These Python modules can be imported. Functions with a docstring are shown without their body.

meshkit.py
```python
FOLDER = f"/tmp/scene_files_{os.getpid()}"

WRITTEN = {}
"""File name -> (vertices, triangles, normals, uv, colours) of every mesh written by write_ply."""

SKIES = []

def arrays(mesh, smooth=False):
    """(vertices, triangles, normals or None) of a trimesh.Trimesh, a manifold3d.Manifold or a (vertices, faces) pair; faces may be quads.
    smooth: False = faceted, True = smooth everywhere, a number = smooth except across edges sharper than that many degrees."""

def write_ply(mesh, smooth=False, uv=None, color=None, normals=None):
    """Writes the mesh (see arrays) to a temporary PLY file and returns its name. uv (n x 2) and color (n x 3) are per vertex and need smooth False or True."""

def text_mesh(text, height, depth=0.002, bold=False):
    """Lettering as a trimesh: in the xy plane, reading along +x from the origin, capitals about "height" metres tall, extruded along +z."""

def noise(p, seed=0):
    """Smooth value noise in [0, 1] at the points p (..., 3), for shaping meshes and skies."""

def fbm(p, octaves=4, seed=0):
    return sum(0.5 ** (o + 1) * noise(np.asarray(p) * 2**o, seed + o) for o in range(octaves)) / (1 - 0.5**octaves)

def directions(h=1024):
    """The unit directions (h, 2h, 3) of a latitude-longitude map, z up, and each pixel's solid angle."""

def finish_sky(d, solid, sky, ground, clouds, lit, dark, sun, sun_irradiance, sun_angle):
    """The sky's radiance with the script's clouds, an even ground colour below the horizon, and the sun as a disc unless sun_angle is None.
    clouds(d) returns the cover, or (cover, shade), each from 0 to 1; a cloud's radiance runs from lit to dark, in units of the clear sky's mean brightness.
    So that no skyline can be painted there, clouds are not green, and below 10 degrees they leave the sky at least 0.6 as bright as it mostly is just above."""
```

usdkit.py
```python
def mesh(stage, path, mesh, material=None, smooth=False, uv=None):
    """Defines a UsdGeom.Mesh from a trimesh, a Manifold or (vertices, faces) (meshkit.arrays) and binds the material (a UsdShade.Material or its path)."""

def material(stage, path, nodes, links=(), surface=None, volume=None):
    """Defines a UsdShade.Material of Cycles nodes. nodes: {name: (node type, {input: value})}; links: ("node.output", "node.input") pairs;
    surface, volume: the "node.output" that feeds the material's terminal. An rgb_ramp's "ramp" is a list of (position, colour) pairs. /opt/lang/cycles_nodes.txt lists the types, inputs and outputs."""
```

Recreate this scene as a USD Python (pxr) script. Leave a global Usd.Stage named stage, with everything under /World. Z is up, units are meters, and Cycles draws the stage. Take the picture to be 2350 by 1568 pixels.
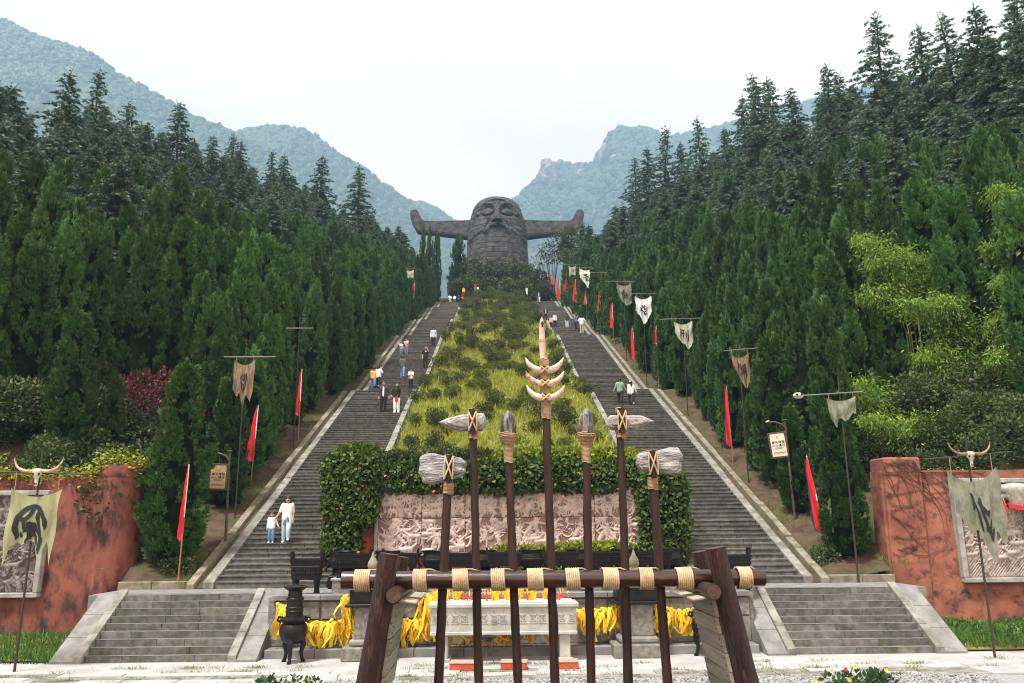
import math, random
import numpy as np, trimesh, manifold3d as m3
from pxr import Usd, UsdGeom, UsdLux, UsdShade, Sdf, Gf, Vt
import usdkit, meshkit

# ---------------------------------------------------------------- camera, sky, sun
stage = Usd.Stage.CreateInMemory()
UsdGeom.SetStageUpAxis(stage, 'Z'); UsdGeom.SetStageMetersPerUnit(stage, 1.0)
UsdGeom.Xform.Define(stage, '/World'); UsdGeom.Scope.Define(stage, '/World/Looks')
EXPOSURE = 2.26
FPX = 1844.; EYE = np.array([-.4, 0, 3.05]); YAW, PITCH, ROLL = np.radians((1.2, 13, .5))
fw = np.array([np.sin(YAW)*np.cos(PITCH), np.cos(YAW)*np.cos(PITCH), np.sin(PITCH)])
r0 = np.array([np.cos(YAW), -np.sin(YAW), 0]); u0 = np.cross(r0, fw)
rt = np.cos(ROLL)*r0-np.sin(ROLL)*u0; up = np.cos(ROLL)*u0+np.sin(ROLL)*r0
cam = UsdGeom.Camera.Define(stage, '/World/camera')
mm = Gf.Matrix4d(*[float(x) for x in (*rt, 0, *up, 0, *(-fw), 0, *EYE, 1)])
cam.AddTransformOp().Set(mm)
cam.CreateHorizontalApertureAttr(36.0); cam.CreateVerticalApertureAttr(36.0*683/1024)
cam.CreateFocalLengthAttr(36.0*FPX/2350); cam.CreateClippingRangeAttr(Gf.Vec2f(.1, 6000))
cam.CreateExposureAttr(EXPOSURE)

SUN_EL = math.radians(66)      # azimuth of the direction towards the sun, atan2(x, y)
SUN_AZ = math.radians(-140)
sund = np.array([math.cos(SUN_EL)*math.sin(SUN_AZ), math.cos(SUN_EL)*math.cos(SUN_AZ), math.sin(SUN_EL)])
dome = UsdLux.DomeLight.Define(stage, '/World/sky'); dome.CreateIntensityAttr(1.0)
dome.GetPrim().SetCustomDataByKey('kind', 'structure')
skym = usdkit.material(stage, '/World/Looks/sky_overcast', {
    'tc': ('texture_coordinate', {}),
    'mp': ('mapping', {'scale': (1.0, 1.0, 2.2)}),
    'n': ('noise_texture', {'scale': 1.6, 'detail': 5.0, 'roughness': .5}),
    'cl': ('rgb_ramp', {'ramp': [(.36, (7.4, 5.9, 4.75)), (.6, (9.6, 7.45, 5.95))]}),
    'sky': ('sky_texture', {'sky_type': 'single_scattering', 'sun_disc': False, 'sun_elevation': SUN_EL, 'sun_rotation': SUN_AZ}),
    'mx': ('mix_color', {'fac': .93, 'use_clamp': False, 'use_clamp_result': False}),
    'bg': ('background_shader', {'strength': .055})},
    [('tc.generated', 'mp.vector'), ('mp.vector', 'n.vector'), ('n.fac', 'cl.fac'), ('sky.color', 'mx.a'), ('cl.color', 'mx.b'), ('mx.result', 'bg.color')], surface='bg.background')
UsdShade.MaterialBindingAPI.Apply(dome.GetPrim()).Bind(skym)
sun = UsdLux.DistantLight.Define(stage, '/World/sun'); sun.CreateNormalizeAttr(True)
sun.CreateIntensityAttr(.4); sun.CreateAngleAttr(10.0); sun.CreateColorAttr(Gf.Vec3f(1, .985, .96))
zx = sund; ax_ = np.cross([0, 0, 1], zx); ax_ /= np.linalg.norm(ax_); ay_ = np.cross(zx, ax_)
sun.AddTransformOp().Set(Gf.Matrix4d(*[float(v) for v in (*ax_, 0, *ay_, 0, *zx, 0, 0, 0, 400, 1)]))

def ray(px, py):
    d = FPX*fw+(px-1175)*rt+(784-py)*up
    return d/d[1]
def at(px, py, Y): return EYE+ray(px, py)*Y              # the point seen at this spot of the photograph at distance Y
def onx(px, py, X):
    d = ray(px, py); return EYE+d*(X-EYE[0])/d[0]
def proj(p):
    q = np.asarray(p, float)-EYE; z = q@fw
    return 1175+FPX*(q@rt)/z, 784-FPX*(q@up)/z

# ---------------------------------------------------------------- helpers
rng = np.random.default_rng(7)
names = {}
def path_for(name, parent='/World'):
    k = (parent, name); n = names.get(k, 0); names[k] = n+1
    return f'{parent}/{name}' if n == 0 else f'{parent}/{name}_{n:03d}'
def pathof(p): return '/World' if p is None else (p if isinstance(p, str) else str(p.GetPath()))
def tag(o, label=None, cat=None, group=None, kind=None):
    for k, v in (('label', label), ('category', cat), ('group', group), ('kind', kind)):
        if v: o.SetCustomDataByKey(k, v)
    return o
def thing(name, label, cat, loc=(0, 0, 0), rotz=0, group=None, scale=None, kind=None):
    x = UsdGeom.Xform.Define(stage, path_for(name))
    x.AddTranslateOp().Set(Gf.Vec3d(*map(float, loc))); x.AddRotateZOp().Set(float(math.degrees(rotz)))
    s = scale if scale is not None else (1, 1, 1)
    x.AddScaleOp().Set(Gf.Vec3f(*map(float, s)))
    return tag(x.GetPrim(), label, cat, group, kind)
def dup(root, label, loc, rotz=0, scale=None, group=None, name=None):
    was = root.GetCustomData()
    base = name or str(root.GetName())
    if base[-3:].isdigit() and base[-4] == '_': base = base[:-4]
    r = thing(base, label, was['category'], loc, rotz, group or was.get('group'), scale)
    r.GetReferences().AddInternalReference(root.GetPath()); r.SetInstanceable(True)
    return r
def arr(mesh):
    if isinstance(mesh, MB): return mesh.arrays()
    if hasattr(mesh, 'to_mesh'):
        m = mesh.to_mesh(); return np.array(m.vert_properties[:, :3], float), np.array(m.tri_verts, int)
    if isinstance(mesh, tuple): return np.asarray(mesh[0], float), np.asarray(mesh[1], int)
    return np.asarray(mesh.vertices), np.asarray(mesh.faces)
def obj(name, mesh, mat, parent=None, smooth=False, tint=None, label=None, kind=None, rel=None):
    v, f = arr(mesh)
    if isinstance(mesh, MB) and tint is None and mesh.t: tint = np.vstack(mesh.t)
    if rel is not None: v = v-np.asarray(rel, float)
    g = usdkit.mesh(stage, path_for(name, pathof(parent)), (v, f), L[mat], smooth)
    if tint is not None:
        UsdGeom.PrimvarsAPI(g).CreatePrimvar('tint', Sdf.ValueTypeNames.Color3fArray, 'vertex').Set(Vt.Vec3fArray.FromNumpy(np.asarray(tint, np.float32)))
    return tag(g.GetPrim(), label, None, None, kind)
class MB:
    def __init__(s): s.v, s.f, s.n, s.t = [], [], 0, []
    def add(s, v, f, tint=None):
        v = np.asarray(v, float); f = np.asarray(f, int)
        if f.shape[1] == 4: f = np.vstack([f[:, [0, 1, 2]], f[:, [0, 2, 3]]])
        s.v.append(v); s.f.append(f+s.n); s.n += len(v)
        if tint is not None: s.t.append(np.asarray(tint, float))
        return s
    def mesh(s, m): return s.add(*arr(m))
    def arrays(s): return np.vstack(s.v), np.vstack(s.f)
BOXV = np.array([[x, y, z] for x in (-.5, .5) for y in (-.5, .5) for z in (-.5, .5)], float)
BOXF = np.array([[0, 1, 3, 2], [4, 6, 7, 5], [0, 4, 5, 1], [2, 3, 7, 6], [0, 2, 6, 4], [1, 5, 7, 3]])
def hexa(p):      # 8 corners ordered like BOXV
    f = np.vstack([BOXF[:, [0, 1, 2]], BOXF[:, [0, 2, 3]]]); return np.asarray(p, float), f
def box(c, s, R=None):
    v = BOXV*np.asarray(s, float)
    if R is not None: v = v@np.asarray(R).T
    return hexa(v+np.asarray(c, float))
def cbox(c, s, ch=.02, R=None):   # box with chamfered edges
    hx = np.asarray(s, float)/2; pts = []
    ch = min(ch, hx.min()*.9)
    for sx in (-1, 1):
        for sy in (-1, 1):
            for sz in (-1, 1):
                q = np.array([sx, sy, sz])
                for k in range(3):
                    a = hx-ch; a[k] = hx[k]; pts.append(q*a)
    m = trimesh.convex.convex_hull(np.array(pts))
    v = np.array(m.vertices)
    if R is not None: v = v@np.asarray(R).T
    return v+np.asarray(c, float), np.array(m.faces)
def frames(d, roll=None):
    d = np.asarray(d, float); d = d/np.linalg.norm(d, axis=-1, keepdims=True)
    ref = np.where(np.abs(d[..., 2:3]) > .9, np.array([1., 0, 0]), np.array([0, 0, 1.]))
    a = np.cross(ref, d); a /= np.linalg.norm(a, axis=-1, keepdims=True); b = np.cross(d, a)
    if roll is not None:
        c, s = np.cos(roll)[..., None], np.sin(roll)[..., None]; a, b = a*c+b*s, b*c-a*s
    return np.stack([a, b, d], -1)
def rotz(a): c, s = math.cos(a), math.sin(a); return np.array([[c, -s, 0], [s, c, 0], [0, 0, 1.]])
def rotx(a): c, s = math.cos(a), math.sin(a); return np.array([[1., 0, 0], [0, c, -s], [0, s, c]])
def roty(a): c, s = math.cos(a), math.sin(a); return np.array([[c, 0, s], [0, 1., 0], [-s, 0, c]])
def tube(path, r, n=8, cap=True, wob=0, seed=0):
    P = np.asarray(path, float); r = np.broadcast_to(np.asarray(r, float), (len(P),))
    T = np.gradient(P, axis=0); T /= np.maximum(np.linalg.norm(T, axis=1, keepdims=True), 1e-9)
    a = np.cross(T[0], [0, 0, 1.]);
    if np.linalg.norm(a) < .1: a = np.cross(T[0], [1., 0, 0])
    A = []
    for t in T:
        a = a-t*(a@t); a = a/np.linalg.norm(a); A.append(a)
    A = np.array(A); B = np.cross(T, A)
    th = np.arange(n)/n*2*np.pi
    rr = np.repeat(r[:, None], n, 1)
    if wob: rr = rr*(1+wob*(np.random.default_rng(seed).random((len(P), n))-.5))
    V = P[:, None]+rr[..., None]*(np.cos(th)[None, :, None]*A[:, None]+np.sin(th)[None, :, None]*B[:, None])
    V = V.reshape(-1, 3); f = []
    for i in range(len(P)-1):
        for j in range(n):
            k = (j+1) % n; f.append([i*n+j, i*n+k, (i+1)*n+k, (i+1)*n+j])
    f = np.array(f); f = np.vstack([f[:, [0, 1, 2]], f[:, [0, 2, 3]]])
    if cap:
        m = len(V); V = np.vstack([V, P[0], P[-1]]); e = (len(P)-1)*n
        f = np.vstack([f, [[m, (j+1) % n, j] for j in range(n)], [[m+1, e+j, e+(j+1) % n] for j in range(n)]])
    return V, f
def rod(a, b, r0, r1=None, n=8, k=2, wob=0, seed=0):
    t = np.linspace(0, 1, k)[:, None]
    return tube(np.asarray(a)*(1-t)+np.asarray(b)*t, np.linspace(r0, r0 if r1 is None else r1, k), n, True, wob, seed)
def lathe(prof, n=24, c=(0, 0, 0), sx=1, sy=1, sq=None):
    prof = np.asarray(prof, float); th = np.arange(n)/n*2*np.pi
    cx, cy = np.cos(th), np.sin(th)
    if sq:   # superellipse, squarer for higher sq
        k = (np.abs(cx)**sq+np.abs(cy)**sq)**(-1/sq); cx, cy = cx*k, cy*k
    V = np.stack([prof[:, 0:1]*cx*sx, prof[:, 0:1]*cy*sy, np.repeat(prof[:, 1:2], n, 1)], -1).reshape(-1, 3)+np.asarray(c)
    f = []
    for i in range(len(prof)-1):
        for j in range(n):
            k = (j+1) % n; f.append([i*n+j, i*n+k, (i+1)*n+k, (i+1)*n+j])
    f = np.array(f); f = np.vstack([f[:, [0, 1, 2]], f[:, [0, 2, 3]]])
    return V, f
def scatter(tv, tf, pos, R, sc, ttint=None, ptint=None):
    """copies of a small template merged: pos (n,3), R (n,3,3), sc (n,) or (n,3)"""
    n = len(pos); sc = np.asarray(sc, float); sc = sc[:, None] if sc.ndim == 1 else sc
    V = np.einsum('nij,nkj->nki', R, tv[None]*np.broadcast_to(sc, (n, sc.shape[1]))[:, None])+pos[:, None]
    Fc = tf[None]+(np.arange(n)*len(tv))[:, None, None]
    tint = None
    if ttint is not None:
        tint = np.zeros((n, len(tv), 3)); tint[..., 0] = ttint[None]; tint[..., 1] = (ptint if ptint is not None else rng.random(n))[:, None]
        tint[..., 2] = rng.random(n)[:, None]; tint = tint.reshape(-1, 3)
    return V.reshape(-1, 3), Fc.reshape(-1, 3), tint
def grid(nu, nv, fn):
    U, Vv = np.meshgrid(np.linspace(0, 1, nu), np.linspace(0, 1, nv), indexing='ij')
    P = fn(U.ravel(), Vv.ravel()); i = np.arange(nu*nv).reshape(nu, nv)
    f = np.stack([i[:-1, :-1], i[1:, :-1], i[1:, 1:], i[:-1, 1:]], -1).reshape(-1, 4)
    return P, np.vstack([f[:, [0, 1, 2]], f[:, [0, 2, 3]]])
def noise(p, s=1., seed=0): return meshkit.noise(np.asarray(p, float)*s, seed)
def fbm(p, s=1., o=4, seed=0): return meshkit.fbm(np.asarray(p, float)*s, o, seed)
CW = m3.CrossSection

# ---------------------------------------------------------------- materials
L = {}
def mat(name, c1, c2=None, scale=3., rough=.75, bump=0., bscale=None, bdist=.02, metal=0., spec=.4, stretch=(1, 1, 1), lo=.38, hi=.62, c3=None, s3=.7, lo3=.55, hi3=.7, coat=0., detail=6., obj_space=False):
    """two colours mixed by noise, a third as larger stains, noise bump"""
    c2 = c2 or tuple(x*.75 for x in c1)
    nodes = {'g': ('texture_coordinate' if obj_space else 'geometry', {}), 'mp': ('mapping', {'scale': stretch}),
             'n': ('noise_texture', {'scale': scale, 'detail': detail, 'roughness': .62}),
             'rp': ('rgb_ramp', {'ramp': [(lo, c1), (hi, c2)]}),
             'p': ('principled_bsdf', {'roughness': rough, 'metallic': metal, 'specular_ior_level': spec, 'coat_weight': coat, 'coat_roughness': .15})}
    links = [('g.object' if obj_space else 'g.position', 'mp.vector'), ('mp.vector', 'n.vector'), ('n.fac', 'rp.fac')]
    out = 'rp.color'
    if c3:
        nodes['n3'] = ('noise_texture', {'scale': s3, 'detail': 7., 'roughness': .68})
        nodes['r3'] = ('rgb_ramp', {'ramp': [(lo3, (0, 0, 0)), (hi3, (1, 1, 1))]})
        nodes['m3'] = ('mix_color', {'b': c3})
        links += [('mp.vector', 'n3.vector'), ('n3.fac', 'r3.fac'), ('r3.color', 'm3.fac'), (out, 'm3.a')]; out = 'm3.result'
    links.append((out, 'p.base_color'))
    if bump:
        nodes['nb'] = ('noise_texture', {'scale': bscale or scale*4, 'detail': 5., 'roughness': .6})
        nodes['b'] = ('bump', {'strength': bump, 'distance': bdist})
        links += [('mp.vector', 'nb.vector'), ('nb.fac', 'b.height'), ('b.normal', 'p.normal')]
    L[name] = usdkit.material(stage, f'/World/Looks/{name}', nodes, links, surface='p.BSDF')
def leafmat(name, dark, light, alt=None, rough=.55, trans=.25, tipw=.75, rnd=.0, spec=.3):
    """leaf colour from old growth to young tips and from lump undersides to tops, each spray with its own shade, some turned to the third colour"""
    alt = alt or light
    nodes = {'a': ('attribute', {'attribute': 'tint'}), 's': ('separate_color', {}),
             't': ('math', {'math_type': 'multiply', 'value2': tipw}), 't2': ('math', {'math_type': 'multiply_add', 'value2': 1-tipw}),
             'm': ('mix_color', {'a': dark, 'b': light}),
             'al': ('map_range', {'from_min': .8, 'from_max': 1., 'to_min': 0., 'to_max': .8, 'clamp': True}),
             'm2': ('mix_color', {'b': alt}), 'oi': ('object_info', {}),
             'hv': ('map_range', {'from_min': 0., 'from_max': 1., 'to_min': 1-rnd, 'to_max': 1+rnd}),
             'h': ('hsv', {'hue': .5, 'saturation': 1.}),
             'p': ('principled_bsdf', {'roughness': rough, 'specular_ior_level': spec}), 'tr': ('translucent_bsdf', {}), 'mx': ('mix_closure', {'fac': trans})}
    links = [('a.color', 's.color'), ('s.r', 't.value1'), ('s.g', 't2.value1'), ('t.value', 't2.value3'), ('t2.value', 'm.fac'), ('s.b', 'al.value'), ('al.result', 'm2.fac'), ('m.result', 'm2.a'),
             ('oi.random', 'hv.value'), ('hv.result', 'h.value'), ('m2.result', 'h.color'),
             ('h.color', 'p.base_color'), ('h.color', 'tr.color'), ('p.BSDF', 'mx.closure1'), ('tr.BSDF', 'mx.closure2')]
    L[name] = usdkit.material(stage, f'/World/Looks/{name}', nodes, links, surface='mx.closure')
def plain(name, c, rough=.6, **k): mat(name, c, tuple(x*.88 for x in c), rough=rough, **k)
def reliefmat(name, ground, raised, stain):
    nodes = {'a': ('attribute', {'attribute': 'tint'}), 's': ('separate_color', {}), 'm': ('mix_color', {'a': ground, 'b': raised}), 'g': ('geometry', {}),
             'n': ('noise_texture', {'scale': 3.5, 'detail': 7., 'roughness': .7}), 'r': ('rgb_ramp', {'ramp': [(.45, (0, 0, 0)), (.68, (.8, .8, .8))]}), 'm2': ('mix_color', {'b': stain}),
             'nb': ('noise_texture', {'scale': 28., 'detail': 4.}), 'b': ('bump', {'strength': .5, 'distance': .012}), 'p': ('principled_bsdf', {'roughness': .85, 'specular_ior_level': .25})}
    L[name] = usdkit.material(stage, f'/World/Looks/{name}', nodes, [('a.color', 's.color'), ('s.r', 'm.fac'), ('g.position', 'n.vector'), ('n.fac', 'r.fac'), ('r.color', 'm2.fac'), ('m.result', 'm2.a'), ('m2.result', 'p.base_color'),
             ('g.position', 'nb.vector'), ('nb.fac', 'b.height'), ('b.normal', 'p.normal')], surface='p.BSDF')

mat('plaza_concrete', (.345, .345, .335), (.255, .255, .245), .9, .85, .35, 14, .01, c3=(.2, .19, .165), s3=1.3, lo3=.56, hi3=.78)
mat('slab_stone', (.2, .2, .187), (.115, .115, .105), 2.2, .85, .4, 18, .01, c3=(.15, .15, .125), s3=1.1, lo3=.54, hi3=.74)
mat('step_stone', (.125, .122, .112), (.06, .059, .054), 5.5, .85, .6, 22, .015, c3=(.05, .054, .024), s3=1.6, lo3=.5, hi3=.7)
mat('step_stone_pale', (.165, .161, .147), (.09, .088, .08), 5., .85, .6, 22, .015, c3=(.058, .06, .028), s3=1.6, lo3=.52, hi3=.72)
mat('kerb_stone', (.235, .23, .205), (.105, .104, .088), 2.6, .85, .45, 16, .015, c3=(.13, .13, .09), s3=1.2, lo3=.5, hi3=.7)
mat('kerb_mossy', (.22, .2, .15), (.1, .095, .06), 2.8, .9, .5, 14, .02, c3=(.09, .095, .04), s3=1.4)
mat('panel_granite', (.2, .19, .165), (.1, .097, .083), 9., .85, .6, 26, .012, c3=(.1, .098, .08), s3=1.5)
mat('earth', (.085, .054, .028), (.034, .024, .012), 2.2, .95, .8, 9, .06, c3=(.04, .05, .014), s3=.8, lo3=.48, hi3=.62)
mat('slope_soil', (.17, .16, .03), (.09, .1, .018), 1.5, .95, .6, 8, .05)
mat('hill_floor', (.035, .03, .015), (.02, .022, .01), 1.2, .95, .6, 5, .05)
mat('red_plaster', (.21, .068, .046), (.12, .033, .022), 1.6, .85, .5, 10, .02, stretch=(1, 1, .55), lo=.35, hi=.66, c3=(.028, .014, .011), s3=2.1, lo3=.47, hi3=.62)
mat('red_plaster_right', (.3, .115, .072), (.17, .055, .034), 1.5, .85, .5, 9, .02, lo=.35, hi=.66, c3=(.05, .02, .014), s3=2.6, lo3=.5, hi3=.66)
mat('red_wall_plain', (.4, .07, .045), (.29, .05, .035), 1.2, .8, .3, 9, .01)
mat('frame_stone', (.33, .33, .31), (.19, .19, .175), 3., .8, .4, 12, .01)
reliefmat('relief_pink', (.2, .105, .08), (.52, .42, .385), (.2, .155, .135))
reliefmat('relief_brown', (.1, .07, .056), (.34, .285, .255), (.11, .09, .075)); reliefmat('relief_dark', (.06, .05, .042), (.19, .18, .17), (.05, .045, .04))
mat('bronze_black', (.008, .008, .009), (.004, .004, .005), 6., .4, .5, 18, .01, spec=.22)
mat('iron_black', (.009, .009, .01), (.005, .005, .005), 8., .4, .4, 24, .008, spec=.22)
mat('marble', (.4, .405, .37), (.27, .285, .26), 2.5, .5, .2, 14, .006, c3=(.13, .17, .155), s3=1.7, lo3=.58, hi3=.75)
mat('statue_stone', (.072, .073, .076), (.025, .0255, .0265), 1.1, .9, .7, 5, .06, c3=(.02, .02, .019), s3=.5, lo3=.52, hi3=.68)
mat('statue_stone_pale', (.085, .085, .086), (.032, .0325, .033), 1.1, .9, .7, 5, .06, c3=(.022, .022, .021), s3=.55, lo3=.55, hi3=.7)
mat('statue_stone_warm', (.082, .077, .075), (.033, .031, .03), 1.1, .9, .7, 5, .06, c3=(.022, .022, .02), s3=.6, lo3=.54, hi3=.7)
mat('wood_varnish', (.03, .009, .0055), (.009, .004, .0035), 7., .3, .35, 30, .006, stretch=(.35, 3, 3), coat=.45, c3=(.1, .035, .018), s3=3., lo3=.56, hi3=.7)
mat('wood_post', (.033, .0105, .006), (.009, .0045, .0035), 8., .45, 1., 26, .02, stretch=(4, 4, .5), coat=.12, c3=(.11, .05, .032), s3=4.5, lo3=.6, hi3=.7)
mat('wood_pole', (.035, .0115, .0065), (.01, .005, .0045), 9., .5, .5, 26, .01, stretch=(4, 4, .45), c3=(.15, .1, .08), s3=6., lo3=.66, hi3=.72)
mat('wood_end', (.09, .05, .03), (.035, .02, .012), 22., .7, .5, 40, .01)
mat('plank_grey', (.28, .25, .195), (.18, .16, .12), 3., .75, .4, 24, .006, stretch=(2, .6, 6), c3=(.07, .06, .045), s3=4., lo3=.66, hi3=.76)
mat('plank_pale', (.34, .305, .235), (.24, .21, .16), 3., .75, .4, 24, .006, stretch=(2, .6, 6), c3=(.08, .07, .05), s3=4., lo3=.67, hi3=.77)
mat('plank_dark', (.2, .18, .14), (.13, .115, .09), 3., .75, .4, 24, .006, stretch=(2, .6, 6), c3=(.06, .05, .04), s3=4., lo3=.66, hi3=.76)
mat('rope', (.5, .38, .24), (.35, .25, .145), 14., .85, .6, 60, .006)
mat('rope_dull', (.42, .29, .17), (.27, .17, .09), 12., .85, .6, 60, .006)
mat('axe_stone', (.5, .5, .5), (.17, .17, .175), 13., .8, 1., 30, .03, stretch=(.45, 1, 2.2), lo=.35, hi=.6)
mat('pick_stone', (.42, .41, .4), (.2, .195, .185), 9., .8, .9, 34, .02)
mat('spear_stone', (.26, .25, .25), (.05, .05, .05), 15., .7, 1., 30, .03, stretch=(2., 2., .4), lo=.4, hi=.58)
mat('bone', (.62, .5, .42), (.5, .34, .26), 8., .6, .4, 30, .006, c3=(.36, .08, .045), s3=14., lo3=.52, hi3=.6)
mat('skull_white', (.5, .48, .42), (.3, .28, .23), 7., .7, .5, 24, .01)
mat('skull_grey', (.4, .42, .43), (.18, .2, .21), 5., .7, .6, 16, .02)
mat('horn_brown', (.3, .22, .14), (.13, .085, .05), 12., .55, .5, 40, .01)
mat('horn_pale', (.45, .37, .25), (.22, .15, .08), 12., .55, .5, 40, .01)
mat('cloth_yellow', (.27, .28, .155), (.19, .2, .1), 2.5, .9, .3, 30, .004, stretch=(3, 3, .7))
mat('cloth_grey', (.2, .21, .155), (.11, .12, .08), 3.5, .9, .4, 30, .004, stretch=(2, 2, 1))
mat('cloth_pale', (.42, .42, .35), (.25, .25, .19), 4., .9, .4, 30, .004, stretch=(4, 4, .7))
mat('cloth_white', (.62, .64, .62), (.42, .45, .44), 4., .9, .3, 30, .004, stretch=(4, 4, .7))
mat('cloth_brown', (.24, .165, .095), (.09, .065, .042), 4., .9, .4, 30, .004, stretch=(6, 6, .6))
plain('ink_black', (.012, .012, .012), .8)
plain('flag_red', (.62, .012, .02), .7)
plain('flag_dark', (.02, .025, .05), .8)
plain('flag_white', (.8, .8, .8), .6)
plain('pole_wood', (.28, .13, .06), .7)
plain('pole_dark', (.03, .022, .018), .6); plain('bar_wet_sheen', (.15, .15, .145), .5)  # sky reflection on the wet cross bars painted into their base colour
mat('ribbon_yellow', (.72, .46, .008), (.62, .37, .006), 6., .7)
mat('ribbon_amber', (.6, .3, .01), (.5, .25, .01), 6., .7); mat('ribbon_lemon', (.82, .66, .05), (.75, .58, .03), 6., .7)
mat('mat_red', (.4, .07, .03), (.3, .05, .02), 9., .7, .3, 30, .004)
mat('mat_top', (.45, .26, .2), (.36, .17, .12), 6., .7, .3, 30, .004, stretch=(1, 6, 1))
mat('sign_brown', (.1, .06, .045), (.05, .03, .024), 8., .6)
plain('sign_cream', (.62, .58, .47), .6); plain('sign_tan', (.42, .3, .15), .6); plain('sign_orange', (.7, .33, .04), .6)
plain('incense_red', (.6, .05, .02), .7); plain('incense_yellow', (.7, .48, .03), .7); plain('ash', (.55, .53, .5), .95)
plain('skin', (.5, .29, .2), .55); plain('hair_black', (.012, .01, .009), .5)
for nm, c in dict(white=(.78, .78, .78), black=(.012, .012, .014), jeans=(.13, .25, .42), jeans_dark=(.06, .1, .18), pale_jeans=(.38, .5, .58), grey=(.09, .1, .1), camo=(.12, .12, .12), pink=(.7, .38, .42),
                  red=(.5, .025, .035), green=(.2, .3, .22), khaki=(.45, .38, .28), lightblue=(.45, .55, .58), yellow=(.75, .45, .06), cream=(.7, .62, .52), charcoal=(.035, .035, .04)).items():
    plain('fabric_'+nm, c, .85)
mat('bark', (.07, .045, .03), (.03, .02, .014), 6., .9, .7, 20, .02, stretch=(2, 2, .5))
mat('vine_stem', (.09, .045, .03), (.05, .025, .018), 6., .9)
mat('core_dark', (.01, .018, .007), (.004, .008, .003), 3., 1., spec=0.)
mat('gravel', (.3, .3, .29), (.16, .16, .165), 22., .85, detail=2.)
mat('rock_cliff', (.42, .34, .28), (.25, .22, .19), .05, .9)
mat('mountain_floor', (.05, .075, .03), (.035, .055, .02), .03, .95)
leafmat('cypress', (.003, .015, .004), (.062, .175, .03), (.12, .185, .03), rnd=.4, trans=.06, tipw=.78)  # young tips, plus crown shade and tip highlights painted into the spray colours
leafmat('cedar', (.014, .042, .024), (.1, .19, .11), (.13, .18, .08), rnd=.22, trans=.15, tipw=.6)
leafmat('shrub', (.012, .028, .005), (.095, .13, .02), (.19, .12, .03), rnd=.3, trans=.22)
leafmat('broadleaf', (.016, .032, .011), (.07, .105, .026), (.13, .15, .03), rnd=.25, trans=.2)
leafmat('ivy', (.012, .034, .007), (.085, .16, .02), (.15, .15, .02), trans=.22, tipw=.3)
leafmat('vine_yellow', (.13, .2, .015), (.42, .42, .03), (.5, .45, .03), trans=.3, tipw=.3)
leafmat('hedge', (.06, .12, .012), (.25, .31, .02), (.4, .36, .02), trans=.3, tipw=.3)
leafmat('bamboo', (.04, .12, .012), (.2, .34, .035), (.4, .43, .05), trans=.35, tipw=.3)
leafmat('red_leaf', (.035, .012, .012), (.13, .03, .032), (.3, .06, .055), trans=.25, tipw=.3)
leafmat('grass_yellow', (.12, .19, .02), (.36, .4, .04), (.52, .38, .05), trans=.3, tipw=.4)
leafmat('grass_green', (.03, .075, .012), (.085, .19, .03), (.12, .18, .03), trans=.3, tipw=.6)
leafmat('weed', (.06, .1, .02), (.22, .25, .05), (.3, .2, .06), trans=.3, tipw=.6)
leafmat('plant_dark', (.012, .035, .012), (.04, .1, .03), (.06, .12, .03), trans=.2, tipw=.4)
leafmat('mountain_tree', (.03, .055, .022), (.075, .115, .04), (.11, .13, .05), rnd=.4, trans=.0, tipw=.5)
plain('petal_red', (.65, .02, .06), .6); plain('petal_yellow', (.8, .55, .02), .6)

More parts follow.
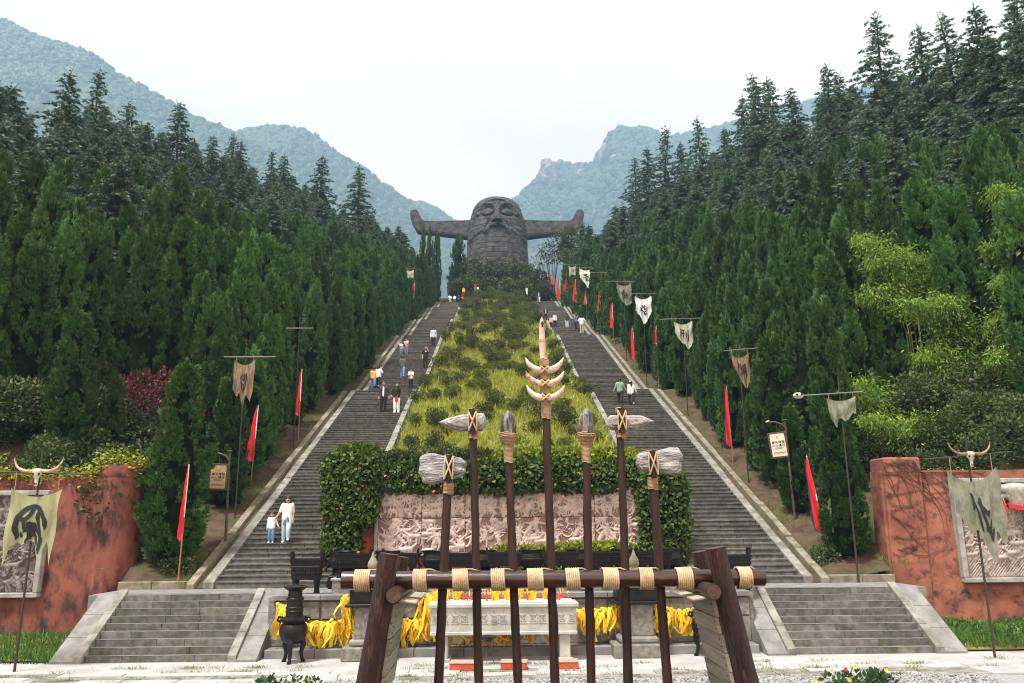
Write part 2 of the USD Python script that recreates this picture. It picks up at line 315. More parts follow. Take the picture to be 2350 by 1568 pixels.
# ---------------------------------------------------------------- shape of the site
SL = .42
FL = [(24.4, 47.), (49.4, 71.), (73.2, 86.), (88.5, 103.), (106., 118.)]      # flights of the long stairs, landings between
kn, z_ = [(-50., 1.4), (24.4, 1.4)], 1.4
for a, b in FL:
    kn.append((a, z_)); z_ += (b-a)*SL; kn.append((b, z_))
kn.append((122, z_)); kn.append((126, z_+3)); kn.append((140, z_+5)); kn.append((400, z_+5))
KY, KZ = np.array([k[0] for k in kn]), np.array([k[1] for k in kn])
def prof(y): return np.interp(y, KY, KZ)
TOPZ = z_
def hill(x, y):
    ax = np.maximum(np.abs(x)-9.3, 0)
    base = prof(y)
    s = np.where(np.asarray(x) > 0, .56, .44)
    z = base+.14*np.minimum(ax, 1.8)+(1.06*s*np.clip(ax-1.8, 0, 24.2)+.3*np.maximum(ax-26, 0))*(.12+.88*np.clip((np.asarray(y)-24.4)/3.2, 0, 1))
    return z
def center(x, y):
    b = .9*np.clip((5.1-np.abs(x))/3.5, 0, 1)**.8
    return np.maximum(prof(y)+.1+b, np.interp(y, [27, 31], [4.55, 5.0]))
def walkz(y):      # top of the tread at distance y
    for a, b in FL:
        if a <= y < b:
            n = int(round((b-a)*SL/.15)); run = (b-a)/n; k = int((y-a)/run); return prof(a)+(k+1)*(b-a)*SL/n
    return float(prof(y))
def on_stairs(px, py):     # where the sight line through a foot meets the stairs
    for Y in np.arange(24., 121., .02):
        p = at(px, py, Y)
        if p[2] <= walkz(Y)+.01: return np.array([p[0], Y+.14, walkz(Y+.14)])
    return at(px, py, 118.)

# ground sheets
G = 700
obj_ground = obj('ground', grid(2, 2, lambda u, v: np.stack([(u-.5)*2400, v*1900-500, u*0-.012], 1)), 'hill_floor', kind='structure')
obj('plaza', grid(60, 30, lambda u, v: np.stack([(u-.5)*60, 17.45+v*8, .0+.012*fbm(np.stack([u*60, v*8, u*0], 1), .5)], 1)), 'plaza_concrete', kind='structure', smooth=True)
obj('gravel_bed', grid(2, 2, lambda u, v: np.stack([(u-.5)*60, 8+v*9.45, u*0], 1)), 'gravel', kind='structure')
# hillsides, left and right
for s in (-1, 1):
    def hs(u, v):
        ax = 9.32+70*u**1.6; y = 24.45+1.3*np.clip((ax-11.3)/.12, 0, 1)+200*v**1.3
        x = s*ax; z = hill(x, y)+.25*(fbm(np.stack([x, y, u*0], 1), .4)-.5)*np.clip((ax-9.3)/1.5, 0, 1)
        return np.stack([x, y, z], 1)
    P, f = grid(170, 130, hs)
    if s > 0: f = f[:, ::-1]
    obj('hillside', (P, f), 'earth' , kind='structure', smooth=True)
P, f = grid(40, 160, lambda u, v: np.stack([(u-.5)*9.6, 27+91*v, center((u-.5)*9.6, 27+91*v)+.12*(fbm(np.stack([u*9.6, 91*v, u*0], 1), .8)-.5)], 1))
obj('central_slope', (P, f[:, ::-1]), 'slope_soil', kind='structure', smooth=True)
obj('hilltop_terrace', grid(30, 30, lambda u, v: np.stack([(u-.5)*19, 118+80*v, prof(118+80*v)-.02], 1)), 'earth', kind='structure')
obj('upper_platform', box((0, 23.5, .69), (22.4, 2.1, 1.38)), 'slab_stone', kind='structure'); obj('upper_platform', box((0, 21.9, .688), (12.3, 1.1, 1.376)), 'slab_stone', kind='structure')

# ---------------------------------------------------------------- long stairs
def slab_along(x0, x1, ya, yb, lift, thick, gap=.008):
    """slanted stone following the stairs between ya and yb"""
    ya, yb = ya+gap, yb-gap; za, zb = float(prof(ya)), float(prof(yb))
    pts = []
    for x in (x0, x1):
        for (y, z) in ((ya, za), (yb, zb)):
            for h in (lift-thick, lift): pts.append((x, y, z+h))
    return hexa(pts)
for s in (-1, 1):
    side = 'left' if s < 0 else 'right'
    st = thing('long_staircase', f'long dark stone staircase climbing {side} of the planted slope to the stone head', 'staircase')
    for a, b in FL:
        n = int(round((b-a)*SL/.15)); run = (b-a)/n; rise = (b-a)*SL/n; z0 = float(prof(a))
        for k in range(n):
            y0 = a+k*run; zt = z0+(k+1)*rise
            jy, jz = rng.normal(0, .012), rng.normal(0, .006)
            x0, x1 = sorted((s*5.32, s*8.58))
            cuts = [x0, x1] if not (a < 25 and k < 12) else [x0, x0+(x1-x0)*rng.uniform(.25, .42), x0+(x1-x0)*rng.uniform(.58, .78), x1]
            for c0, c1 in zip(cuts[:-1], cuts[1:]):
                m = box(((c0+c1)/2, y0+run/2+.06+jy, zt-rise/2-.12+jz), (c1-c0-.006, run+.12, rise+.24)) if len(cuts) == 2 else cbox(((c0+c1)/2, y0+run/2+.06+jy+rng.normal(0, .004), zt-rise/2-.12+jz), (c1-c0-.012, run+.12, rise+.24), .008)
                v_, f_ = m; m = MB().add(v_-[0, 0, .02], f_).add(*box(((c0+c1)/2, y0+run/2+.05+jy, zt+.004+jz), (c1-c0-.008, run+.145, .04)))     # riser block under a tread slab with a small overhang
                obj('step', m, 'step_stone_pale' if rng.random() < .25 else 'step_stone', st)
        if b < 117:
            nb = FL[[q[0] for q in FL].index(a)+1][0]
            obj('landing', box(((x0+x1)/2, (b+nb)/2+.15, float(prof(b))-.15), (x1-x0, nb-b+.3, .3)), 'step_stone', st)
    for (xa, xb, lift, mt, nm) in ((8.58, 8.86, .17, 'kerb_stone', 'kerb_slab'), (9.12, 9.36, .14, 'kerb_mossy', 'kerb_slab'), (5.06, 5.32, .17, 'kerb_stone', 'kerb_slab'), (4.55, 4.8, .1, 'kerb_stone', 'kerb_slab')):
        for a, b in FL:
            n = max(1, int((b-a)/2.6)); ed = np.linspace(a-.1, b-.25, n+1)
            for i in range(n):
                if xa < 6 and ed[i] < 27.0: continue
                x0, x1 = sorted((s*(xa+rng.normal(0, .008)), s*(xb+rng.normal(0, .008))))
                obj(nm, slab_along(x0, x1, ed[i], ed[i+1], lift+rng.normal(0, .012), .5), mt, st)
    x0, x1 = sorted((s*8.86, s*9.12))
    for a, b in FL: obj('gutter', slab_along(x0, x1, a, b, .0, .3), 'earth', st)

# ---------------------------------------------------------------- front steps and retaining wall of the platform
for s in (-1, 1):
    side = 'left' if s < 0 else 'right'
    st = thing('front_steps', f'short flight of nine broad stone steps between sloping cheek stones at the {side} red wall', 'steps')
    X0, X1 = 6.75, 10.15; n = 9; yb, yt = 20.35, 22.45; run, rise = (yt-yb)/n, 1.4/n
    for k in range(n):
        cuts = [X0]+sorted(X0+(X1-X0)*(np.array([.33, .67])+rng.uniform(-.12, .12, 2)))+[X1]
        for c0, c1 in zip(cuts[:-1], cuts[1:]):
            y0 = yb+k*run; zt = (k+1)*rise
            m = cbox((s*(c0+c1)/2, y0+run/2+.07+rng.normal(0, .003), zt-rise/2-.02), (c1-c0-.008, run+.14, rise+.03), .008)
            obj('step_stone', m, 'step_stone_pale' if rng.random() < .3 else 'step_stone', st)
        # worn pale tread edge
        obj('tread_edge', box((s*(X0+X1)/2, yb+k*run+.035, (k+1)*rise+.002), (X1-X0-.02, .07, .004)), 'slab_stone', st)
    def slant(x0, x1, y0, y1, z0, z1, t):
        pts = [(x, y, z+h) for x in sorted((s*x0, s*x1)) for (y, z) in ((y0, z0), (y1, z1)) for h in (-t, 0)]
        return hexa(pts)
    for (xa, xb, lift) in ((X1, X1+.2, .13), (X1+.2, X1+.75, .03), (X0-.2, X0, .13), (X0-.68, X0-.2, .03)):
        ed = np.linspace(0, 1, 4)
        for i in range(3):
            q0, q1 = ed[i]+.004, ed[i+1]-.004
            y0, y1 = yb-.12+(yt-yb+.1)*q0, yb-.12+(yt-yb+.1)*q1
            obj('cheek_stone', slant(xa, xb, y0, y1, lift+.02+1.38*q0, lift+.02+1.38*q1, .5 if i else .22), 'kerb_stone' if lift > .1 else 'slab_stone', st)
    # side wall under the inner cheek
    pts = [(s*(X0-.66+d), y, z) for d in (0, .1) for (y, z) in ((yb-.05, -.02), (yt, -.02), (yb+.25, .16), (yt, 1.34))]
    v = np.array(pts)[[0, 2, 1, 3, 4, 6, 5, 7]]
    obj('side_wall', hexa(v), 'panel_granite', st)
for s in (-1, 1):
    bk = thing('bank_edging', f'low stone edging along the foot of the {"left" if s < 0 else "right"} earth bank', 'edging')
    for k in range(2): obj('edging_stone', cbox((s*(9.86+k*.98), 24.46, 1.47), (.96, .22, .26), .02), 'kerb_mossy', bk)
rw = thing('retaining_wall', 'low granite panel wall along the front of the platform behind the marble incense altar', 'wall')
obj('wall_core', box((0, 21.35, .68), (12.16, .3, 1.3)), 'panel_granite', rw)
xs = np.linspace(-6.0, 6.0, 11)
for a, b in zip(xs[:-1], xs[1:]):
    obj('panel', cbox(((a+b)/2, 21.18, 1.06), (b-a-.05, .07, .42), .012), 'panel_granite', rw)
    obj('panel', cbox(((a+b)/2, 21.185, .52), (b-a-.03, .05, .6), .012), 'panel_granite', rw)
    obj('coping', cbox(((a+b)/2, 21.28, 1.37), (b-a-.01, .42, .13), .015), 'slab_stone', rw)
    obj('plinth', cbox(((a+b)/2, 20.92, .1), (b-a-.01, .6, .22), .015), 'slab_stone', rw)

# ---------------------------------------------------------------- relief carving
def relief(w, h, nx, nz, seed, n=26, mode='battle'):
    r = np.random.default_rng(seed); X, Z = np.meshgrid(np.linspace(0, w, nx), np.linspace(0, h, nz), indexing='ij'); H = np.zeros_like(X)
    def cap(ax, az, bx, bz, ra, rb, amp):
        dx, dz = bx-ax, bz-az; t = np.clip(((X-ax)*dx+(Z-az)*dz)/max(dx*dx+dz*dz, 1e-9), 0, 1)
        d = np.hypot(X-ax-t*dx, Z-az-t*dz)/(ra+(rb-ra)*t)
        np.maximum(H, amp*np.sqrt(np.clip(1-d*d, 0, 1)), out=H)
    for k in range(n):
        cx, cz, sc = r.uniform(0, w), r.uniform(.03, h-.05), r.uniform(1.0, 1.5); a = r.uniform(.03, .06); kind = r.random()
        if kind < .45:       # a running figure
            ln = r.normal(0, .5); tx, tz = .16*sc*math.sin(ln), .16*sc*math.cos(ln)
            cap(cx, cz, cx+tx, cz+tz, .05*sc, .062*sc, a); cap(cx+tx*1.5, cz+tz*1.5, cx+tx*1.55, cz+tz*1.55, .04*sc, .04*sc, a)
            for q in range(4):
                ox, oz = (cx, cz) if q < 2 else (cx+tx, cz+tz); an = r.uniform(-2.6, -.5) if q < 2 else r.uniform(-.6, 3.6)
                kx, kz = ox+.12*sc*math.cos(an), oz+.12*sc*math.sin(an); an += r.normal(0, .8)
                cap(ox, oz, kx, kz, .032*sc, .026*sc, a*.9); cap(kx, kz, kx+.11*sc*math.cos(an), kz+.11*sc*math.sin(an), .026*sc, .016*sc, a*.85)
        elif kind < .62:     # an animal
            fl = r.choice([-1, 1]); cap(cx-.12*sc, cz, cx+.12*sc, cz+.02, .065*sc, .055*sc, a)
            cap(cx+fl*.14*sc, cz+.04*sc, cx+fl*.22*sc, cz+.11*sc, .035*sc, .03*sc, a); cap(cx-fl*.17*sc, cz+.03, cx-fl*.26*sc, cz-.05, .012, .008, a*.6)
            for q in (-.13, -.07, .07, .13): cap(cx+q*sc, cz-.03, cx+q*sc+r.normal(0, .04), cz-.17*sc, .024*sc, .014*sc, a*.8)
        elif kind < .8:      # cloud scrolls and drapery
            th = np.linspace(0, r.uniform(2.5, 5), 9)*r.choice([-1, 1])+r.uniform(0, 6); rr = np.linspace(.18, .05, 9)*sc
            p = np.stack([cx+rr*np.cos(th), cz+rr*np.sin(th)], 1)
            for i in range(8): cap(*p[i], *p[i+1], .02*sc, .02*sc, a*.75)
        elif kind < .9:      # spears, poles
            an = r.uniform(-.9, .9)+(0 if r.random() < .6 else 1.2); ll = r.uniform(.3, .6); cap(cx, cz, cx+ll*math.cos(an), cz+ll*math.sin(an), .014, .01, a*.7)
        else:                # fans of grass
            for q in np.linspace(.4, 2.7, 9): cap(cx, cz-.1, cx+.3*sc*math.cos(q), cz-.1+.3*sc*math.sin(q), .012, .012, a*.55)
    if mode == 'scales':
        for i in range(int(w/.09)):
            for j in range(int(h*.35/.05)): cap(i*.09+(j % 2)*.045, j*.05, i*.09+(j % 2)*.045+.01, j*.05+.02, .045, .02, .03)
        for q in range(9):
            th = np.linspace(2.8, 1.0, 10); R = .3+q*.05
            for i in range(9): cap(.15+R*math.cos(th[i])+.3, h*.33+R*math.sin(th[i]), .15+R*math.cos(th[i+1])+.3, h*.33+R*math.sin(th[i+1]), .014, .014, .03)
    H += .008*fbm(np.stack([X, Z, 0*X], -1), 9., 3, seed)
    return X, Z, H
def relief_panel(parent, x0, x1, z0, z1, y, seed, mt, n=26, res=.0125, mode='battle', amp=1.):
    w, h = x1-x0, z1-z0; nx, nz = int(w/res)+1, int(h/res)+1
    X, Z, H = relief(w, h, nx, nz, seed, n, mode)
    H = H*amp; e = np.minimum(np.minimum(X, w-X), np.minimum(Z, h-Z)); H -= .02*np.clip(1-e/.012, 0, 1)
    P = np.stack([x0+.004+X*(w-.008)/w, y-H, z0+.004+Z*(h-.008)/h], -1).reshape(-1, 3)
    i = np.arange(nx*nz).reshape(nx, nz); f = np.stack([i[:-1, :-1], i[1:, :-1], i[1:, 1:], i[:-1, 1:]], -1).reshape(-1, 4)
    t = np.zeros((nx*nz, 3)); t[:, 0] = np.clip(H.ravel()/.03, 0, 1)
    b = len(P); rim = [i[0, 0], i[-1, 0], i[-1, -1], i[0, -1]]
    P = np.vstack([P, P[rim]+[0, .06, 0]]); t = np.vstack([t, t[rim]])
    f = np.vstack([f, [[b, b+3, b+2, b+1]]])
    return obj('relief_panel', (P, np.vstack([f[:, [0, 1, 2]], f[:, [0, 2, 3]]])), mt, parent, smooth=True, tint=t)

rl = thing('relief_wall', 'red wall with a broad pink stone battle relief between two ivy covered ends', 'relief wall')
RY = 26.0
obj('wall', box((0, RY+.35, 3.0), (10.7, .5, 3.3)), 'red_wall_plain', rl)
x0, x1, z0, z1 = -4.12, 4.08, 2.3, 4.3
xs = np.linspace(x0, x1, 7); zs = [z0, (z0+z1)/2+.05, z1]
for i in range(6):
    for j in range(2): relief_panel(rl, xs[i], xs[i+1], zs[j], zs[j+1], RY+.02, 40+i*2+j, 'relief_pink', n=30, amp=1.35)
for (cx, cz, sx, sz) in (((x0+x1)/2, z0-.05, x1-x0+.2, .1), ((x0+x1)/2, z1+.05, x1-x0+.2, .1), (x0-.05, (z0+z1)/2, .1, z1-z0), (x1+.05, (z0+z1)/2, .1, z1-z0)):
    obj('frame', cbox((cx, RY-.0, cz), (sx, .24, sz), .015), 'frame_stone', rl)

# ---------------------------------------------------------------- red side walls
def side_wall(s):
    side = 'left' if s < 0 else 'right'
    mt = 'red_plaster' if s < 0 else 'red_plaster_right'
    w = thing('red_wall', 'weathered dark red plaster wall with yellow vine on top, carved panel at its far end' if s < 0 else 'orange red plaster wall webbed with bare vine stems, carved panel at its far end', 'wall')
    Y0, Y1 = 24.9, 25.7; Xi, Xo = 11.4, 22.0; H = 4.66
    def batter(c, d): return c
    # body with sloping (battered) front and inner end
    if s < 0: Xi_b = Xi+.55
    else: Xi_b = Xi
    def body(xa, xb, ht, dx, dy):
        nu, nv = 40, 30
        pts = [(s*x, y, z) for x in sorted((xa, xb), reverse=s < 0) for y in (0, 1) for z in (0, 1)]
        v = np.array(pts)
        out = []
        for x, y, z in v:
            inner = abs(abs(x)-xa) < 1e-6
            X = abs(x)+(dx*z if inner else 0)
            out.append((math.copysign(X, s), (Y0+dy*z if y == 0 else Y1), 0.0 if z == 0 else ht))
        return hexa(out)
    m = trimesh.Trimesh(*body(Xi_b, Xo, H, .12 if s > 0 else 0, .12), process=False)
    for _ in range(5): m = m.subdivide()
    v = np.array(m.vertices); v[:, 1] += np.where(v[:, 1] < Y0+.3, .03*(fbm(v, 1.2)-.5), 0); v[:, 2] += np.where(v[:, 2] > H-.05, .05*(fbm(v, 2.)-.5), 0)
    obj('wall', (v, m.faces), mt, w, smooth=30)
    if s < 0:
        pr = [(.001, 4.62), (.62, 4.62), (.66, 4.7), (.66, 4.92), (.6, 5.02), (.001, 5.04)]
        obj('end_pillar_cap', lathe(pr, 28, (s*(Xi+.6), Y0+.6, 0)), mt, w, smooth=40)
        obj('end_pillar', lathe([(.72, 0), (.64, 4.62)], 28, (s*(Xi+.6), Y0+.6, 0)), mt, w, smooth=40)
    else:
        m = trimesh.Trimesh(*cbox((Xi+.72, Y0+.45, H/2+.2), (1.15, 1.0, H+.4), .05), process=False)
        v = np.array(m.vertices); v[:, 0] += (v[:, 2]/H)*.1-.05
        obj('end_pillar', (v, m.faces), mt, w)
    px0 = 13.95 if s < 0 else 13.75
    for i in range(3):
        a, b = px0+i*2.0, px0+(i+1)*2.0
        a2, b2 = sorted((s*a, s*b))
        z0, z1 = (1.3, 4.1) if s < 0 else (1.45, 4.25)
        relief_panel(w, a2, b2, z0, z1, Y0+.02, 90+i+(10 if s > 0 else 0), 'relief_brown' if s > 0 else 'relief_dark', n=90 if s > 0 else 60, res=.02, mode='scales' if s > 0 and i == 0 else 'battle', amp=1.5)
    cx = s*(px0+3); 
    obj('frame', cbox((cx, Y0-.02, z0-.07), (6.3, .3, .14), .02), 'frame_stone', w); obj('frame', cbox((cx, Y0-.02, z1+.07), (6.3, .3, .14), .02), 'frame_stone', w)
    obj('frame', cbox((s*(px0-.08), Y0-.02, (z0+z1)/2), (.16, .3, z1-z0), .02), 'frame_stone', w)
    return w
WL, WR = side_wall(-1), side_wall(1)

# ---------------------------------------------------------------- stone head on the hilltop
SY = 150.5; kx = (at(1341, 500, 146)[0]-at(941, 500, 146)[0])/400*.2031      # metres per unit of the carving's drawing
def zz(v): return at(1141, 422.3+.2031*np.asarray(v, float), 146)[2] if np.ndim(v) == 0 else np.array([at(1141, 422.3+.2031*q, 146)[2] for q in v])
def xx(u): return (np.asarray(u, float)-1190)*kx
PV = [135, 137, 142, 150, 162, 178, 198, 222, 252, 300, 380, 460, 530, 640, 760, 900, 1010]
PW = [1, 62, 118, 165, 205, 236, 262, 280, 293, 308, 322, 334, 342, 349, 355, 363, 370]
fine = np.linspace(0, 1, 400); PVf, PWf = np.interp(fine, np.linspace(0, 1, len(PV)), PV), np.interp(fine, np.linspace(0, 1, len(PW)), PW)
arc = np.concatenate([[0], np.cumsum(np.hypot(np.diff(PVf), np.diff(PWf)))])
def seg(X, Z, pts, r, amp, out, op=np.maximum):
    for (ax, az), (bx, bz) in zip(pts[:-1], pts[1:]):
        dx, dz = bx-ax, bz-az; t = np.clip(((X-ax)*dx+(Z-az)*dz)/(dx*dx+dz*dz), 0, 1); d = np.hypot(X-ax-t*dx, Z-az-t*dz)/r
        out = op(out, amp*np.clip(1-d*d, 0, 1)**.7)
    return out
def ell(X, Z, c, r): return np.clip(1-((X-c[0])/r[0])**2-((Z-c[1])/r[1])**2, 0, 1)
def face(X, Z):
    """carved depth (m) of the face at drawing coordinates"""
    o = np.zeros_like(X)
    for sx in (-1, 1):
        cx = 1190+sx*118
        o -= .75*ell(X, Z, (cx, 300), (98, 72))**.6
        o += .85*ell(X, Z, (cx-sx*2, 312), (74, 50))**.6
        ln = np.zeros_like(X); ln = seg(X, Z, [(cx-70, 335), (cx-40, 352), (cx, 358), (cx+40, 352), (cx+70, 335)], 9, .3, ln); o -= ln
        br = np.zeros_like(X); br = seg(X, Z, [(1190+sx*215, 330), (1190+sx*190, 275), (1190+sx*120, 232), (1190+sx*45, 240), (1190+sx*32, 300)], 17, .4, br); o += br
        mu = np.zeros_like(X); mu = seg(X, Z, [(1190, 462), (1190+sx*60, 480), (1190+sx*110, 528), (1190+sx*135, 560)], 24, .45, mu)
        mu = seg(X, Z, [(1190+sx*100, 500), (1190+sx*190, 540), (1190+sx*260, 570), (1190+sx*315, 620)], 18, .26, mu); o += mu
        ck = np.zeros_like(X); ck = seg(X, Z, [(1190+sx*75, 420), (1190+sx*110, 450), (1190+sx*135, 500)], 12, .25, ck); o -= ck
    nz = np.clip((Z-235)/190, 0, 1); hw = 26+34*nz**2
    o += (.35+.75*nz)*np.clip(1-((X-1190)/hw)**2, 0, 1)**.8*((Z > 225) & (Z < 432))
    o -= .5*ell(X, Z, (1190, 448), (70, 18))**.5
    lp = np.zeros_like(X); lp = seg(X, Z, [(1115, 520), (1150, 505), (1190, 500), (1230, 505), (1265, 520)], 13, .45, lp); o -= lp
    hb = np.zeros_like(X); hb = seg(X, Z, [(930, 360), (965, 290), (1030, 228), (1110, 196), (1190, 188), (1270, 196), (1350, 228), (1415, 290), (1450, 360)], 11, .28, hb); o += hb
    for sx, amp in ((1, .45), (-1, .22)):      # locks of hair carved on the temples and cheeks
        m = np.clip((sx*(X-1190)-200)/60, 0, 1)*((Z > 300) & (Z < 640))
        o += amp*m*(fbm(np.stack([X/38, Z/15, X*0], -1), 1., 3, 5)-.45)
    o += .1*(fbm(np.stack([X/60, Z/60, 0*X], -1), 1., 3, 8)-.5)
    return o
def head_point(th, tv):
    v = np.interp(tv, arc/arc[-1], PVf); w = np.interp(tv, arc/arc[-1], PWf)
    X = 1190+w*np.sin(th); front = np.cos(th) > -.2
    d = np.where(front, face(X, v), 0)
    rx = w*kx; ry = rx*.92
    z = ZT+(ZB-ZT)*(v-135)/(1010-135)+1.15*np.clip((252-v)/117, 0, 1)
    return np.stack([(rx+d)*np.sin(th), SY-(ry+d)*np.cos(th), z], -1)
ZT, ZB = zz(135), zz(1010)
hd = thing('giant_statue', 'colossal weathered stone head with closed eyes and outstretched bull horns above the stairs', 'statue')
nc = 19; te = np.concatenate([np.linspace(0, .2, 4), np.linspace(.2, 1, nc-2)[1:]])
for c in range(len(te)-1):
    nb = 4 if c == 0 else 7 if c == 1 else 10 if c == 2 else 13
    te0, te1 = te[c], te[c+1]; off = (c % 2)*.5
    edges = np.linspace(-1.75, 1.75, nb+1)+(off/nb*3.5)
    edges = np.concatenate([[-1.75], edges[(edges > -1.7) & (edges < 1.7)]+rng.normal(0, .02, ((edges > -1.7) & (edges < 1.7)).sum()), [1.75]])
    for a, b in zip(edges[:-1], edges[1:]):
        g = .0035*rng.uniform(.6, 1.3); push = rng.normal(0, .012)
        def fn(u, v, a=a, b=b, t0=te0, t1=te1, push=push):
            P = head_point(a+(b-a)*u, t0+(t1-t0)*v)
            e = np.minimum(np.minimum(u, 1-u)*(b-a)*6, np.minimum(v, 1-v)*(t1-t0)*15)
            ins = .075*np.clip(1-e/.07, 0, 1)-push
            d = P-np.array([0, SY, 0]); d[:, 2] = 0; d /= np.maximum(np.linalg.norm(d, axis=1, keepdims=True), .3)
            return P-d*ins[:, None]
        nu = max(7, int((b-a)*46)); nv = max(6, int((te1-te0)*250))
        uu = np.concatenate([[0], np.linspace(.02, .98, nu), [1]])
        P, f = grid(nu, nv, fn)
        obj('stone_block', (P, f), rng.choice(['statue_stone', 'statue_stone', 'statue_stone', 'statue_stone_pale', 'statue_stone_warm']), hd, smooth=40)
obj('back_stonework', grid(30, 60, lambda u, v: head_point(1.75+u*(2*np.pi-3.5), v*.999+.001)), 'statue_stone', hd, smooth=True)
for s in (-1, 1):
    # horn: outline in the drawing, mirrored, given real depth and rounded edges
    ol = np.array([(985, 312), (800, 322), (700, 326), (560, 328), (430, 330), (345, 328), (312, 300), (285, 250), (268, 212), (245, 199), (215, 199), (188, 212), (180, 245), (190, 310), (205, 350), (235, 405), (270, 455), (330, 463), (480, 478), (650, 499), (760, 512), (985, 545)], float)
    if s > 0: ol[:, 0] = 2*1192-ol[:, 0]; ol[:, 0] = np.where(ol[:, 0] > 2000, ol[:, 0]-0, ol[:, 0])
    X = xx(ol[:, 0]); Z = zz(ol[:, 1]); c = np.stack([X, Z], 1)
    if s < 0: c = c[::-1]
    cs = m3.CrossSection([c[::-1] if trimesh.path.polygons.Polygon(c).exterior.is_ccw is False else c])
    base = None
    D = 1.05
    for yo, ins in ((-D, .42), (-D*.92, .2), (-D*.72, 0), (D*.72, 0), (D*.92, .2), (D, .42)):
        pass
    lay = []
    for dd, ins in ((D*2, .42), (D*1.84, .16), (D*1.5, 0)):
        q = cs.offset(-ins, m3.JoinType.Round) if ins else cs
        lay.append(m3.Manifold.extrude(q, dd).translate((0, 0, -dd/2)))
    m = m3.Manifold.batch_boolean(lay, m3.OpType.Add).refine_to_length(.45)
    v, f = arr(m); v = np.stack([v[:, 0], SY+.3-v[:, 2], v[:, 1]], 1)
    v += .1*(np.stack([fbm(v, .7, 3, k) for k in (1, 2, 3)], 1)-.5)
    obj('horn', (v, f[:, ::1]), 'statue_stone_pale', hd, smooth=35)

# ---------------------------------------------------------------- mountains behind
def ridge_mountain(name, pts, Y0, back, seed, slope=1.05, ext=(1, 1)):
    P = np.array([at(px, py, Y0) for px, py in pts]); X, Z = P[:, 0], P[:, 2]
    xg = np.linspace(X[0]-700*ext[0], X[-1]+700*ext[1], 210); zr = np.interp(xg, X, Z)
    n = 70; t = np.linspace(-back, 1, n)
    XX, T = np.meshgrid(xg, t, indexing='ij'); ZR = np.repeat(zr[:, None], n, 1)
    run = np.maximum(ZR/slope, 60)
    YY = Y0-np.where(T > 0, T*run, T*900)
    q = np.stack([XX, YY, 0*XX], -1)
    fb = fbm(q, .0037, 4, seed)-.5
    ZZ = ZR*np.where(T > 0, (1-T)**1.08, 1+T*.6)+230*fb*np.clip(np.abs(T)*4, 0, 1)*np.clip(1.1-T, 0, 1)+16*(fbm(q, .02, 3, seed+5)-.5)-15*(T > .97)
    V = np.stack([XX, YY, ZZ], -1)
    i = np.arange(len(xg)*n).reshape(len(xg), n); f = np.stack([i[:-1, :-1], i[1:, :-1], i[1:, 1:], i[:-1, 1:]], -1).reshape(-1, 4)
    f = np.vstack([f[:, [0, 1, 2]], f[:, [0, 2, 3]]])[:, ::-1]
    obj(name, (V.reshape(-1, 3), f), 'mountain_floor', kind='structure', smooth=True)
    return trimesh.Trimesh(V.reshape(-1, 3), f, process=False)
hills = [
    ridge_mountain('mountain', [(-420, -60), (-200, -20), (0, 58), (60, 78), (130, 108), (200, 132), (235, 150), (262, 180), (330, 212), (400, 247), (470, 285), (545, 322), (620, 372), (700, 430), (800, 500), (950, 590)], 1900, .5, 11, .85, (1, .2)),
    ridge_mountain('mountain', [(250, 420), (420, 352), (520, 325), (560, 312), (610, 303), (650, 297), (700, 307), (760, 350), (830, 395), (880, 432), (950, 480), (1000, 515), (1060, 570), (1130, 640)], 2300, .4, 23, .8, (.3, .2)),
    ridge_mountain('mountain', [(700, 500), (850, 455), (930, 467), (975, 474), (1010, 492), (1060, 530), (1150, 580), (1200, 620)], 2800, .4, 29, .8, (.3, .2)),
    ridge_mountain('mountain', [(1080, 560), (1150, 490), (1185, 458), (1215, 432), (1243, 408), (1252, 384), (1290, 381), (1335, 384), (1366, 377), (1385, 345), (1400, 310), (1425, 298), (1490, 302), (1520, 325), (1560, 318), (1640, 300), (1800, 250), (2000, 200), (2400, 120)], 2600, .4, 37, .95, (.2, 1)),
]
cliff = thing('rock_cliff', 'bare pale pinkish rock face on the blue hazed mountain right of the stone head', 'cliff')
for (px, py, w, h) in ((1256, 402, 15, 26), (1268, 425, 9, 20), (1330, 410, 6, 12), (1385, 352, 6, 14), (1405, 375, 5, 9), (1275, 455, 6, 12)):
    c = at(px, py, 2475); k = c[1]/FPX*1.03
    m = trimesh.creation.icosphere(4); v = np.array(m.vertices)*[w*k*1.35, 55, h*k*1.35]; v *= (1+.9*(fbm(v, 0.03, 4, px)[:, None]-.5)); v[:, 0] += 12*(fbm(v*[1, 1, .15], .06, 3, 3)-.5)
    obj('rock_face', (v+c, m.faces), 'rock_cliff', cliff)
protos = []
for k in range(3):
    m = trimesh.creation.icosphere(3); v = np.array(m.vertices); nrm = v.copy()
    v = v*(1+.75*(fbm(nrm, 2.1, 3, k)[:, None]-.5)+.35*(noise(nrm, 7., k+3)[:, None]-.5)); v[:, 2] *= 1.05
    protos.append((v, m.faces))
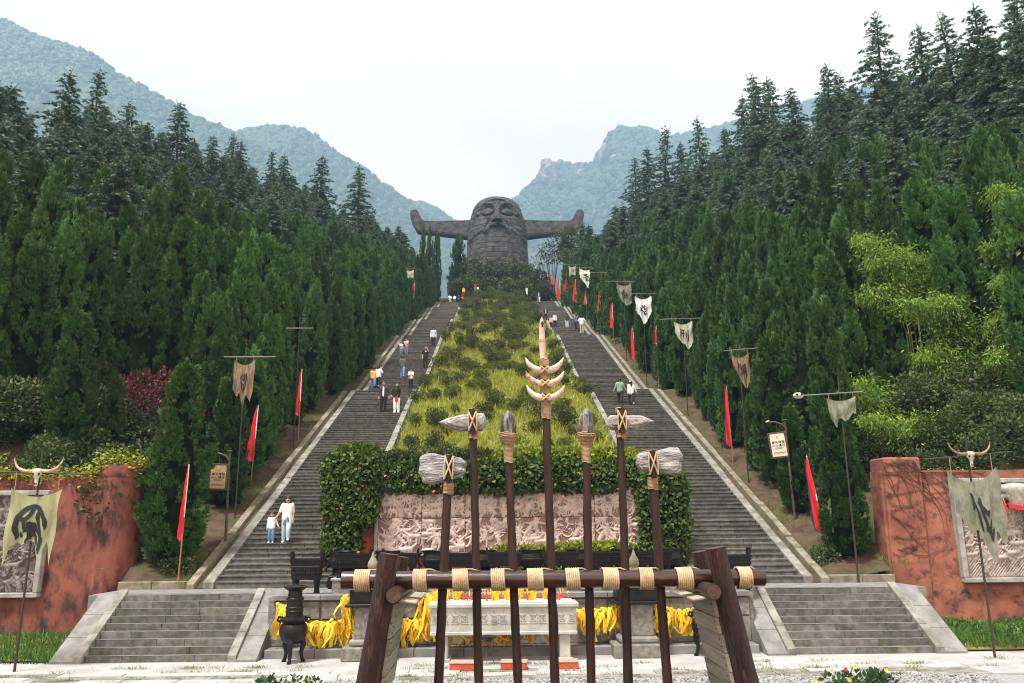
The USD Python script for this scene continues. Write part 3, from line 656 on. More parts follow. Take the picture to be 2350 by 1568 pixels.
for mi, tm in enumerate(hills):
    pi = UsdGeom.PointInstancer.Define(stage, path_for('mountain_forest')); tag(pi.GetPrim(), ['far blue green forest covering the high left mountain', 'far forest on the lower rounded mountain left of the stone head', 'farthest pale forest on the low ridge beside the left horn', 'far forest on the craggy mountain right of the stone head'][mi], 'forest', None, 'stuff')
    for k, (v, f) in enumerate(protos):
        g = usdkit.mesh(stage, f'{pi.GetPath()}/crown_{k:03d}', (v, f), L['mountain_tree'], True)
        t = np.zeros((len(v), 3)); t[:, 0] = np.clip(v[:, 2]*.5+.5, 0, 1); t[:, 1] = .5; t[:, 2] = .4  # crown colour lightens from underside to top
        UsdGeom.PrimvarsAPI(g).CreatePrimvar('tint', Sdf.ValueTypeNames.Color3fArray, 'vertex').Set(Vt.Vec3fArray.FromNumpy(t.astype(np.float32)))
    r = np.random.default_rng(50+mi); state = trimesh.sample.sample_surface(tm, 60000, seed=5+mi)
    P = np.array(state[0]); px, py = np.array(proj(P.T[:, :].T) if False else [np.nan, np.nan])[:2] if False else (None, None)
    q = P-EYE; zc = q@fw; sx_, sy_ = 1175+FPX*(q@rt)/zc, 784-FPX*(q@up)/zc
    keep = (sx_ > -80) & (sx_ < 2430) & (sy_ < 640) & (P[:, 2] > 20)
    P = P[keep][:17000]; n = len(P)
    s = r.uniform(8.0, 15.5, n)*(1.0+.2*(mi > 0)); a = r.uniform(0, 6.28, n)
    pi.CreatePrototypesRel().SetTargets([f'{pi.GetPath()}/crown_{k:03d}' for k in range(3)])
    pi.CreateProtoIndicesAttr(Vt.IntArray.FromNumpy(r.integers(0, 3, n).astype(np.int32)))
    pi.CreatePositionsAttr(Vt.Vec3fArray.FromNumpy((P+[0, 0, 1.5]).astype(np.float32)))
    pi.CreateOrientationsAttr(Vt.QuathArray([Gf.Quath(float(math.cos(x/2)), 0, 0, float(math.sin(x/2))) for x in a]))
    pi.CreateScalesAttr(Vt.Vec3fArray.FromNumpy(np.stack([s, s, s*r.uniform(.9, 1.35, n)], 1).astype(np.float32)))

# ---------------------------------------------------------------- trees
# banners, flags and signs among the trees: distance from the axis, points of them seen in the photograph
BANNER_SPOTS = [(-9.6, [(564, 820), (545, 830), (583, 830), (564, 880), (560, 915), (520, 820), (628, 820)]), (-9.6, [(688, 754), (660, 754), (716, 754)]), (-9.6, [(940, 617), (942, 632), (930, 617), (950, 617)]),
    (9.6, [(1310, 607), (1313, 622)]), (9.6, [(1342, 614), (1344, 635), (1344, 655), (1332, 620)]), (9.6, [(1380, 626), (1402, 626)]), (9.6, [(1422, 646), (1431, 668), (1432, 695), (1392, 646), (1455, 646)]), (9.6, [(1474, 675), (1475, 700), (1478, 740), (1460, 685), (1492, 685), (1442, 675), (1507, 675)]),
    (9.6, [(1560, 732), (1566, 755), (1568, 795), (1548, 742), (1585, 742), (1514, 732), (1606, 732)]), (9.6, [(1700, 803), (1696, 830), (1700, 880), (1678, 815), (1714, 815), (1662, 806), (1740, 800)]), (10.2, [(1909, 903), (1925, 925), (1920, 965), (1895, 918), (1958, 918), (1822, 906), (1870, 904), (1978, 900)]),
    (9.6, [(1786, 1022), (1768, 1000), (1805, 1000), (1786, 1050), (1760, 965), (1790, 965)]), (-9.6, [(505, 1095), (515, 1070), (512, 1115), (500, 1040)])]
BANNER_SPOTS += [(X, [(tx, ty), ((tx+fx)/2, (ty+fy)/2), (fx-4, fy-6)]) for X, tx, ty, fx, fy in ((9.6, 1269, 631, 1270, 660), (9.6, 1283, 639, 1287, 690), (9.6, 1300, 624, 1302, 675), (9.6, 1321, 641, 1322, 698), (9.6, 1344, 667, 1345, 702), (9.6, 1377, 670, 1376, 721), (9.6, 1405, 696, 1406, 757), (9.6, 1452, 747, 1456, 832), (9.6, 1506, 748, 1504, 792), (9.6, 1667, 887, 1681, 1032), (9.6, 1851, 1046, 1872, 1228), (-9.6, 952, 643, 948, 668), (-9.6, 693, 847, 688, 958), (-9.6, 593, 931, 579, 1062), (-9.6, 434, 1066, 432, 1110))]
BANNER_SPOTS += [(15.5, [(2000, 570), (2060, 600), (2020, 660), (2090, 640)]), (15.2, [(2110, 720), (2160, 740), (2200, 830), (2150, 860), (2250, 780), (2240, 920)]), (17., [(2310, 620), (2300, 720), (2310, 820)]), (14., [(2020, 980), (2100, 990), (2200, 990), (2290, 980)])]
BANNER_SPOTS += [(-15.2, [(300, 850), (345, 800), (345, 880), (400, 850), (330, 930), (420, 900), (280, 880)])]
def rhomb(c, d, w, l, nrm):
    d = np.asarray(d, float)/np.linalg.norm(d); s = np.cross(d, nrm); s /= np.linalg.norm(s); c = np.asarray(c, float)
    return [c, c+d*l*.45+s*w/2, c+d*l, c+d*l*.45-s*w/2]
def template(parts):
    v = np.array([p for r in parts for p in r]); k = np.arange(len(parts))[:, None]*4
    f = np.vstack([np.hstack([k, k+1, k+2]), np.hstack([k, k+2, k+3])])
    return v, f
# feathery upright spray of a cypress, one unit long
tv1, tf1 = template([rhomb((0, 0, 0), (0, 0, 1), .22, 1, (0, 1, 0)), rhomb((0, 0, .05), (0, 0, 1), .2, .9, (1, 0, 0)), rhomb((0, 0, .15), (.6, .1, 1), .16, .62, (0, 1, .1)), rhomb((0, 0, .15), (-.6, -.1, 1), .16, .62, (0, 1, .1)),
                     rhomb((0, 0, .3), (.1, .55, 1), .14, .5, (1, 0, 0)), rhomb((0, 0, .3), (-.1, -.55, 1), .14, .5, (1, 0, 0))])
tt1 = np.clip(tv1[:, 2], 0, 1)
def cypress(seed, H, Rad, nl, ns, slen):
    r = np.random.default_rng(seed)
    def rad(h): return Rad*1.42*(h+.03)**.36*np.clip(1-h, 0, 1)**.78
    # leaders: small flames standing on the crown
    h = r.random(nl)**1.15*.97; th = r.random(nl)*6.283
    rr = rad(h)*r.uniform(.72, 1.05, nl)
    base = np.stack([rr*np.cos(th), rr*np.sin(th), .12+h*(H-.12)], 1)
    out = np.stack([np.cos(th), np.sin(th), 0*th], 1)
    ld = out*r.uniform(.1, .38, nl)[:, None]*(1-h[:, None]*.6)+np.array([0, 0, 1.])+r.normal(0, .12, (nl, 3)); ld /= np.linalg.norm(ld, axis=1, keepdims=True)
    ll = r.uniform(.5, 1.1, nl)*H*.12
    base = np.vstack([base, [[0, 0, H*.86]]]); ld = np.vstack([ld, [[0, 0, 1.]]]); ll = np.append(ll, H*.12); out = np.vstack([out, [[1, 0, 0]]])
    k = np.repeat(np.arange(nl+1), ns); t = r.random(len(k))**.8
    side = r.normal(0, 1, (len(k), 3)); side -= ld[k]*np.sum(side*ld[k], 1, keepdims=True); side /= np.linalg.norm(side, axis=1, keepdims=True)
    wid = ll[k]*.26*(1-t)**.8
    pos = base[k]+ld[k]*(t*ll[k])[:, None]+side*(wid*r.uniform(.2, 1, len(k)))[:, None]
    d = ld[k]*1.0+side*.5*(1-t)[:, None]+out[k]*.25+r.normal(0, .18, (len(k), 3))
    sc = slen*r.uniform(.6, 1.25, len(k))*(1-.35*t)
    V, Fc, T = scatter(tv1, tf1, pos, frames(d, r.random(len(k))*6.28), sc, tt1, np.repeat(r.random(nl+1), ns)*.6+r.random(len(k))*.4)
    core = lathe([(.001, .1)]+[(max(.02, rad(x)*.62), .1+x*(H-.1)) for x in np.linspace(.02, .94, 14)]+[(.001, H*.95)], 14)
    cv = core[0]; cv[:, :2] *= (1+.5*(fbm(cv, 1.6, 3, seed)[:, None]-.5))
    return (V, Fc, T), (cv, core[1]), H
def cypress_thing(seed, label, loc, rot, H=5.2, Rad=.78, nl=150, ns=30, slen=.25, scale=(1, 1, 1), group=None):
    (V, Fc, T), core, H = cypress(seed, H, Rad, nl, ns, slen)
    o = thing('cypress_tree', label, 'cypress', loc, rot, group, scale)
    obj('crown', (V, Fc), 'cypress', o, tint=T)
    obj('inner_branches', core, 'core_dark', o)
    obj('trunk', tube([(0, 0, -.4), (.02, 0, .5), (0, .02, H*.5), (0, 0, H*.92)], [.1, .09, .06, .01], 7), 'bark', o)
    return o
tvC, tfC = template([rhomb((0, 0, 0), (0, 0, 1), .34, 1, (0, 1, 0)), rhomb((0, 0, .1), (.7, .15, .8), .2, .55, (0, 1, .2)), rhomb((0, 0, .1), (-.7, .15, .8), .2, .55, (0, 1, .2)), rhomb((0, 0, .45), (0, -.7, .7), .18, .42, (1, 0, 0))])
ttC = np.clip(tvC[:, 2], 0, 1)
def cedar(seed, H, Rad, nb, sparse=1.):
    r = np.random.default_rng(seed); pos, dr, sc, pt = [], [], [], []; br = MB()
    lean = r.normal(0, .02, 2)
    br.add(*tube([(0, 0, -.8), (0, 0, H*.3), (lean[0]*H, lean[1]*H, H*.75), (lean[0]*H*1.6+.1, lean[1]*H*1.6, H*.95), (lean[0]*H*1.6+.35, lean[1]*H*1.6+.1, H)], [H*.016, H*.012, H*.005, .022, .008], 6))
    for i in range(nb):
        h = .06+.9*((i+r.random())/nb)**.9; th = i*2.4+r.normal(0, .4); Lb = Rad*(1-h)**.9*r.uniform(.55, 1.25)+.2
        cen = np.array([lean[0]*H*max(0, h-.3)*1.8, lean[1]*H*max(0, h-.3)*1.8, h*H]); hd_ = np.array([math.cos(th), math.sin(th), 0])
        lift = r.uniform(.1, .4)*(1.4 if h > .8 else 1); droop = r.uniform(.25, .5)
        tt = np.linspace(0, 1, 6)[:, None]; path = cen+Lb*(tt*hd_+np.array([0, 0, 1])*(lift*tt-droop*tt**2))
        br.add(*tube(path, np.linspace(.012*Lb+.012, .008, 6), 3, False))
        n = max(7, int(Lb*19*sparse)); t = r.uniform(.1, 1., n)
        p = cen+Lb*(t[:, None]*hd_+np.array([0, 0, 1])*(lift*t-droop*t**2)[:, None])
        tang = hd_+np.array([0, 0, 1])*(lift-2*droop*t)[:, None]; sd = np.cross(hd_, [0, 0, 1.])*r.choice([-1, 1], n)[:, None]
        d = tang*r.uniform(.3, .9, n)[:, None]+sd*r.uniform(.3, 1., n)[:, None]+np.array([0, 0, 1])*r.normal(-.12, .22, n)[:, None]
        s = r.uniform(.2, .46, n)*(1-.3*t)*(.6+.4*min(1, Lb/1.5))
        pos.append(p); dr.append(d); sc.append(s); pt.append(np.full(n, r.random()*.6)+r.random(n)*.4)
    nt = 60; hh = r.uniform(.8, .985, nt); pos.append(np.stack([lean[0]*H*(hh-.3)*1.8, lean[1]*H*(hh-.3)*1.8, hh*H], 1)); dr.append(r.normal(0, 1, (nt, 3))*[1, 1, .5]+[0, 0, .5]); sc.append(r.uniform(.16, .34, nt)*1.3*(1.5-hh)); pt.append(r.random(nt))
    pos, dr, sc, pt = np.vstack(pos), np.vstack(dr), np.concatenate(sc), np.concatenate(pt)
    V, Fc, T = scatter(tvC, tfC, pos, frames(dr, r.normal(1.57, .5, len(pos))), sc, ttC, pt)
    return (V, Fc, T), br
def cedar_thing(seed, label, loc, rot, H, Rad, nb, scale=(1, 1, 1), group=None, sparse=1.):
    (V, Fc, T), br = cedar(seed, H, Rad, nb, sparse)
    o = thing('cedar_tree', label, 'cedar', loc, rot, group, scale)
    obj('crown', (V, Fc), 'cedar', o, tint=T); obj('trunk', br, 'bark', o)
    return o
tvL, tfL = template([rhomb((0, 0, 0), (0, .25, 1), .6, 1, (0, 1, -.2))]); ttL = np.array([0, .5, 1, .5])
def leafy(seed, blobs, n, size, up_bias=.35, R=None):
    """leaves on and in a set of lumps (centre, radius)"""
    r = np.random.default_rng(seed); C = np.array([b[0] for b in blobs], float); RR = np.array([b[1] for b in blobs], float); RR = RR if RR.ndim == 2 else np.repeat(RR[:, None], 3, 1)
    k = r.choice(len(C), n, p=RR.prod(1)**(2/3)/np.sum(RR.prod(1)**(2/3)))
    d = r.normal(0, 1, (n, 3)); d /= np.linalg.norm(d, axis=1, keepdims=True)
    pos = C[k]+d*RR[k]*(1-.35*r.random(n)**2)[:, None]*(1+.35*(noise(d*2+k[:, None]*3.1, 1.5, seed)-.5))[:, None]
    ori = d*.8+np.array([0, 0, up_bias])+r.normal(0, .55, (n, 3))
    return scatter(tvL, tfL, pos, frames(ori, r.random(n)*6.28), size*r.uniform(.6, 1.3, n), ttL, np.clip(.5+.5*d[:, 2], 0, 1)*.5+r.random(len(C))[k]*.5)  # leaves lighter on the upper side of each lump
def visible(p, hgt, m=60):
    a, b = proj(np.array(p)), proj(np.array(p)+[0, 0, hgt]); return -m < b[0] < 2350+m and b[1] < 1640 and a[1] > -40

cprot, cedprot = [], []
def zone(y): return 'lower' if y < 48 else 'middle' if y < 76 else 'upper'
GC = 'columnar cypresses planted in rows beside the stairs'
r = np.random.default_rng(3)
spots = []
for s in (-1, 1):
    for row in range(10):
        ax0 = 10.55+row*1.65; y = 26.3+(row % 2)*.9+(0 if s > 0 else .5)
        while y < 119:
            ax = ax0-(.0075*(y-28) if row < 3 else 0)
            if not (y > 56 and row > 5) and not (y > 88 and row > 3):
                x = s*(ax+r.normal(0, .22)); yy = y+r.normal(0, .3)
                if not (ax > 11.0 and yy < 27.2): spots.append((s, row, x, yy, (5.1+r.normal(0, .75)+min(row, 4)*.35)*(1.15 if s < 0 else 1.1)))
            y += (1.35+.006*y if row < 2 else 1.75+.007*y)
spots = [q for q in spots if visible((q[2], q[3], hill(q[2], q[3])), q[4])]
spots.sort(key=lambda q: q[3]+abs(q[2])*.2)
# sight lines to banners, flags and signs stay free: trees in front of them are shorter
CLEAR = []
for X, pts in BANNER_SPOTS:
    Y = onx(*pts[0], X)[1]
    CLEAR += [at(px, py, Y) for px, py in pts]
CLEAR = np.array(CLEAR)
def allowed(x, y, base, H, rad):
    d = CLEAR[:, :2]-EYE[:2]; l2 = (d**2).sum(1); t = np.clip(((x-EYE[0])*d[:, 0]+(y-EYE[1])*d[:, 1])/l2, 0, 1)
    q = EYE+(CLEAR-EYE)*t[:, None]; dist = np.hypot(q[:, 0]-x, q[:, 1]-y); hit = (dist < rad) & (t < 1.0) & (CLEAR[:, 1] > y-.9)
    return min(H, (q[hit, 2]-base).min()+.1) if hit.any() else H
sp2 = []
for q in spots:
    H2 = allowed(q[2], q[3], float(hill(q[2], q[3])), q[4], .72)
    if H2 > 1.9 and math.hypot(q[2]+14.6, q[3]-31) > 1.9 and not (q[3] < 31.2 and abs(q[2]+13.0) < .9): sp2.append((*q[:4], H2))
def rooted(px, yb, yt):     # a tree standing where its foot and tip are seen
    Y = min(np.arange(25.5, 60, .05), key=lambda Y: abs(at(px, yb, Y)[2]-float(hill(at(px, yb, Y)[0], Y)))); X = at(px, yb, Y)[0]
    if abs(X) < 10.3: X = math.copysign(10.3, X); Y = onx(px, yb, X)[1]
    g = float(hill(X, Y)); return (1 if X > 0 else -1, 0, X, Y, at(px, yt, Y)[2]-g)
FRONT = [rooted(*q) for q in ((1950, 1308, 955), (1838, 1240, 945), (1742, 1150, 905), (1652, 1075, 800), (388, 1325, 860), (505, 1235, 880), (598, 1160, 868), (672, 1085, 815))]
spots = [q for q in sp2 if all(math.hypot(q[2]-w[2], q[3]-w[3]) > 1.0 for w in FRONT) and not (q[3] < 30 and abs(q[2]) < 11.6)]+FRONT
spots.sort(key=lambda q: q[3]+abs(q[2])*.2)
near_lab = {}
firstR = [i for i, q in enumerate(spots) if q[0] > 0 and q[1] == 0][:3]; firstL = [i for i, q in enumerate(spots) if q[0] < 0 and q[1] == 0][:3]
for i, t in zip(firstR, ('cypress nearest the right red wall, beside the foot of the right stairs', 'second cypress up from the right red wall along the right stair kerb', 'third cypress up from the right red wall along the right stair kerb')): near_lab[i] = 'rounded dark green '+t
for i, t in zip(firstL, ('cypress nearest the left red wall, beside the foot of the left stairs', 'second cypress up from the left red wall along the left stair kerb', 'third cypress up from the left red wall along the left stair kerb')): near_lab[i] = 'dark green '+t
print('cypresses', len(spots), np.round(FRONT, 1).tolist())
for i, (s, row, x, y, H) in enumerate(spots[:300]):
    side = 'left' if s < 0 else 'right'
    lab = near_lab.get(i, f'dark green columnar cypress in the {"kerb row" if row == 0 else "second row" if row == 1 else "rows further up the bank"} along the {zone(y)} {side} staircase'); grp = None if i in near_lab else GC+f' on the {side}, {zone(y)}, {min(row, 2)}'
    loc = (x, y, float(hill(x, y))-.05); sc = H/5.2; fat = r.uniform(.8, 1.1)*(1.3 if row == 0 and y < 33 else 1)
    if len(cprot) < 5 and y < 40: cprot.append(cypress_thing(60+len(cprot), lab, loc, r.uniform(0, 6.28), scale=(sc*fat, sc*fat, sc), group=grp))
    else: dup(cprot[r.integers(len(cprot))], lab, loc, r.uniform(0, 6.28), (sc*fat, sc*fat, sc), grp)
if len(spots) > 300:
    pi = UsdGeom.PointInstancer.Define(stage, path_for('far_cypresses')); tag(pi.GetPrim(), 'farthest cypresses near the top of both staircases, too many to tell apart', 'cypresses', None, 'stuff')
    (V, Fc, T), core, _ = cypress(77, 5.2, .78, 90, 24, .3)
    g = usdkit.mesh(stage, f'{pi.GetPath()}/crown', (np.vstack([V]), Fc), L['cypress'], False); UsdGeom.PrimvarsAPI(g).CreatePrimvar('tint', Sdf.ValueTypeNames.Color3fArray, 'vertex').Set(Vt.Vec3fArray.FromNumpy(T.astype(np.float32)))
    q_ = spots[300:]; n = len(q_); pi.CreatePrototypesRel().SetTargets([f'{pi.GetPath()}/crown']); pi.CreateProtoIndicesAttr(Vt.IntArray([0]*n))
    pi.CreatePositionsAttr(Vt.Vec3fArray.FromNumpy(np.array([(q[2], q[3], float(hill(q[2], q[3]))-.05) for q in q_], np.float32))); sc_ = np.array([q[4]/5.2 for q in q_])
    pi.CreateScalesAttr(Vt.Vec3fArray.FromNumpy(np.stack([sc_, sc_, sc_], 1).astype(np.float32))); pi.CreateOrientationsAttr(Vt.QuathArray([Gf.Quath(float(math.cos(k)), 0, 0, float(math.sin(k))) for k in range(n)]))
cs = []
for s in (-1, 1):
    for k in range(420):
        y = r.uniform(33, 128); ax = (19.5 if y < 56 else 17.5 if y < 88 else 14.0)+abs(r.normal(0, 1))*0+r.uniform(0, 21); x = s*ax
        H = r.uniform(8., 12.)*(1.0 if s > 0 else .95)
        if not visible((x, y, float(hill(x, y))), H, 90): continue
        if any(math.hypot(x-c[0], y-c[1]) < 2.45 for c in cs): continue
        cs.append((x, y, H, s))
cs.sort(key=lambda q: q[1])
print('cedars', len(cs))
# tall spindly ones that stand out on the skyline: place of the tip in the photograph, distance, height
tips = [(168, 158, 52, 15), (238, 145, 58, 15.5), (55, 235, 50, 13), (305, 228, 62, 13), (422, 232, 74, 14), (525, 300, 86, 12.5), (550, 318, 88, 11), (487, 305, 80, 11), (622, 345, 92, 12), (650, 350, 96, 12), (735, 352, 100, 12), (825, 372, 108, 12),
        (2003, 35, 56, 15), (2098, 55, 53, 14), (2165, 12, 50, 14), (2240, 2, 47, 14), (1890, 145, 66, 13), (1918, 165, 68, 12), (1735, 158, 78, 13), (1765, 172, 80, 13), (1700, 215, 84, 12), (1820, 195, 72, 12), (1605, 268, 98, 12), (1510, 288, 106, 12), (1485, 335, 110, 11), (1660, 285, 94, 11), (1555, 320, 104, 11), (2310, -30, 44, 15), (1455, 350, 116, 12)]
skl = {0: 'bushy tall cedar with feathered tip, second from the left on the left skyline', 1: 'thinnest tall spindly cedar on the left skyline', 4: 'lone pointed cedar standing against the mountain left of the sky gap', 12: 'tallest spiky cedar leaning on the right skyline with drooping branches', 13: 'slim cedar next right of the tallest spiky one', 14: 'narrow dark cedar near the top edge of the right skyline', 18: 'pointed cedar at the crest of the long right slope of trees'}
GD = 'tall grey green cedars behind the cypress rows'
for i, (px, py, Y, H) in enumerate(tips):
    tip = at(px, py, Y); loc = (tip[0], Y, tip[2]-H); side = 'left' if px < 1175 else 'right'
    gz = float(hill(tip[0], Y));
    if tip[2]-H > gz: H = tip[2]-gz+.2; loc = (tip[0], Y, tip[2]-H)
    lab = skl.get(i, f'tall pointed cedar whose tip breaks the {side} skyline'); grp = None if i in skl else f'cedars whose tips break the {side} skyline'
    sc = H/13.
    if i in (0, 1, 4, 12, 18): cedprot.append(cedar_thing(200+i, lab, loc, r.uniform(0, 6.28), 13., 2.5 if i == 1 else 3.7, 170, (sc, sc, sc), grp, sparse=.8 if i in (1, 12) else 1.1))
    else: dup(cedprot[r.integers(len(cedprot))], lab, loc, r.uniform(0, 6.28), (sc, sc, sc), grp)
full = []
for i, (x, y, H, s) in enumerate(cs[:270]):
    side = 'left' if s < 0 else 'right'; lab = f'feathery grey green cedar in the dense mass behind the {zone(y-8)} {side} cypress rows'; grp = GD+f' on the {side}, {zone(y-8)}'
    loc = (x, y, float(hill(x, y))-.3); sc = H/10.; w = r.uniform(.9, 1.2)*sc
    if len(full) < 4: full.append(cedar_thing(300+i, lab, loc, r.uniform(0, 6.28), 10., 3.1, 230, (w, w, sc), grp, sparse=1.3))
    else: dup(full[r.integers(4)], lab, loc, r.uniform(0, 6.28), (w, w, sc), grp)

# dark bushes on the banks behind the red walls
bprot = None
for k in range(120):
    s = -1 if k % 2 else 1; x, y = s*r.uniform(11.9, 24), r.uniform(26.4, 35); 
    if s < 0 and allowed(x, y, float(hill(x, y)), 1.6, 1.1) < 1.6: continue
    lab = f'dark leafy bush on the bank behind the {"left" if s < 0 else "right"} red wall'; grp = f'dark bushes behind the {"left" if s < 0 else "right"} red wall'; loc = (x, y, float(hill(x, y))-.1); w = r.uniform(.8, 1.35)
    if bprot is None:
        rr = np.random.default_rng(4); blobs = [((rr.normal(0, .5), rr.normal(0, .5), .75+rr.uniform(-.4, .45)), rr.uniform(.4, .6)) for _ in range(9)]; V, Fc, T = leafy(4, blobs, 4200, .11)
        bprot = thing('bank_bush', lab, 'bush', loc, 0, grp, (w, w, w)); obj('leaves', (V, Fc), 'broadleaf', bprot, tint=T); mb = MB()
        for c, rd in blobs: mb.add(*tube([(0, 0, -.2), (c[0]*.5, c[1]*.5, .3), c], [.03, .02, .01], 4))
        obj('stem', mb, 'bark', bprot)
    else: dup(bprot, lab, loc, r.uniform(0, 6.28), (w, w, w), grp)

# broadleaf trees in front of the stone head
def broad(name, label, cat, loc, blobs, n, size, mt, trunkpts=None, group=None, core=True):
    o = thing(name, label, cat, loc, 0, group)
    V, Fc, T = leafy(int(abs(loc[0]*97+loc[1]*31)) % 9999, blobs, n, size); obj('crown', (V, Fc), mt, o, tint=T)
    mb = MB()
    for c, rad in blobs:
        c = np.array(c, float); mb.add(*tube([(c[0]*.2, c[1]*.2, -.3), (c[0]*.4, c[1]*.4, c[2]*.5), c], [.09+.02*c[2]/2, .07, .03], 5))
    obj('trunk', mb, 'bark', o)
    return o
bt = [(1062, 605, 124, 2.6), (1100, 590, 127, 2.9), (1140, 598, 125, 2.8), (1180, 592, 127, 3.0), (1215, 612, 124, 2.4), (1085, 640, 120.5, 2.2), (1125, 640, 121, 2.3), (1165, 640, 121, 2.3), (1200, 642, 120.5, 2.0), (1238, 622, 123, 2.4), (1245, 655, 119.5, 1.7), (1052, 645, 119.5, 1.9)]
btl = ['rounded broadleaf tree at the left end of the clump below the stone head', 'broadleaf tree below the left cheek of the stone head', 'broadleaf tree below the beard of the stone head', 'broadleaf tree below the right cheek of the stone head', 'pale green broadleaf tree right of the clump below the stone head']
for i, (px, py, Y, R_) in enumerate(bt):
    t = at(px, py, Y); g = float(prof(Y)) if Y > 118 else float(prof(Y)); H = t[2]-g
    rr = np.random.default_rng(i); blobs = []
    for k in range(7):
        a = rr.uniform(0, 6.28); q = rr.uniform(.2, .8)*R_*.75; zc = H-R_*.55-rr.uniform(0, 1)*max(H-R_*1.1, 0)
        blobs.append(((q*math.cos(a), q*math.sin(a), zc), rr.uniform(.5, .75)*R_*.8))
    blobs.append(((0, 0, H-R_*.5), R_*.55))
    lab = btl[i] if i < 5 else 'low dark broadleaf shrub tree at the head of the planted slope'
    broad('broadleaf_tree', lab, 'tree', (t[0], Y, g), blobs, 2600, .42, 'broadleaf', group=None if i < 5 else 'shrub trees closing the head of the planted slope')
for i, (px, py, Y, R_, lab) in enumerate(((1265, 555, 140, 3.6, 'thin leafed tree with open crown right of the stone head'), (1300, 540, 136, 3.2, 'round dark tree behind the cypresses right of the stone head'), (1318, 585, 128, 2.6, 'yellowish broadleaf tree above the top of the right banners'))):
    t = at(px, py, Y); g = float(prof(Y)); H = t[2]-g+R_*.3; rr = np.random.default_rng(80+i)
    blobs = [((rr.normal(0, R_*.4), rr.normal(0, R_*.4), H-R_*rr.uniform(.3, 1.3)), R_*rr.uniform(.3, .5)) for k in range(9)]
    broad('broadleaf_tree', lab, 'tree', (t[0], Y, g), blobs, 900 if i == 0 else 2400, .4, 'broadleaf')
t = at(1052, 556, 124.); g = float(prof(124.)); dup(cprot[3], 'broad pointed pale conifer just left of the stone head', (t[0], 124, g), 2, ((t[2]-g)/5.2*1.15, (t[2]-g)/5.2*1.15, (t[2]-g)/5.2))
for i, (px, py) in enumerate(((971, 530), (987, 533), (1004, 533))):
    t = at(px, py, 122.); g = float(hill(t[0], 122.)); H = t[2]-g
    dup(cprot[i], ['leftmost of three slim dark cypress spires left of the stone head', 'middle one of three slim dark cypress spires left of the stone head', 'right one of three slim dark cypress spires left of the stone head'][i], (t[0], 122, g), i, (H/5.2*.42, H/5.2*.42, H/5.2))

# ---------------------------------------------------------------- planted slope between the stairs
r = np.random.default_rng(17)
GS = 'round olive shrubs on the planted slope between the stairs'
shp = []; placed = []
def shrub_thing(seed, label, loc, rot, sc, grp):
    rr = np.random.default_rng(seed); blobs = [((rr.normal(0, .26), rr.normal(0, .26), .62+rr.uniform(-.12, .22)), rr.uniform(.2, .34)) for _ in range(8)]
    V, Fc, T = leafy(seed, blobs, 1500, .085, .45); o = thing('shrub', label, 'shrub', loc, rot, grp, sc); obj('crown', (V, Fc), 'shrub', o, tint=T)
    mb = MB()
    for c, rd in blobs: mb.add(*tube([(0, 0, -.15), (c[0]*.4, c[1]*.4, .3), c], [.022, .016, .006], 4))
    obj('trunk', mb, 'bark', o); return o
tries = 0
while len(placed) < 250 and tries < 9000:
    tries += 1; y = 27.6+90*r.random()**1.25; x = r.uniform(-4.7, 4.7); sc = r.uniform(.5, 1.0)*(1.0+.006*(y-27))
    if abs(x) > 3.9 and r.random() < .3: sc *= .8
    if any((x-a)**2+(y-b)**2 < (.95*(.35+.35*(sc+c)/2*1.4))**2 for a, b, c in placed): continue
    placed.append((x, y, sc))
placed.sort(key=lambda q: q[1])
for i, (x, y, sc) in enumerate(placed):
    loc = (x, y, float(center(x, y))-.1); s3 = (sc, sc, sc*r.uniform(.85, 1.15)); lab = f'round olive green shrub on the {"lower" if y < 45 else "middle" if y < 70 else "upper"} grassy slope, {"beside the left stairs" if x < -2.6 else "beside the right stairs" if x > 2.6 else "along its middle"}'; GS_ = f'{GS}, {"lower" if y < 45 else "middle" if y < 70 else "upper"}, {"left" if x < -2.6 else "right" if x > 2.6 else "middle"}'
    if len(shp) < 5: shp.append(shrub_thing(400+i, lab, loc, r.uniform(0, 6.28), s3, GS_))
    else: dup(shp[r.integers(5)], lab, loc, r.uniform(0, 6.28), s3, GS_)
tvB, tfB = np.array([[-.035, 0, 0], [.035, 0, 0], [0, .12, .6], [.02, .35, 1.]]), np.array([[0, 1, 2], [1, 3, 2]])
ttB = np.array([0, 0, .6, 1.])
def grass(n, posfn, size, seed, lean=.35):
    rr = np.random.default_rng(seed); p = posfn(rr, n); d = np.stack([rr.normal(0, lean, n), rr.normal(0, lean, n), np.ones(n)], 1)
    return scatter(tvB, tfB, p, frames(d, rr.random(n)*6.28), size*rr.uniform(.5, 1.3, n), ttB, noise(p, .9, seed)*.8+rr.random(n)*.2)
def gp(rr, n):
    y = 27.2+90*rr.random(n)**1.4; x = rr.uniform(-4.85, 4.85, n); return np.stack([x, y, center(x, y)-.03], 1)
V, Fc, T = grass(60000, gp, .42, 5); o = obj('tall_grass', (V, Fc), 'grass_yellow', tint=T); tag(o, 'tall yellow green grass between the shrubs of the middle slope', 'grass', None, 'stuff')
def gp2(rr, n):
    s = rr.choice([-1, 1], n); y = 24.6+50*rr.random(n)**1.5; ax = 9.45+2.6*rr.random(n)**1.5; x = s*ax
    keep = fbm(np.stack([x, y, 0*x], 1), .55, 3, 4) > .47; x, y = x[keep], y[keep]
    return np.stack([x, y, hill(x, y)], 1)
P = gp2(np.random.default_rng(8), 16000); V, Fc, T = grass(len(P), lambda rr, n: P, .16, 9, .7); o = obj('bank_weeds', (V, Fc), 'weed', tint=T); tag(o, 'low weeds and fallen leaves on the earth banks beside the stair kerbs', 'weeds', None, 'stuff')
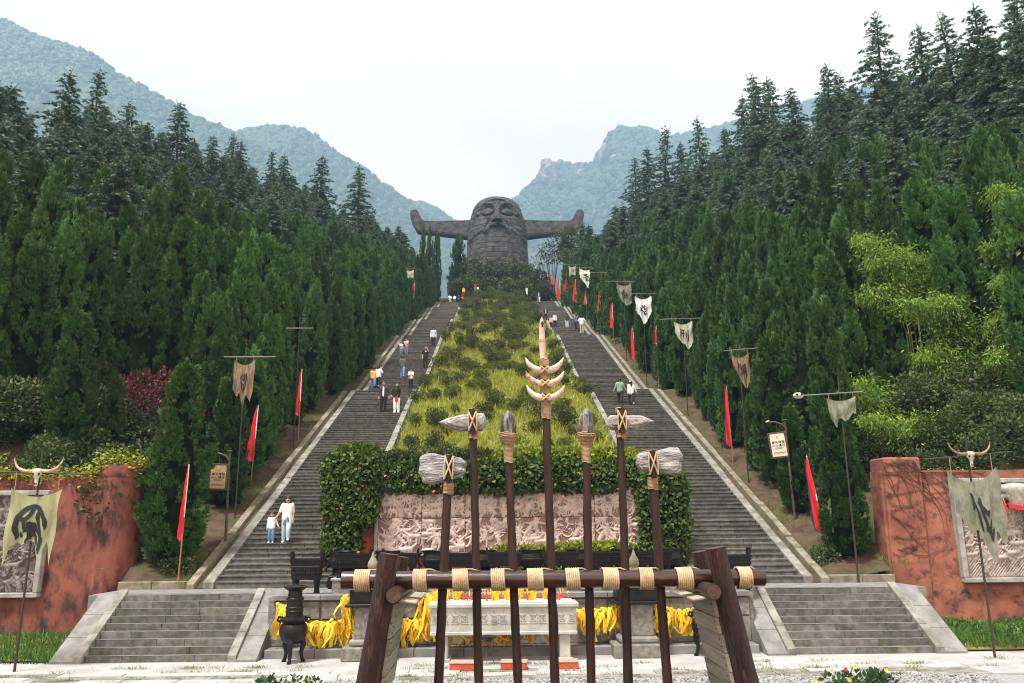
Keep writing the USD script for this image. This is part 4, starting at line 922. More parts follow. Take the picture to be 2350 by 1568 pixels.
for s in (-1, 1):
    for k in range(3):
        x = s*(9.75+.5*k+.1); y = (25.6, 26.3, 25.0)[k] if s > 0 else (25.2, 25.9, 47.5)[k]
        if s > 0 and k == 2: x, y = 9.9, 48.5
        rr = np.random.default_rng(k+10); blobs = [((rr.normal(0, .3), rr.normal(0, .25), .2), .22) for _ in range(5)]
        o = thing('weed_bush', f'bright low weedy bush on the bank beside the {"left" if s < 0 else "right"} stair kerb', 'bush', (x, y, float(hill(x, y))), 0, f'low weedy bushes on the {"left" if s < 0 else "right"} bank')
        V, Fc, T = leafy(600+k, blobs, 700, .1); obj('leaves', (V, Fc), 'hedge' if k == 2 else 'broadleaf', o, tint=T)

# ---------------------------------------------------------------- ivy and hedge on the relief wall
tvI, tfI = np.array([[0, 0, 0], [.5, .06, .25], [.32, .0, .75], [0, -.12, 1.], [-.32, 0, .75], [-.5, .06, .25], [0, .08, .4]]), np.array([[0, 1, 6], [1, 2, 6], [2, 3, 6], [3, 4, 6], [4, 5, 6], [5, 0, 6]])
ttI = np.array([0, .4, .7, 1, .7, .4, .2])
def ivy_mass(name, label, lo, hi_, n, size, mt, seed, bulge=.18, ragged=.25, cat='ivy', droop=.6):
    rr = np.random.default_rng(seed); lo, hi_ = np.array(lo, float), np.array(hi_, float); c = (lo+hi_)/2; h = (hi_-lo)/2
    m = trimesh.creation.box(hi_-lo)
    for _ in range(4): m = m.subdivide()
    v = np.array(m.vertices)/h; v = v/np.maximum((np.abs(v)**5).sum(1)**(1/5), 1e-6)[:, None]; v *= (1+ragged*(fbm(v*h, .9, 3, seed)[:, None]-.5)*1.6)
    core = trimesh.Trimesh(v*h*.93+c, m.faces, process=False); shell = trimesh.Trimesh(v*h+c, m.faces, process=False)
    o = thing(name, label, cat, (0, 0, 0), kind='stuff' if cat == 'ivy' else None)
    P, fi = trimesh.sample.sample_surface(shell, n, seed=seed); N = shell.face_normals[fi]; P = np.array(P)
    k = (N[:, 1] < .3) | (N[:, 2] > .2); P, N = P[k], N[k]; n = len(P)
    P = P+N*rr.uniform(-.05, bulge, n)[:, None]*(noise(P, 2.2, seed)[:, None]+.3)
    d = N*.45+np.array([0, 0, -droop])+rr.normal(0, .45, (n, 3)); d[:, 2] += np.where(N[:, 2] > .6, .9, 0)
    V, Fc, T = scatter(tvI, tfI, P, frames(d, rr.random(n)*6.28), size*rr.uniform(.55, 1.3, n), ttI, rr.random(n))
    obj('leaves', (V, Fc), mt, o, tint=T); obj('stem_mass', core, 'core_dark', o, smooth=True); return o
ivy_mass('ivy', 'lower left part of the ivy mound beside bare red wall', (-5.65, 25.4, 1.7), (-4.72, 26.9, 3.6), 3900, .115, 'ivy', 37, ragged=.3)
a, b, c2 = at(738, 1270, 25.6), at(868, 1035, 25.8), at(1566, 1060, 25.7)
ivy_mass('ivy', 'tall rounded mound of dark ivy hanging over the left end of the relief wall', (a[0], 25.35, 3.1), (-4.2, 26.9, 5.55), 8400, .115, 'ivy', 31, ragged=.32)
ivy_mass('ivy', 'upright column of dark ivy covering the right end of the relief wall', (4.2, 25.4, 1.45), (c2[0], 26.8, 4.95), 7800, .115, 'ivy', 32, ragged=.14)
ivy_mass('ivy', 'band of ivy with reddish leaves hanging over the top edge of the carved relief', (-4.3, 25.7, 4.25), (4.4, 26.7, 5.0), 10500, .115, 'ivy', 33)
ivy_mass('hedge', 'bright yellow green hedge along the right half of the relief wall top', (-.3, 25.9, 4.85), (4.5, 27.2, 5.4), 5200, .12, 'hedge', 34, cat='hedge', droop=-.3)
ivy_mass('hedge', 'dull green hedge along the left half of the relief wall top', (-4.6, 26.1, 4.8), (-.2, 27.3, 5.35), 4200, .12, 'broadleaf', 35, cat='hedge', droop=-.3)
ivy_mass('hedge', 'low leafy hedge behind the bronze vessels under the carved relief', (-.9, 25.4, 1.4), (4.3, 25.85, 2.38), 4200, .12, 'hedge', 36, cat='hedge', droop=-.2)
rr = np.random.default_rng(3); n = 34; P = np.stack([rr.uniform(-5.6, 5.6, n), np.full(n, 25.3), rr.uniform(3.8, 5.1, n)], 1); P[:, 2] = np.where(np.abs(P[:, 0]) > 4.3, rr.uniform(2, 5, n), P[:, 2])
V, Fc, T = scatter(tvI, tfI, P, frames(rr.normal(0, .4, (n, 3))+[0, -.5, -.5]), .11*rr.uniform(.5, 1.1, n), ttI); o = obj('red_ivy_leaves', (V, Fc), 'mat_red'); tag(o, 'scattered red autumn leaves in the ivy of the relief wall', 'leaves', None, 'stuff')

# ---------------------------------------------------------------- bronze vessels on the platform
def ding(label, loc, w, h, group=None, rot=0):
    o = thing('square_ding', label, 'bronze vessel', loc, rot, group); d = w*.62; zb, zt = h*.36, h*.8
    def ring(s, z): return [(sx*w/2*s, sy*d/2*s, z) for sx, sy in ((-1, -1), (1, -1), (1, 1), (-1, 1))]
    def loft(rings):
        v = np.array([p for q in rings for p in q]); f = []
        for i in range(len(rings)-1):
            for j in range(4): f.append([i*4+j, i*4+(j+1) % 4, i*4+4+(j+1) % 4, i*4+4+j])
        f.append([3, 2, 1, 0]); e = 4*(len(rings)-1); f.append([e, e+1, e+2, e+3]); return v, np.array(f)
    obj('body', (lambda q: MB().add(*q))(loft([ring(.9, zb), ring(.98, zt), ring(1.06, zt), ring(1.06, zt+.05*h), ring(.93, zt+.05*h), ring(.86, zb+.1*h)])), 'bronze_black', o)
    for z in (.30, .62, .86):
        obj('band', MB().add(*loft([ring(.93+.08*z, zb+(zt-zb)*z), ring(.95+.08*z, zb+(zt-zb)*z+.01), ring(.95+.08*z, zb+(zt-zb)*z+.05*h), ring(.93+.08*z, zb+(zt-zb)*z+.055*h)])), 'bronze_black', o)
    mb = MB()
    for k in range(11):
        x = (k-5)/5*w*.42
        mb.add(*cbox((x, -d/2*1.0, zb+(zt-zb)*.47), (w*.035, .03, (zt-zb)*.2), .006))
    obj('carved_teeth', mb, 'bronze_black', o, kind='stuff')
    for sx in (-1, 1):
        hp = [(sx*w*.49, -d*.22, zt), (sx*w*.53, -d*.22, h), (sx*w*.53, d*.22, h), (sx*w*.49, d*.22, zt)]
        m = MB(); 
        for p, q in zip(hp[:-1], hp[1:]): m.add(*rod(p, q, h*.035, None, 6))
        obj('handle', m, 'bronze_black', o)
        for sy in (-1, 1): obj('leg', lathe([(.001, 0), (w*.075, 0), (w*.06, h*.06), (w*.045, h*.14), (w*.055, h*.26), (w*.085, h*.36), (w*.08, h*.42), (.001, h*.44)], 10, (sx*w*.36, sy*d*.34, 0)), 'bronze_black', o, smooth=40)
    return o
GD2 = 'row of small square bronze vessels in front of the relief'
p0 = at(702, 1362, 21.95); d1 = ding('large square bronze ding at the foot of the left stairs, beside the white kerb end', (p0[0], 21.95, 1.38), .76, 1.06)
p0 = at(1690, 1362, 21.95); dup(d1, 'large square bronze ding at the foot of the right stairs, behind the rack post', (p0[0], 21.95, 1.38))
fd = None; dl = ['leftmost small square bronze ding, below the left ivy mound', None, None, None, None, None, 'rightmost small square bronze ding, below the right ivy column']
for i, px in enumerate((808, 918, 1052, 1158, 1290, 1395, 1504)):
    p = at(px, 1350, 22.3); lab = dl[i] or 'black square bronze ding on a plinth in the front row before the relief'; g = None if dl[i] else GD2
    b = thing('vessel_plinth', f'dark stone plinth under the {["first", "second", "third", "fourth", "fifth", "sixth", "seventh"][i]} small square bronze ding from the left', 'plinth', (p[0], 22.3, 1.38)); obj('block', cbox((0, 0, .17), (.95, .66, .34), .02), 'panel_granite', b); obj('top_slab', cbox((0, 0, .37), (1.02, .72, .06), .012), 'frame_stone', b)
    if fd is None: fd = ding(lab, (p[0], 22.3, 1.78), .9, .72, g)
    else: dup(fd, lab, (p[0], 22.3, 1.78), 0, None, g)
def gui(label, loc, group):
    o = thing('round_gui', label, 'bronze vessel', loc, 0, group)
    obj('bowl', lathe([(.001, .5), (.2, .5), (.3, .56), (.37, .68), (.38, .8), (.33, .92), (.36, 1.0), (.385, 1.02), (.36, 1.03), (.3, .95), (.001, .8)], 24), 'bronze_black', o, smooth=40)
    obj('foot', lathe([(.001, .36), (.27, .36), (.27, .42), (.2, .5), (.001, .52)], 24), 'bronze_black', o, smooth=40)
    obj('base', cbox((0, 0, .18), (.66, .66, .36), .02), 'bronze_black', o)
    for s in (-1, 1):
        th = np.linspace(-1.35, 1.35, 9); obj('handle', tube(np.stack([s*(.33+.17*np.cos(th)), 0*th, .78+.2*np.sin(th)], 1), .04, 7), 'bronze_black', o, smooth=True)
        obj('handle_knob', cbox((s*.46, 0, .52), (.07, .09, .14), .015), 'bronze_black', o)
    obj('band', lathe([(.372, .7), (.4, .72), (.4, .77), (.378, .79)], 24), 'bronze_black', o)
    return o
gl = ['leftmost round bronze bowl, under the hanging end of the left ivy', 'second round bronze bowl from the left, behind the rack post', None, None, None, None, None, 'rightmost round bronze bowl before the right ivy column']; g0 = None
for i, px in enumerate((785, 890, 998, 1109, 1219, 1328, 1432, 1539)):
    p = at(px, 1300, 24.2); lab = gl[i] or 'black round bronze bowl with ring handles in the back row before the relief'; g = None if gl[i] else 'round bronze bowls in the back row before the relief'
    if g0 is None: g0 = gui(lab, (p[0], 24.2, 1.38), g)
    else: dup(g0, lab, (p[0], 24.2, 1.38), 0, None, g)

# stone lantern pagodas
def lantern(label, px):
    p = at(px, 1500, 20.55); o = thing('stone_lantern', label, 'stone lantern', (p[0], 20.55, 0))
    zt = at(px, 1283, 20.55)[2]
    obj('base', cbox((0, 0, .16), (1.25, 1.0, .32), .03), 'panel_granite', o); obj('base_step', cbox((0, 0, .4), (.95, .8, .16), .05), 'slab_stone', o)
    obj('pillar', cbox((0, 0, .85), (.74, .62, .76), .03), 'panel_granite', o)
    obj('roof_plate', cbox((0, 0, 1.25), (1.16, .9, .07), .015), 'iron_black', o); obj('fire_box', cbox((0, 0, 1.46), (.98, .74, .36), .02), 'iron_black', o)
    obj('roof_slab', cbox((0, 0, 1.69), (1.1, .85, .1), .03), 'panel_granite', o)
    obj('spire_ring', lathe([(.001, 1.74), (.26, 1.74), (.29, 1.82), (.24, 1.9), (.001, 1.9)], 16), 'kerb_mossy', o, smooth=40)
    obj('spire_ring', lathe([(.001, 1.9), (.19, 1.9), (.215, 1.97), (.18, 2.05), (.001, 2.05)], 16), 'kerb_mossy', o, smooth=40)
    obj('finial', lathe([(.001, 2.05), (.09, 2.05), (.135, 2.14), (.12, 2.24), (.05, 2.36), (.02, 2.47), (.001, 2.5)], 16), 'kerb_mossy', o, smooth=40)
    return o
lantern('stone lantern with black fire box behind the left post of the weapon rack', 850); lantern('stone lantern with black fire box right of the incense altar', 1463)

# incense altar
p = at(1156, 1485, 20.15); al = thing('incense_altar', 'long white marble incense trough with carved square spirals on two legs', 'altar', (p[0], 20.15, 0))
W = 3.42; zb, zt = .62, 1.24
obj('trough', cbox((0, 0, (zb+zt)/2), (W, .75, zt-zb-.02), .02), 'marble', al); obj('rim', cbox((0, 0, zt+.02), (W+.12, .86, .1), .02), 'marble', al); obj('lower_moulding', cbox((0, 0, zb+.02), (W+.02, .79, .08), .015), 'marble', al)
obj('ash_bed', cbox((0, 0, zt+.085), (W-.1, .66, .05), .02), 'ash', al)
for s in (-1, 1):
    obj('leg', cbox((s*(W/2-.28), 0, .3), (.25, .6, .62), .02), 'marble', al); obj('leg_foot', cbox((s*(W/2-.28), 0, .04), (.36, .7, .08), .015), 'marble', al)
    for k in range(3): obj('leg_stud', lathe([(.001, 0), (.03, 0), (.022, .02), (.001, .028)], 8), 'marble', al) if False else None
nsq = 15; q = W/nsq
for k in range(nsq):
    cx = -W/2+q*(k+.5); cz = .95; h = .088; fl = -1 if k % 2 else 1
    pts = [(-h, -h), (h, -h), (h, h), (-h*.62, h), (-h*.62, -h*.55), (h*.55, -h*.55), (h*.55, h*.5), (-h*.2, h*.5), (-h*.2, -.1*h), (h*.15, -.1*h)]
    mb = MB()
    for (ax, az), (bx, bz) in zip(pts[:-1], pts[1:]):
        mb.add(*box((cx+fl*(ax+bx)/2, -.378, cz+(az+bz)/2), (abs(ax-bx)+.016, .018, abs(az-bz)+.016)))
    obj('square_spiral', mb, 'marble', al)
    if k % 1 == 0: obj('stud', lathe([(.001, 0), (.02, 0), (.014, .016), (.001, .02)], 7)[0]@rotx(math.pi/2).T+np.array([cx, -.375, 1.14]) if False else box((cx, -.384, 1.13), (.03, .02, .03)), 'frame_stone', al)
rr = np.random.default_rng(12)
GI = 'incense sticks burning in the marble trough'
inc = None
for k in range(74):
    cl = rr.choice([-1.5, -1.1, -.75, -.3, -.05, .3, .45, .8, 1.1, 1.45]); x = np.clip(cl+rr.normal(0, .16), -1.62, 1.62); kind = rr.random()
    loc = (p[0]+x, 20.15+rr.uniform(-.25, .25), zt+.1)
    if kind < .75:
        if inc is None:
            inc = thing('incense_stick', 'thin incense stick standing in the ash of the marble trough', 'incense', loc, 0, GI); obj('stick', rod((0, 0, -.02), (0, 0, .2), .007, None, 5), 'incense_red', inc); obj('scent', rod((0, 0, .2), (0, 0, .42), .009, None, 5), 'incense_yellow', inc)
        else: dup(inc, 'thin incense stick standing in the ash of the marble trough', loc, rr.uniform(0, 6), (1.3, 1.3, rr.uniform(.55, .95)))
    elif kind < .9:
        o = thing('red_candle', 'short red candle in the ash of the marble trough', 'candle', loc, 0, 'red candles in the marble trough'); obj('wax', rod((0, 0, -.02), (0, 0, rr.uniform(.08, .2)), .026, .022, 7), 'incense_red', o); obj('wick', rod((0, 0, .05), (0, 0, .22), .004, None, 4), 'pole_dark', o)
    else:
        o = thing('yellow_paper_bundle', 'bundle of yellow paper stuck in the marble incense trough', 'paper', loc, 0, 'yellow paper bundles in the marble trough'); v, f = grid(5, 5, lambda u, v: np.stack([(u-.5)*.16*(1+.4*v), .04*np.sin(u*7+v*3), v*.26-.01], 1)); obj('sheet', (v, f), 'ribbon_yellow', o); v, f = grid(5, 5, lambda u, v: np.stack([(u-.5)*.12, .05+.03*np.sin(u*5), v*.3-.01], 1)); obj('sheet', (v, f), 'ribbon_amber', o)

# iron incense burner vases
def burner(label, px, py, Y):
    p = at(px, py, Y); o = thing('incense_burner', label, 'incense burner', (p[0], Y, 0))
    obj('belly', lathe([(.001, .42), (.16, .43), (.28, .52), (.325, .66), (.33, .76), (.29, .86), (.24, .9), (.001, .9)], 26), 'iron_black', o, smooth=40)
    obj('shoulder', lathe([(.24, .88), (.3, .92), (.33, .95), (.33, .98), (.27, 1.0), (.22, 1.04), (.001, 1.04)], 26), 'iron_black', o, smooth=40)
    obj('neck', lathe([(.205, 1.0), (.2, 1.1), (.185, 1.3), (.165, 1.55), (.16, 1.62), (.001, 1.63)], 26), 'iron_black', o, smooth=40)
    for z in (1.12, 1.2, 1.4): obj('neck_band', lathe([(.2, z), (.21, z+.015), (.21, z+.04), (.2, z+.055)], 26), 'iron_black', o)
    obj('lid', lathe([(.001, 1.6), (.16, 1.61), (.27, 1.69), (.275, 1.71), (.2, 1.735), (.05, 1.75), (.001, 1.78)], 26), 'iron_black', o, smooth=40)
    for k in range(3):
        a = k*2.094+.5; c, s = math.cos(a), math.sin(a)
        obj('leg', tube([(c*.2, s*.2, .56), (c*.25, s*.25, .38), (c*.2, s*.2, .22), (c*.23, s*.23, .08), (c*.27, s*.27, 0)], [.085, .07, .045, .04, .06], 8), 'iron_black', o, smooth=True)
    for s in (-1, 1): obj('handle', tube([(s*.3, 0, .9), (s*.39, 0, .95), (s*.36, 0, 1.02), (s*.26, 0, 1.02)], .03, 6), 'iron_black', o, smooth=True)
burner('tall black iron incense burner with flat lid left of the weapon rack', 671, 1500, 20.1); burner('black iron incense burner mostly hidden behind the right plank panel', 1622, 1497, 20.25)

# kneeling boxes, small braziers
for px, lab in ((1062, 'left of the three red kneeling boxes'), (1180, 'middle one of the three red kneeling boxes'), (1298, 'right of the three red kneeling boxes')):
    p = at(px, 1524, 18.6); o = thing('kneeling_box', lab+' on the paving before the altar', 'kneeling box', (p[0], 18.75, .012), rr.normal(0, .03))
    obj('box', cbox((0, 0, .09), (.56, .42, .14), .012), 'mat_red', o); obj('top_board', cbox((0, 0, .172), (.58, .44, .025), .008), 'mat_top', o); obj('dark_rim', cbox((0, 0, .012), (.585, .445, .024), .004), 'pole_dark', o)
for px, lab in ((1119, 'left'), (1184, 'right')):
    p = at(px, 1478, 19.4); o = thing('brazier', f'{lab} small black bowl on a thin tripod before the altar', 'brazier', (p[0], 19.45, .01))
    obj('bowl', lathe([(.001, .48), (.08, .5), (.17, .58), (.2, .62), (.185, .62), (.001, .55)], 16), 'iron_black', o, smooth=40)
    for k in range(3):
        a = k*2.094+.3; obj('leg', rod((-.06*math.cos(a), -.06*math.sin(a), .52), (.17*math.cos(a), .17*math.sin(a), 0), .007, None, 5), 'vine_stem', o)

# yellow prayer ribbons
tvR, tfR = grid(2, 4, lambda u, v: np.stack([(u-.5)*.05, .012*np.sin(v*5)+.05*v, -v], 1))
def garland(label, x0, x1, n, zt0, zt1, L0, seed, y=20.95, heap=0):
    n = int(n*1.35)
    rr = np.random.default_rng(seed); o = thing('ribbon_garland', label, 'ribbons', ((x0+x1)/2, y, 0)); w = x1-x0
    u = np.linspace(0, 1, 12); z = zt0+(zt1-zt0)*u-.16*4*u*(1-u)*min(1, w/2)
    obj('rope', tube(np.stack([(u-.5)*w, 0*u, z], 1), .015, 6), 'rope_dull', o)
    for k in range(n):
        t = (k+rr.random())/n; zc = np.interp(t, u, z)+rr.normal(0, .03)+heap*rr.random(); l = L0*rr.uniform(.55, 1.25); a = rr.normal(0, .5); wv = rr.uniform(.8, 1.7)
        def fr(uu, vv, a=a, l=l, t=t, zc=zc, wv=wv, yy=rr.uniform(-.12, .06), sw=rr.normal(0, .13), tw=rr.normal(0, 1.4), cu=rr.normal(0, .05), ph=rr.uniform(0, 6)):
            X = (uu-.5)*.056*wv; an = a+tw*vv
            return np.stack([(t-.5)*w+X*np.cos(an)+sw*vv+cu*np.sin(vv*4+ph), yy-.03+X*np.sin(an)-.07*np.sin(vv*2.5), zc+.04*np.sin(np.minimum(vv*9, 3.14))-l*vv], 1)
        obj('ribbon', grid(2, 6, fr), rr.choice(['ribbon_yellow', 'ribbon_yellow', 'ribbon_amber', 'ribbon_lemon']), o)
        if rr.random() < .45:
            obj('knot', trimesh.creation.icosphere(1, .045*rr.uniform(.7, 1.2)).apply_translation(((t-.5)*w, -.04, zc)), 'ribbon_yellow', o)
def X_(px, y=20.95): return at(px, 1420, y)[0]
garland('yellow prayer ribbons bunched at the far left end of the retaining wall', X_(636), X_(665), 22, 1.22, 1.2, .62, 1)
garland('long swag of yellow prayer ribbons between the iron burner and left lantern', X_(700), X_(818), 62, .82, .95, .5, 2)
garland('tall bunch of yellow prayer ribbons at the left lantern', X_(785), X_(820), 26, 1.3, 1.2, .6, 3, heap=.15)
garland('swag of yellow prayer ribbons between the left lantern and the altar', X_(905), X_(992), 48, .82, .95, .48, 4)
garland('tall bunch of yellow prayer ribbons beside the left end of the altar', X_(970), X_(1003), 26, 1.38, 1.3, .75, 5, heap=.1)
garland('yellow prayer ribbons hanging low behind the altar', X_(1030), X_(1240), 70, .72, .74, .38, 6)
garland('swag of yellow prayer ribbons between the altar and the right lantern', X_(1312), X_(1432), 66, 1.06, 1.15, .52, 7)
garland('yellow prayer ribbons right of the right lantern beside the plank panel', X_(1500), X_(1600), 50, 1.08, 1.02, .5, 8)

# ---------------------------------------------------------------- weapon rack in the foreground
RB = 7.0
e0, e1 = at(786, 1333, RB), at(1752, 1326, RB)
rk = thing('weapon_rack', 'dark log rack with roped crossbeam between two leaning plank sided stands', 'rack', (0, RB, 0))
rel = np.array([0, RB, 0])
br_ = 19.5/FPX*RB*1.0
bm = MB().add(*rod(e0, e1, br_*1.02, br_*.96, 20, 24, .03, 4)); obj('crossbeam', bm, 'wood_varnish', rk, smooth=50, rel=rel)
obj('beam_end', MB().add(*rod(e0-[.004, 0, 0], e0-[.0, 0, 0], br_*.98, None, 20)), 'wood_end', rk, rel=rel)
def helix(c, ax_d, R, turns, pitch, rr_, tilt=0):
    th = np.linspace(0, turns*2*np.pi, int(turns*20)); F = frames(np.asarray(ax_d, float)); loc_ = np.stack([R*np.cos(th), R*np.sin(th), (th/(2*np.pi)-turns/2)*pitch], 1); return tube(loc_@F.T+c, rr_, 6)
bd = (e1-e0)/np.linalg.norm(e1-e0)
for px in (833, 964, 1055, 1141, 1226, 1312, 1397, 1480, 1568, 1705):
    t = (px-786)/(1752-786); c = e0+(e1-e0)*t; k_ = int(px) % 3; tl = bd+np.array([0, rng.normal(0, .03), rng.normal(0, .035)])
    obj('rope_binding', helix(c, tl, br_*1.06+.006, 6+k_, .0165, .0088+.0006*(k_-1)), 'rope', rk, smooth=True, rel=rel)
    w_ = .0165*(6+k_)/2; obj('rope_tail', tube([c+[w_-.01, .0, br_*1.16], c+[w_+.03, .03, br_*1.12], c+[w_+.05+.02*k_, .08, br_*.9], c+[w_+.04, .1, br_*.3-.02*k_]], .008, 6), 'rope', rk, smooth=True, rel=rel)
for s, (bot, top, rtop) in ((-1, ((843, 1568), (894, 1272), (918, 1278))), (1, ((1716, 1568), (1641, 1258), (1607, 1266)))):
    yf, yr = RB-.22, RB+.62
    tp, bt_ = at(*top, yf), at(*bot, yf); dv = (tp-bt_)/(tp[2]-bt_[2]); ft = bt_+dv*(-bt_[2])
    obj('front_post', MB().add(*rod(ft, tp, .1, .082, 14, 14, .12, 9)), 'wood_post', rk, smooth=60, rel=rel)
    obj('post_end', MB().add(*rod(tp, tp+dv*.003, .078, None, 14)), 'wood_end', rk, rel=rel)
    rp = at(*rtop, yr); rf = rp-dv*(rp[2]); obj('rear_post', MB().add(*rod(rf, rp, .1, .085, 14, 14, .12, 10)), 'wood_post', rk, smooth=60, rel=rel)
    obj('post_end', MB().add(*rod(rp, rp+dv*.003, .08, None, 14)), 'wood_end', rk, rel=rel)
    # cross log joining the two posts, its cut end towards the viewer
    zc = at(904 if s < 0 else 1637, 1366 if s < 0 else 1358, yf-.1)[2]; xc = at(904 if s < 0 else 1637, 1366, yf-.12)[0]
    obj('cross_log', MB().add(*rod((xc, yf-.14, zc), (xc, yr+.16, zc), .062, .06, 14, 6, .08, 3)), 'wood_post', rk, smooth=60, rel=rel)
    obj('log_end', MB().add(*rod((xc, yf-.145, zc), (xc, yf-.14, zc), .058, None, 14)), 'wood_end', rk, rel=rel)
    # planks of the side between the posts
    inn = -s; zcur = zc-.075; k = 0; pr = np.random.default_rng(s+5)
    while zcur > .15:
        h = min(.14*pr.uniform(.85, 1.1), zcur-.02); z0p, z1p = zcur-h+.006, zcur
        pts = []
        wob = pr.normal(0, .004)
        for dx in (0, .026):
            for (yy, zz_) in ((yf+.02, z0p), (yf+.02, z1p), (yr-.03, z0p), (yr-.03, z1p)):
                bx = ft+dv*zz_; pts.append((bx[0]+inn*(.1+dx)+wob, yy, zz_))
        v, f = hexa(np.array(pts)); 
        mname = pr.choice(['plank_grey', 'plank_pale', 'plank_dark', 'plank_grey'])
        obj('plank', (v, f if inn < 0 else f[:, ::-1]), mname, rk, rel=rel)
        zcur -= h; k += 1
        if z0p > 1.3:
            for yy in (yf+.07, yr-.08):
                for q in (.3, .7):
                    bx = ft+dv*(z0p+h*q); obj('nail', trimesh.creation.icosphere(0, .006).apply_translation((bx[0]+inn*.128+wob, yy, z0p+h*q)), 'iron_black', rk, rel=rel)
    bx = ft+dv*(zc-.06); obj('cap_board', cbox((bx[0]+inn*.17, (yf+yr)/2, zc-.055), (.24, yr-yf+.05, .022), .006, roty(-.12*s)), 'plank_pale', rk, rel=rel)
YW = RB+.135
def pole_thing(name, label, cat, pb, pt, r0, r1, mt='wood_pole'):
    b, t = at(*pb, YW), at(*pt, YW); d = (t-b)/(t[2]-b[2]); f = b-d*b[2]
    o = thing(name, label, cat, tuple(f)); 
    v, fc = rod(f, t, r0, r1, 12, 40, .13, int(pb[0]) % 50); q_ = (v[:, 2]-f[2])/(t[2]-f[2]); sd_ = pb[0] % 7
    v[:, 0] += .009*np.sin(q_*7+sd_)*np.clip(1-q_, 0, 1)*np.clip(q_*4, 0, 1); v[:, 1] += .006*np.sin(q_*9+sd_*2)*np.clip(1-q_, 0, 1)
    kn_ = fbm(np.stack([v[:, 0]*9, v[:, 1]*9, v[:, 2]*2.2], 1), 1., 3, int(sd_)); ctr = f+(t-f)*q_[:, None]; v[:, :2] += (v-ctr)[:, :2]*(np.clip(kn_-.6, 0, 1)*1.6)[:, None]
    obj('shaft', MB().add(v, fc), mt, o, smooth=60, rel=f)
    return o, f, t, d/np.linalg.norm(d)
PX = .0039*RB/7      # metres per photo pixel at the rack
def wrap(o, f, c, d, R, length, rr_=.006, R1=None, nm='rope_wrap', mt='rope_dull'):
    n = int(length/(rr_*1.75)); th = np.linspace(0, n*2*np.pi, n*14); Fm = frames(d); Rv = np.linspace(R, R1 or R, len(th))
    obj(nm, tube(np.stack([Rv*np.cos(th), Rv*np.sin(th), np.linspace(0, length, len(th))], 1)@Fm.T+c, rr_, 5), mt, o, smooth=True, rel=f)
def lash(o, f, c, d, w, h, y0):   # crossed cords over the head
    F = np.array([[1., 0, 0], [0, 1, 0], list(d)]);
    for sx in (-1, 1):
        q = np.array([[sx*-w, y0, -h], [sx*-w*.3, y0-.012, -h*.3], [sx*w*.3, y0-.012, h*.3], [sx*w, y0, h]])
        obj('cord', tube(q@F+c, .0075, 6), 'rope', o, smooth=True, rel=f)
        obj('cord', tube(np.array([[sx*w, y0, -h], [sx*w*1.1, y0-.006, 0], [sx*w, y0, h]])@F+c, .007, 6), 'rope', o, smooth=True, rel=f)
def stone_head_mesh(outline, thick, seed, edge=.02, rough=.012, fl=.006):
    c = np.array(outline, float); cs_ = m3.CrossSection([c])
    if cs_.area() < .0001: cs_ = m3.CrossSection([c[::-1]])
    lay = [m3.Manifold.extrude(cs_.offset(-i, m3.JoinType.Round) if i else cs_, dd).translate((0, 0, -dd/2)) for dd, i in ((thick, edge*1.6), (thick*.8, edge*.6), (thick*.45, 0))]
    m = m3.Manifold.batch_boolean(lay, m3.OpType.Add).refine_to_length(.02)
    v, f = arr(m); tm = trimesh.Trimesh(v, f, process=False); n = np.array(tm.vertex_normals)
    tm = trimesh.smoothing.filter_taubin(tm, iterations=8) if True else tm; v = np.array(tm.vertices)
    v = v+n*((fbm(v*[7, 26, 9], 1., 3, seed)-.5)*rough*2.4)[:, None]
    return np.stack([v[:, 0], -v[:, 2], v[:, 1]], 1), f
def px2(pts, c):     # outline given in photo pixels around the pixel c
    return [((x-c[0])*PX, -(y-c[1])*PX) for x, y in pts]
# axes
for side, pb, pt, c, ol in (('left', (1007, 1568), (1031, 1047), (1031, 1075), [(966, 1048), (985, 1042), (1030, 1047), (1058, 1051), (1069, 1062), (1069, 1082), (1058, 1096), (1030, 1102), (995, 1111), (972, 1107), (963, 1085)]),
                            ('right', (1532, 1568), (1494, 1037), (1495, 1065), [(1462, 1046), (1480, 1036), (1500, 1036), (1540, 1027), (1558, 1029), (1566, 1050), (1564, 1075), (1556, 1091), (1535, 1090), (1500, 1085), (1470, 1083), (1459, 1066)])):
    o, f, t, d = pole_thing('stone_axe', f'huge stone axe lashed to a dark log at the {side} end of the rack', 'stone axe', pb, pt, .043, .036)
    cc = at(*c, YW); v, fc = stone_head_mesh(px2(ol, c), .1, 3 if side == 'left' else 4); obj('blade', (v+cc-[0, .0, 0], fc), 'axe_stone', o, smooth=60, rel=f)
    obj('handle_top', MB().add(*rod(cc-d*.12-[0, .062, 0], cc+d*.11-[0, .062, 0], .028, .03, 10)), 'wood_pole', o, smooth=60, rel=f)
    lash(o, f, cc-[0, .09, 0], d, .036, .1, 0); wrap(o, f, cc-d*.225, d, .043, .105)
    wrap(o, f, cc+d*.1, d, .05, .012, .005)
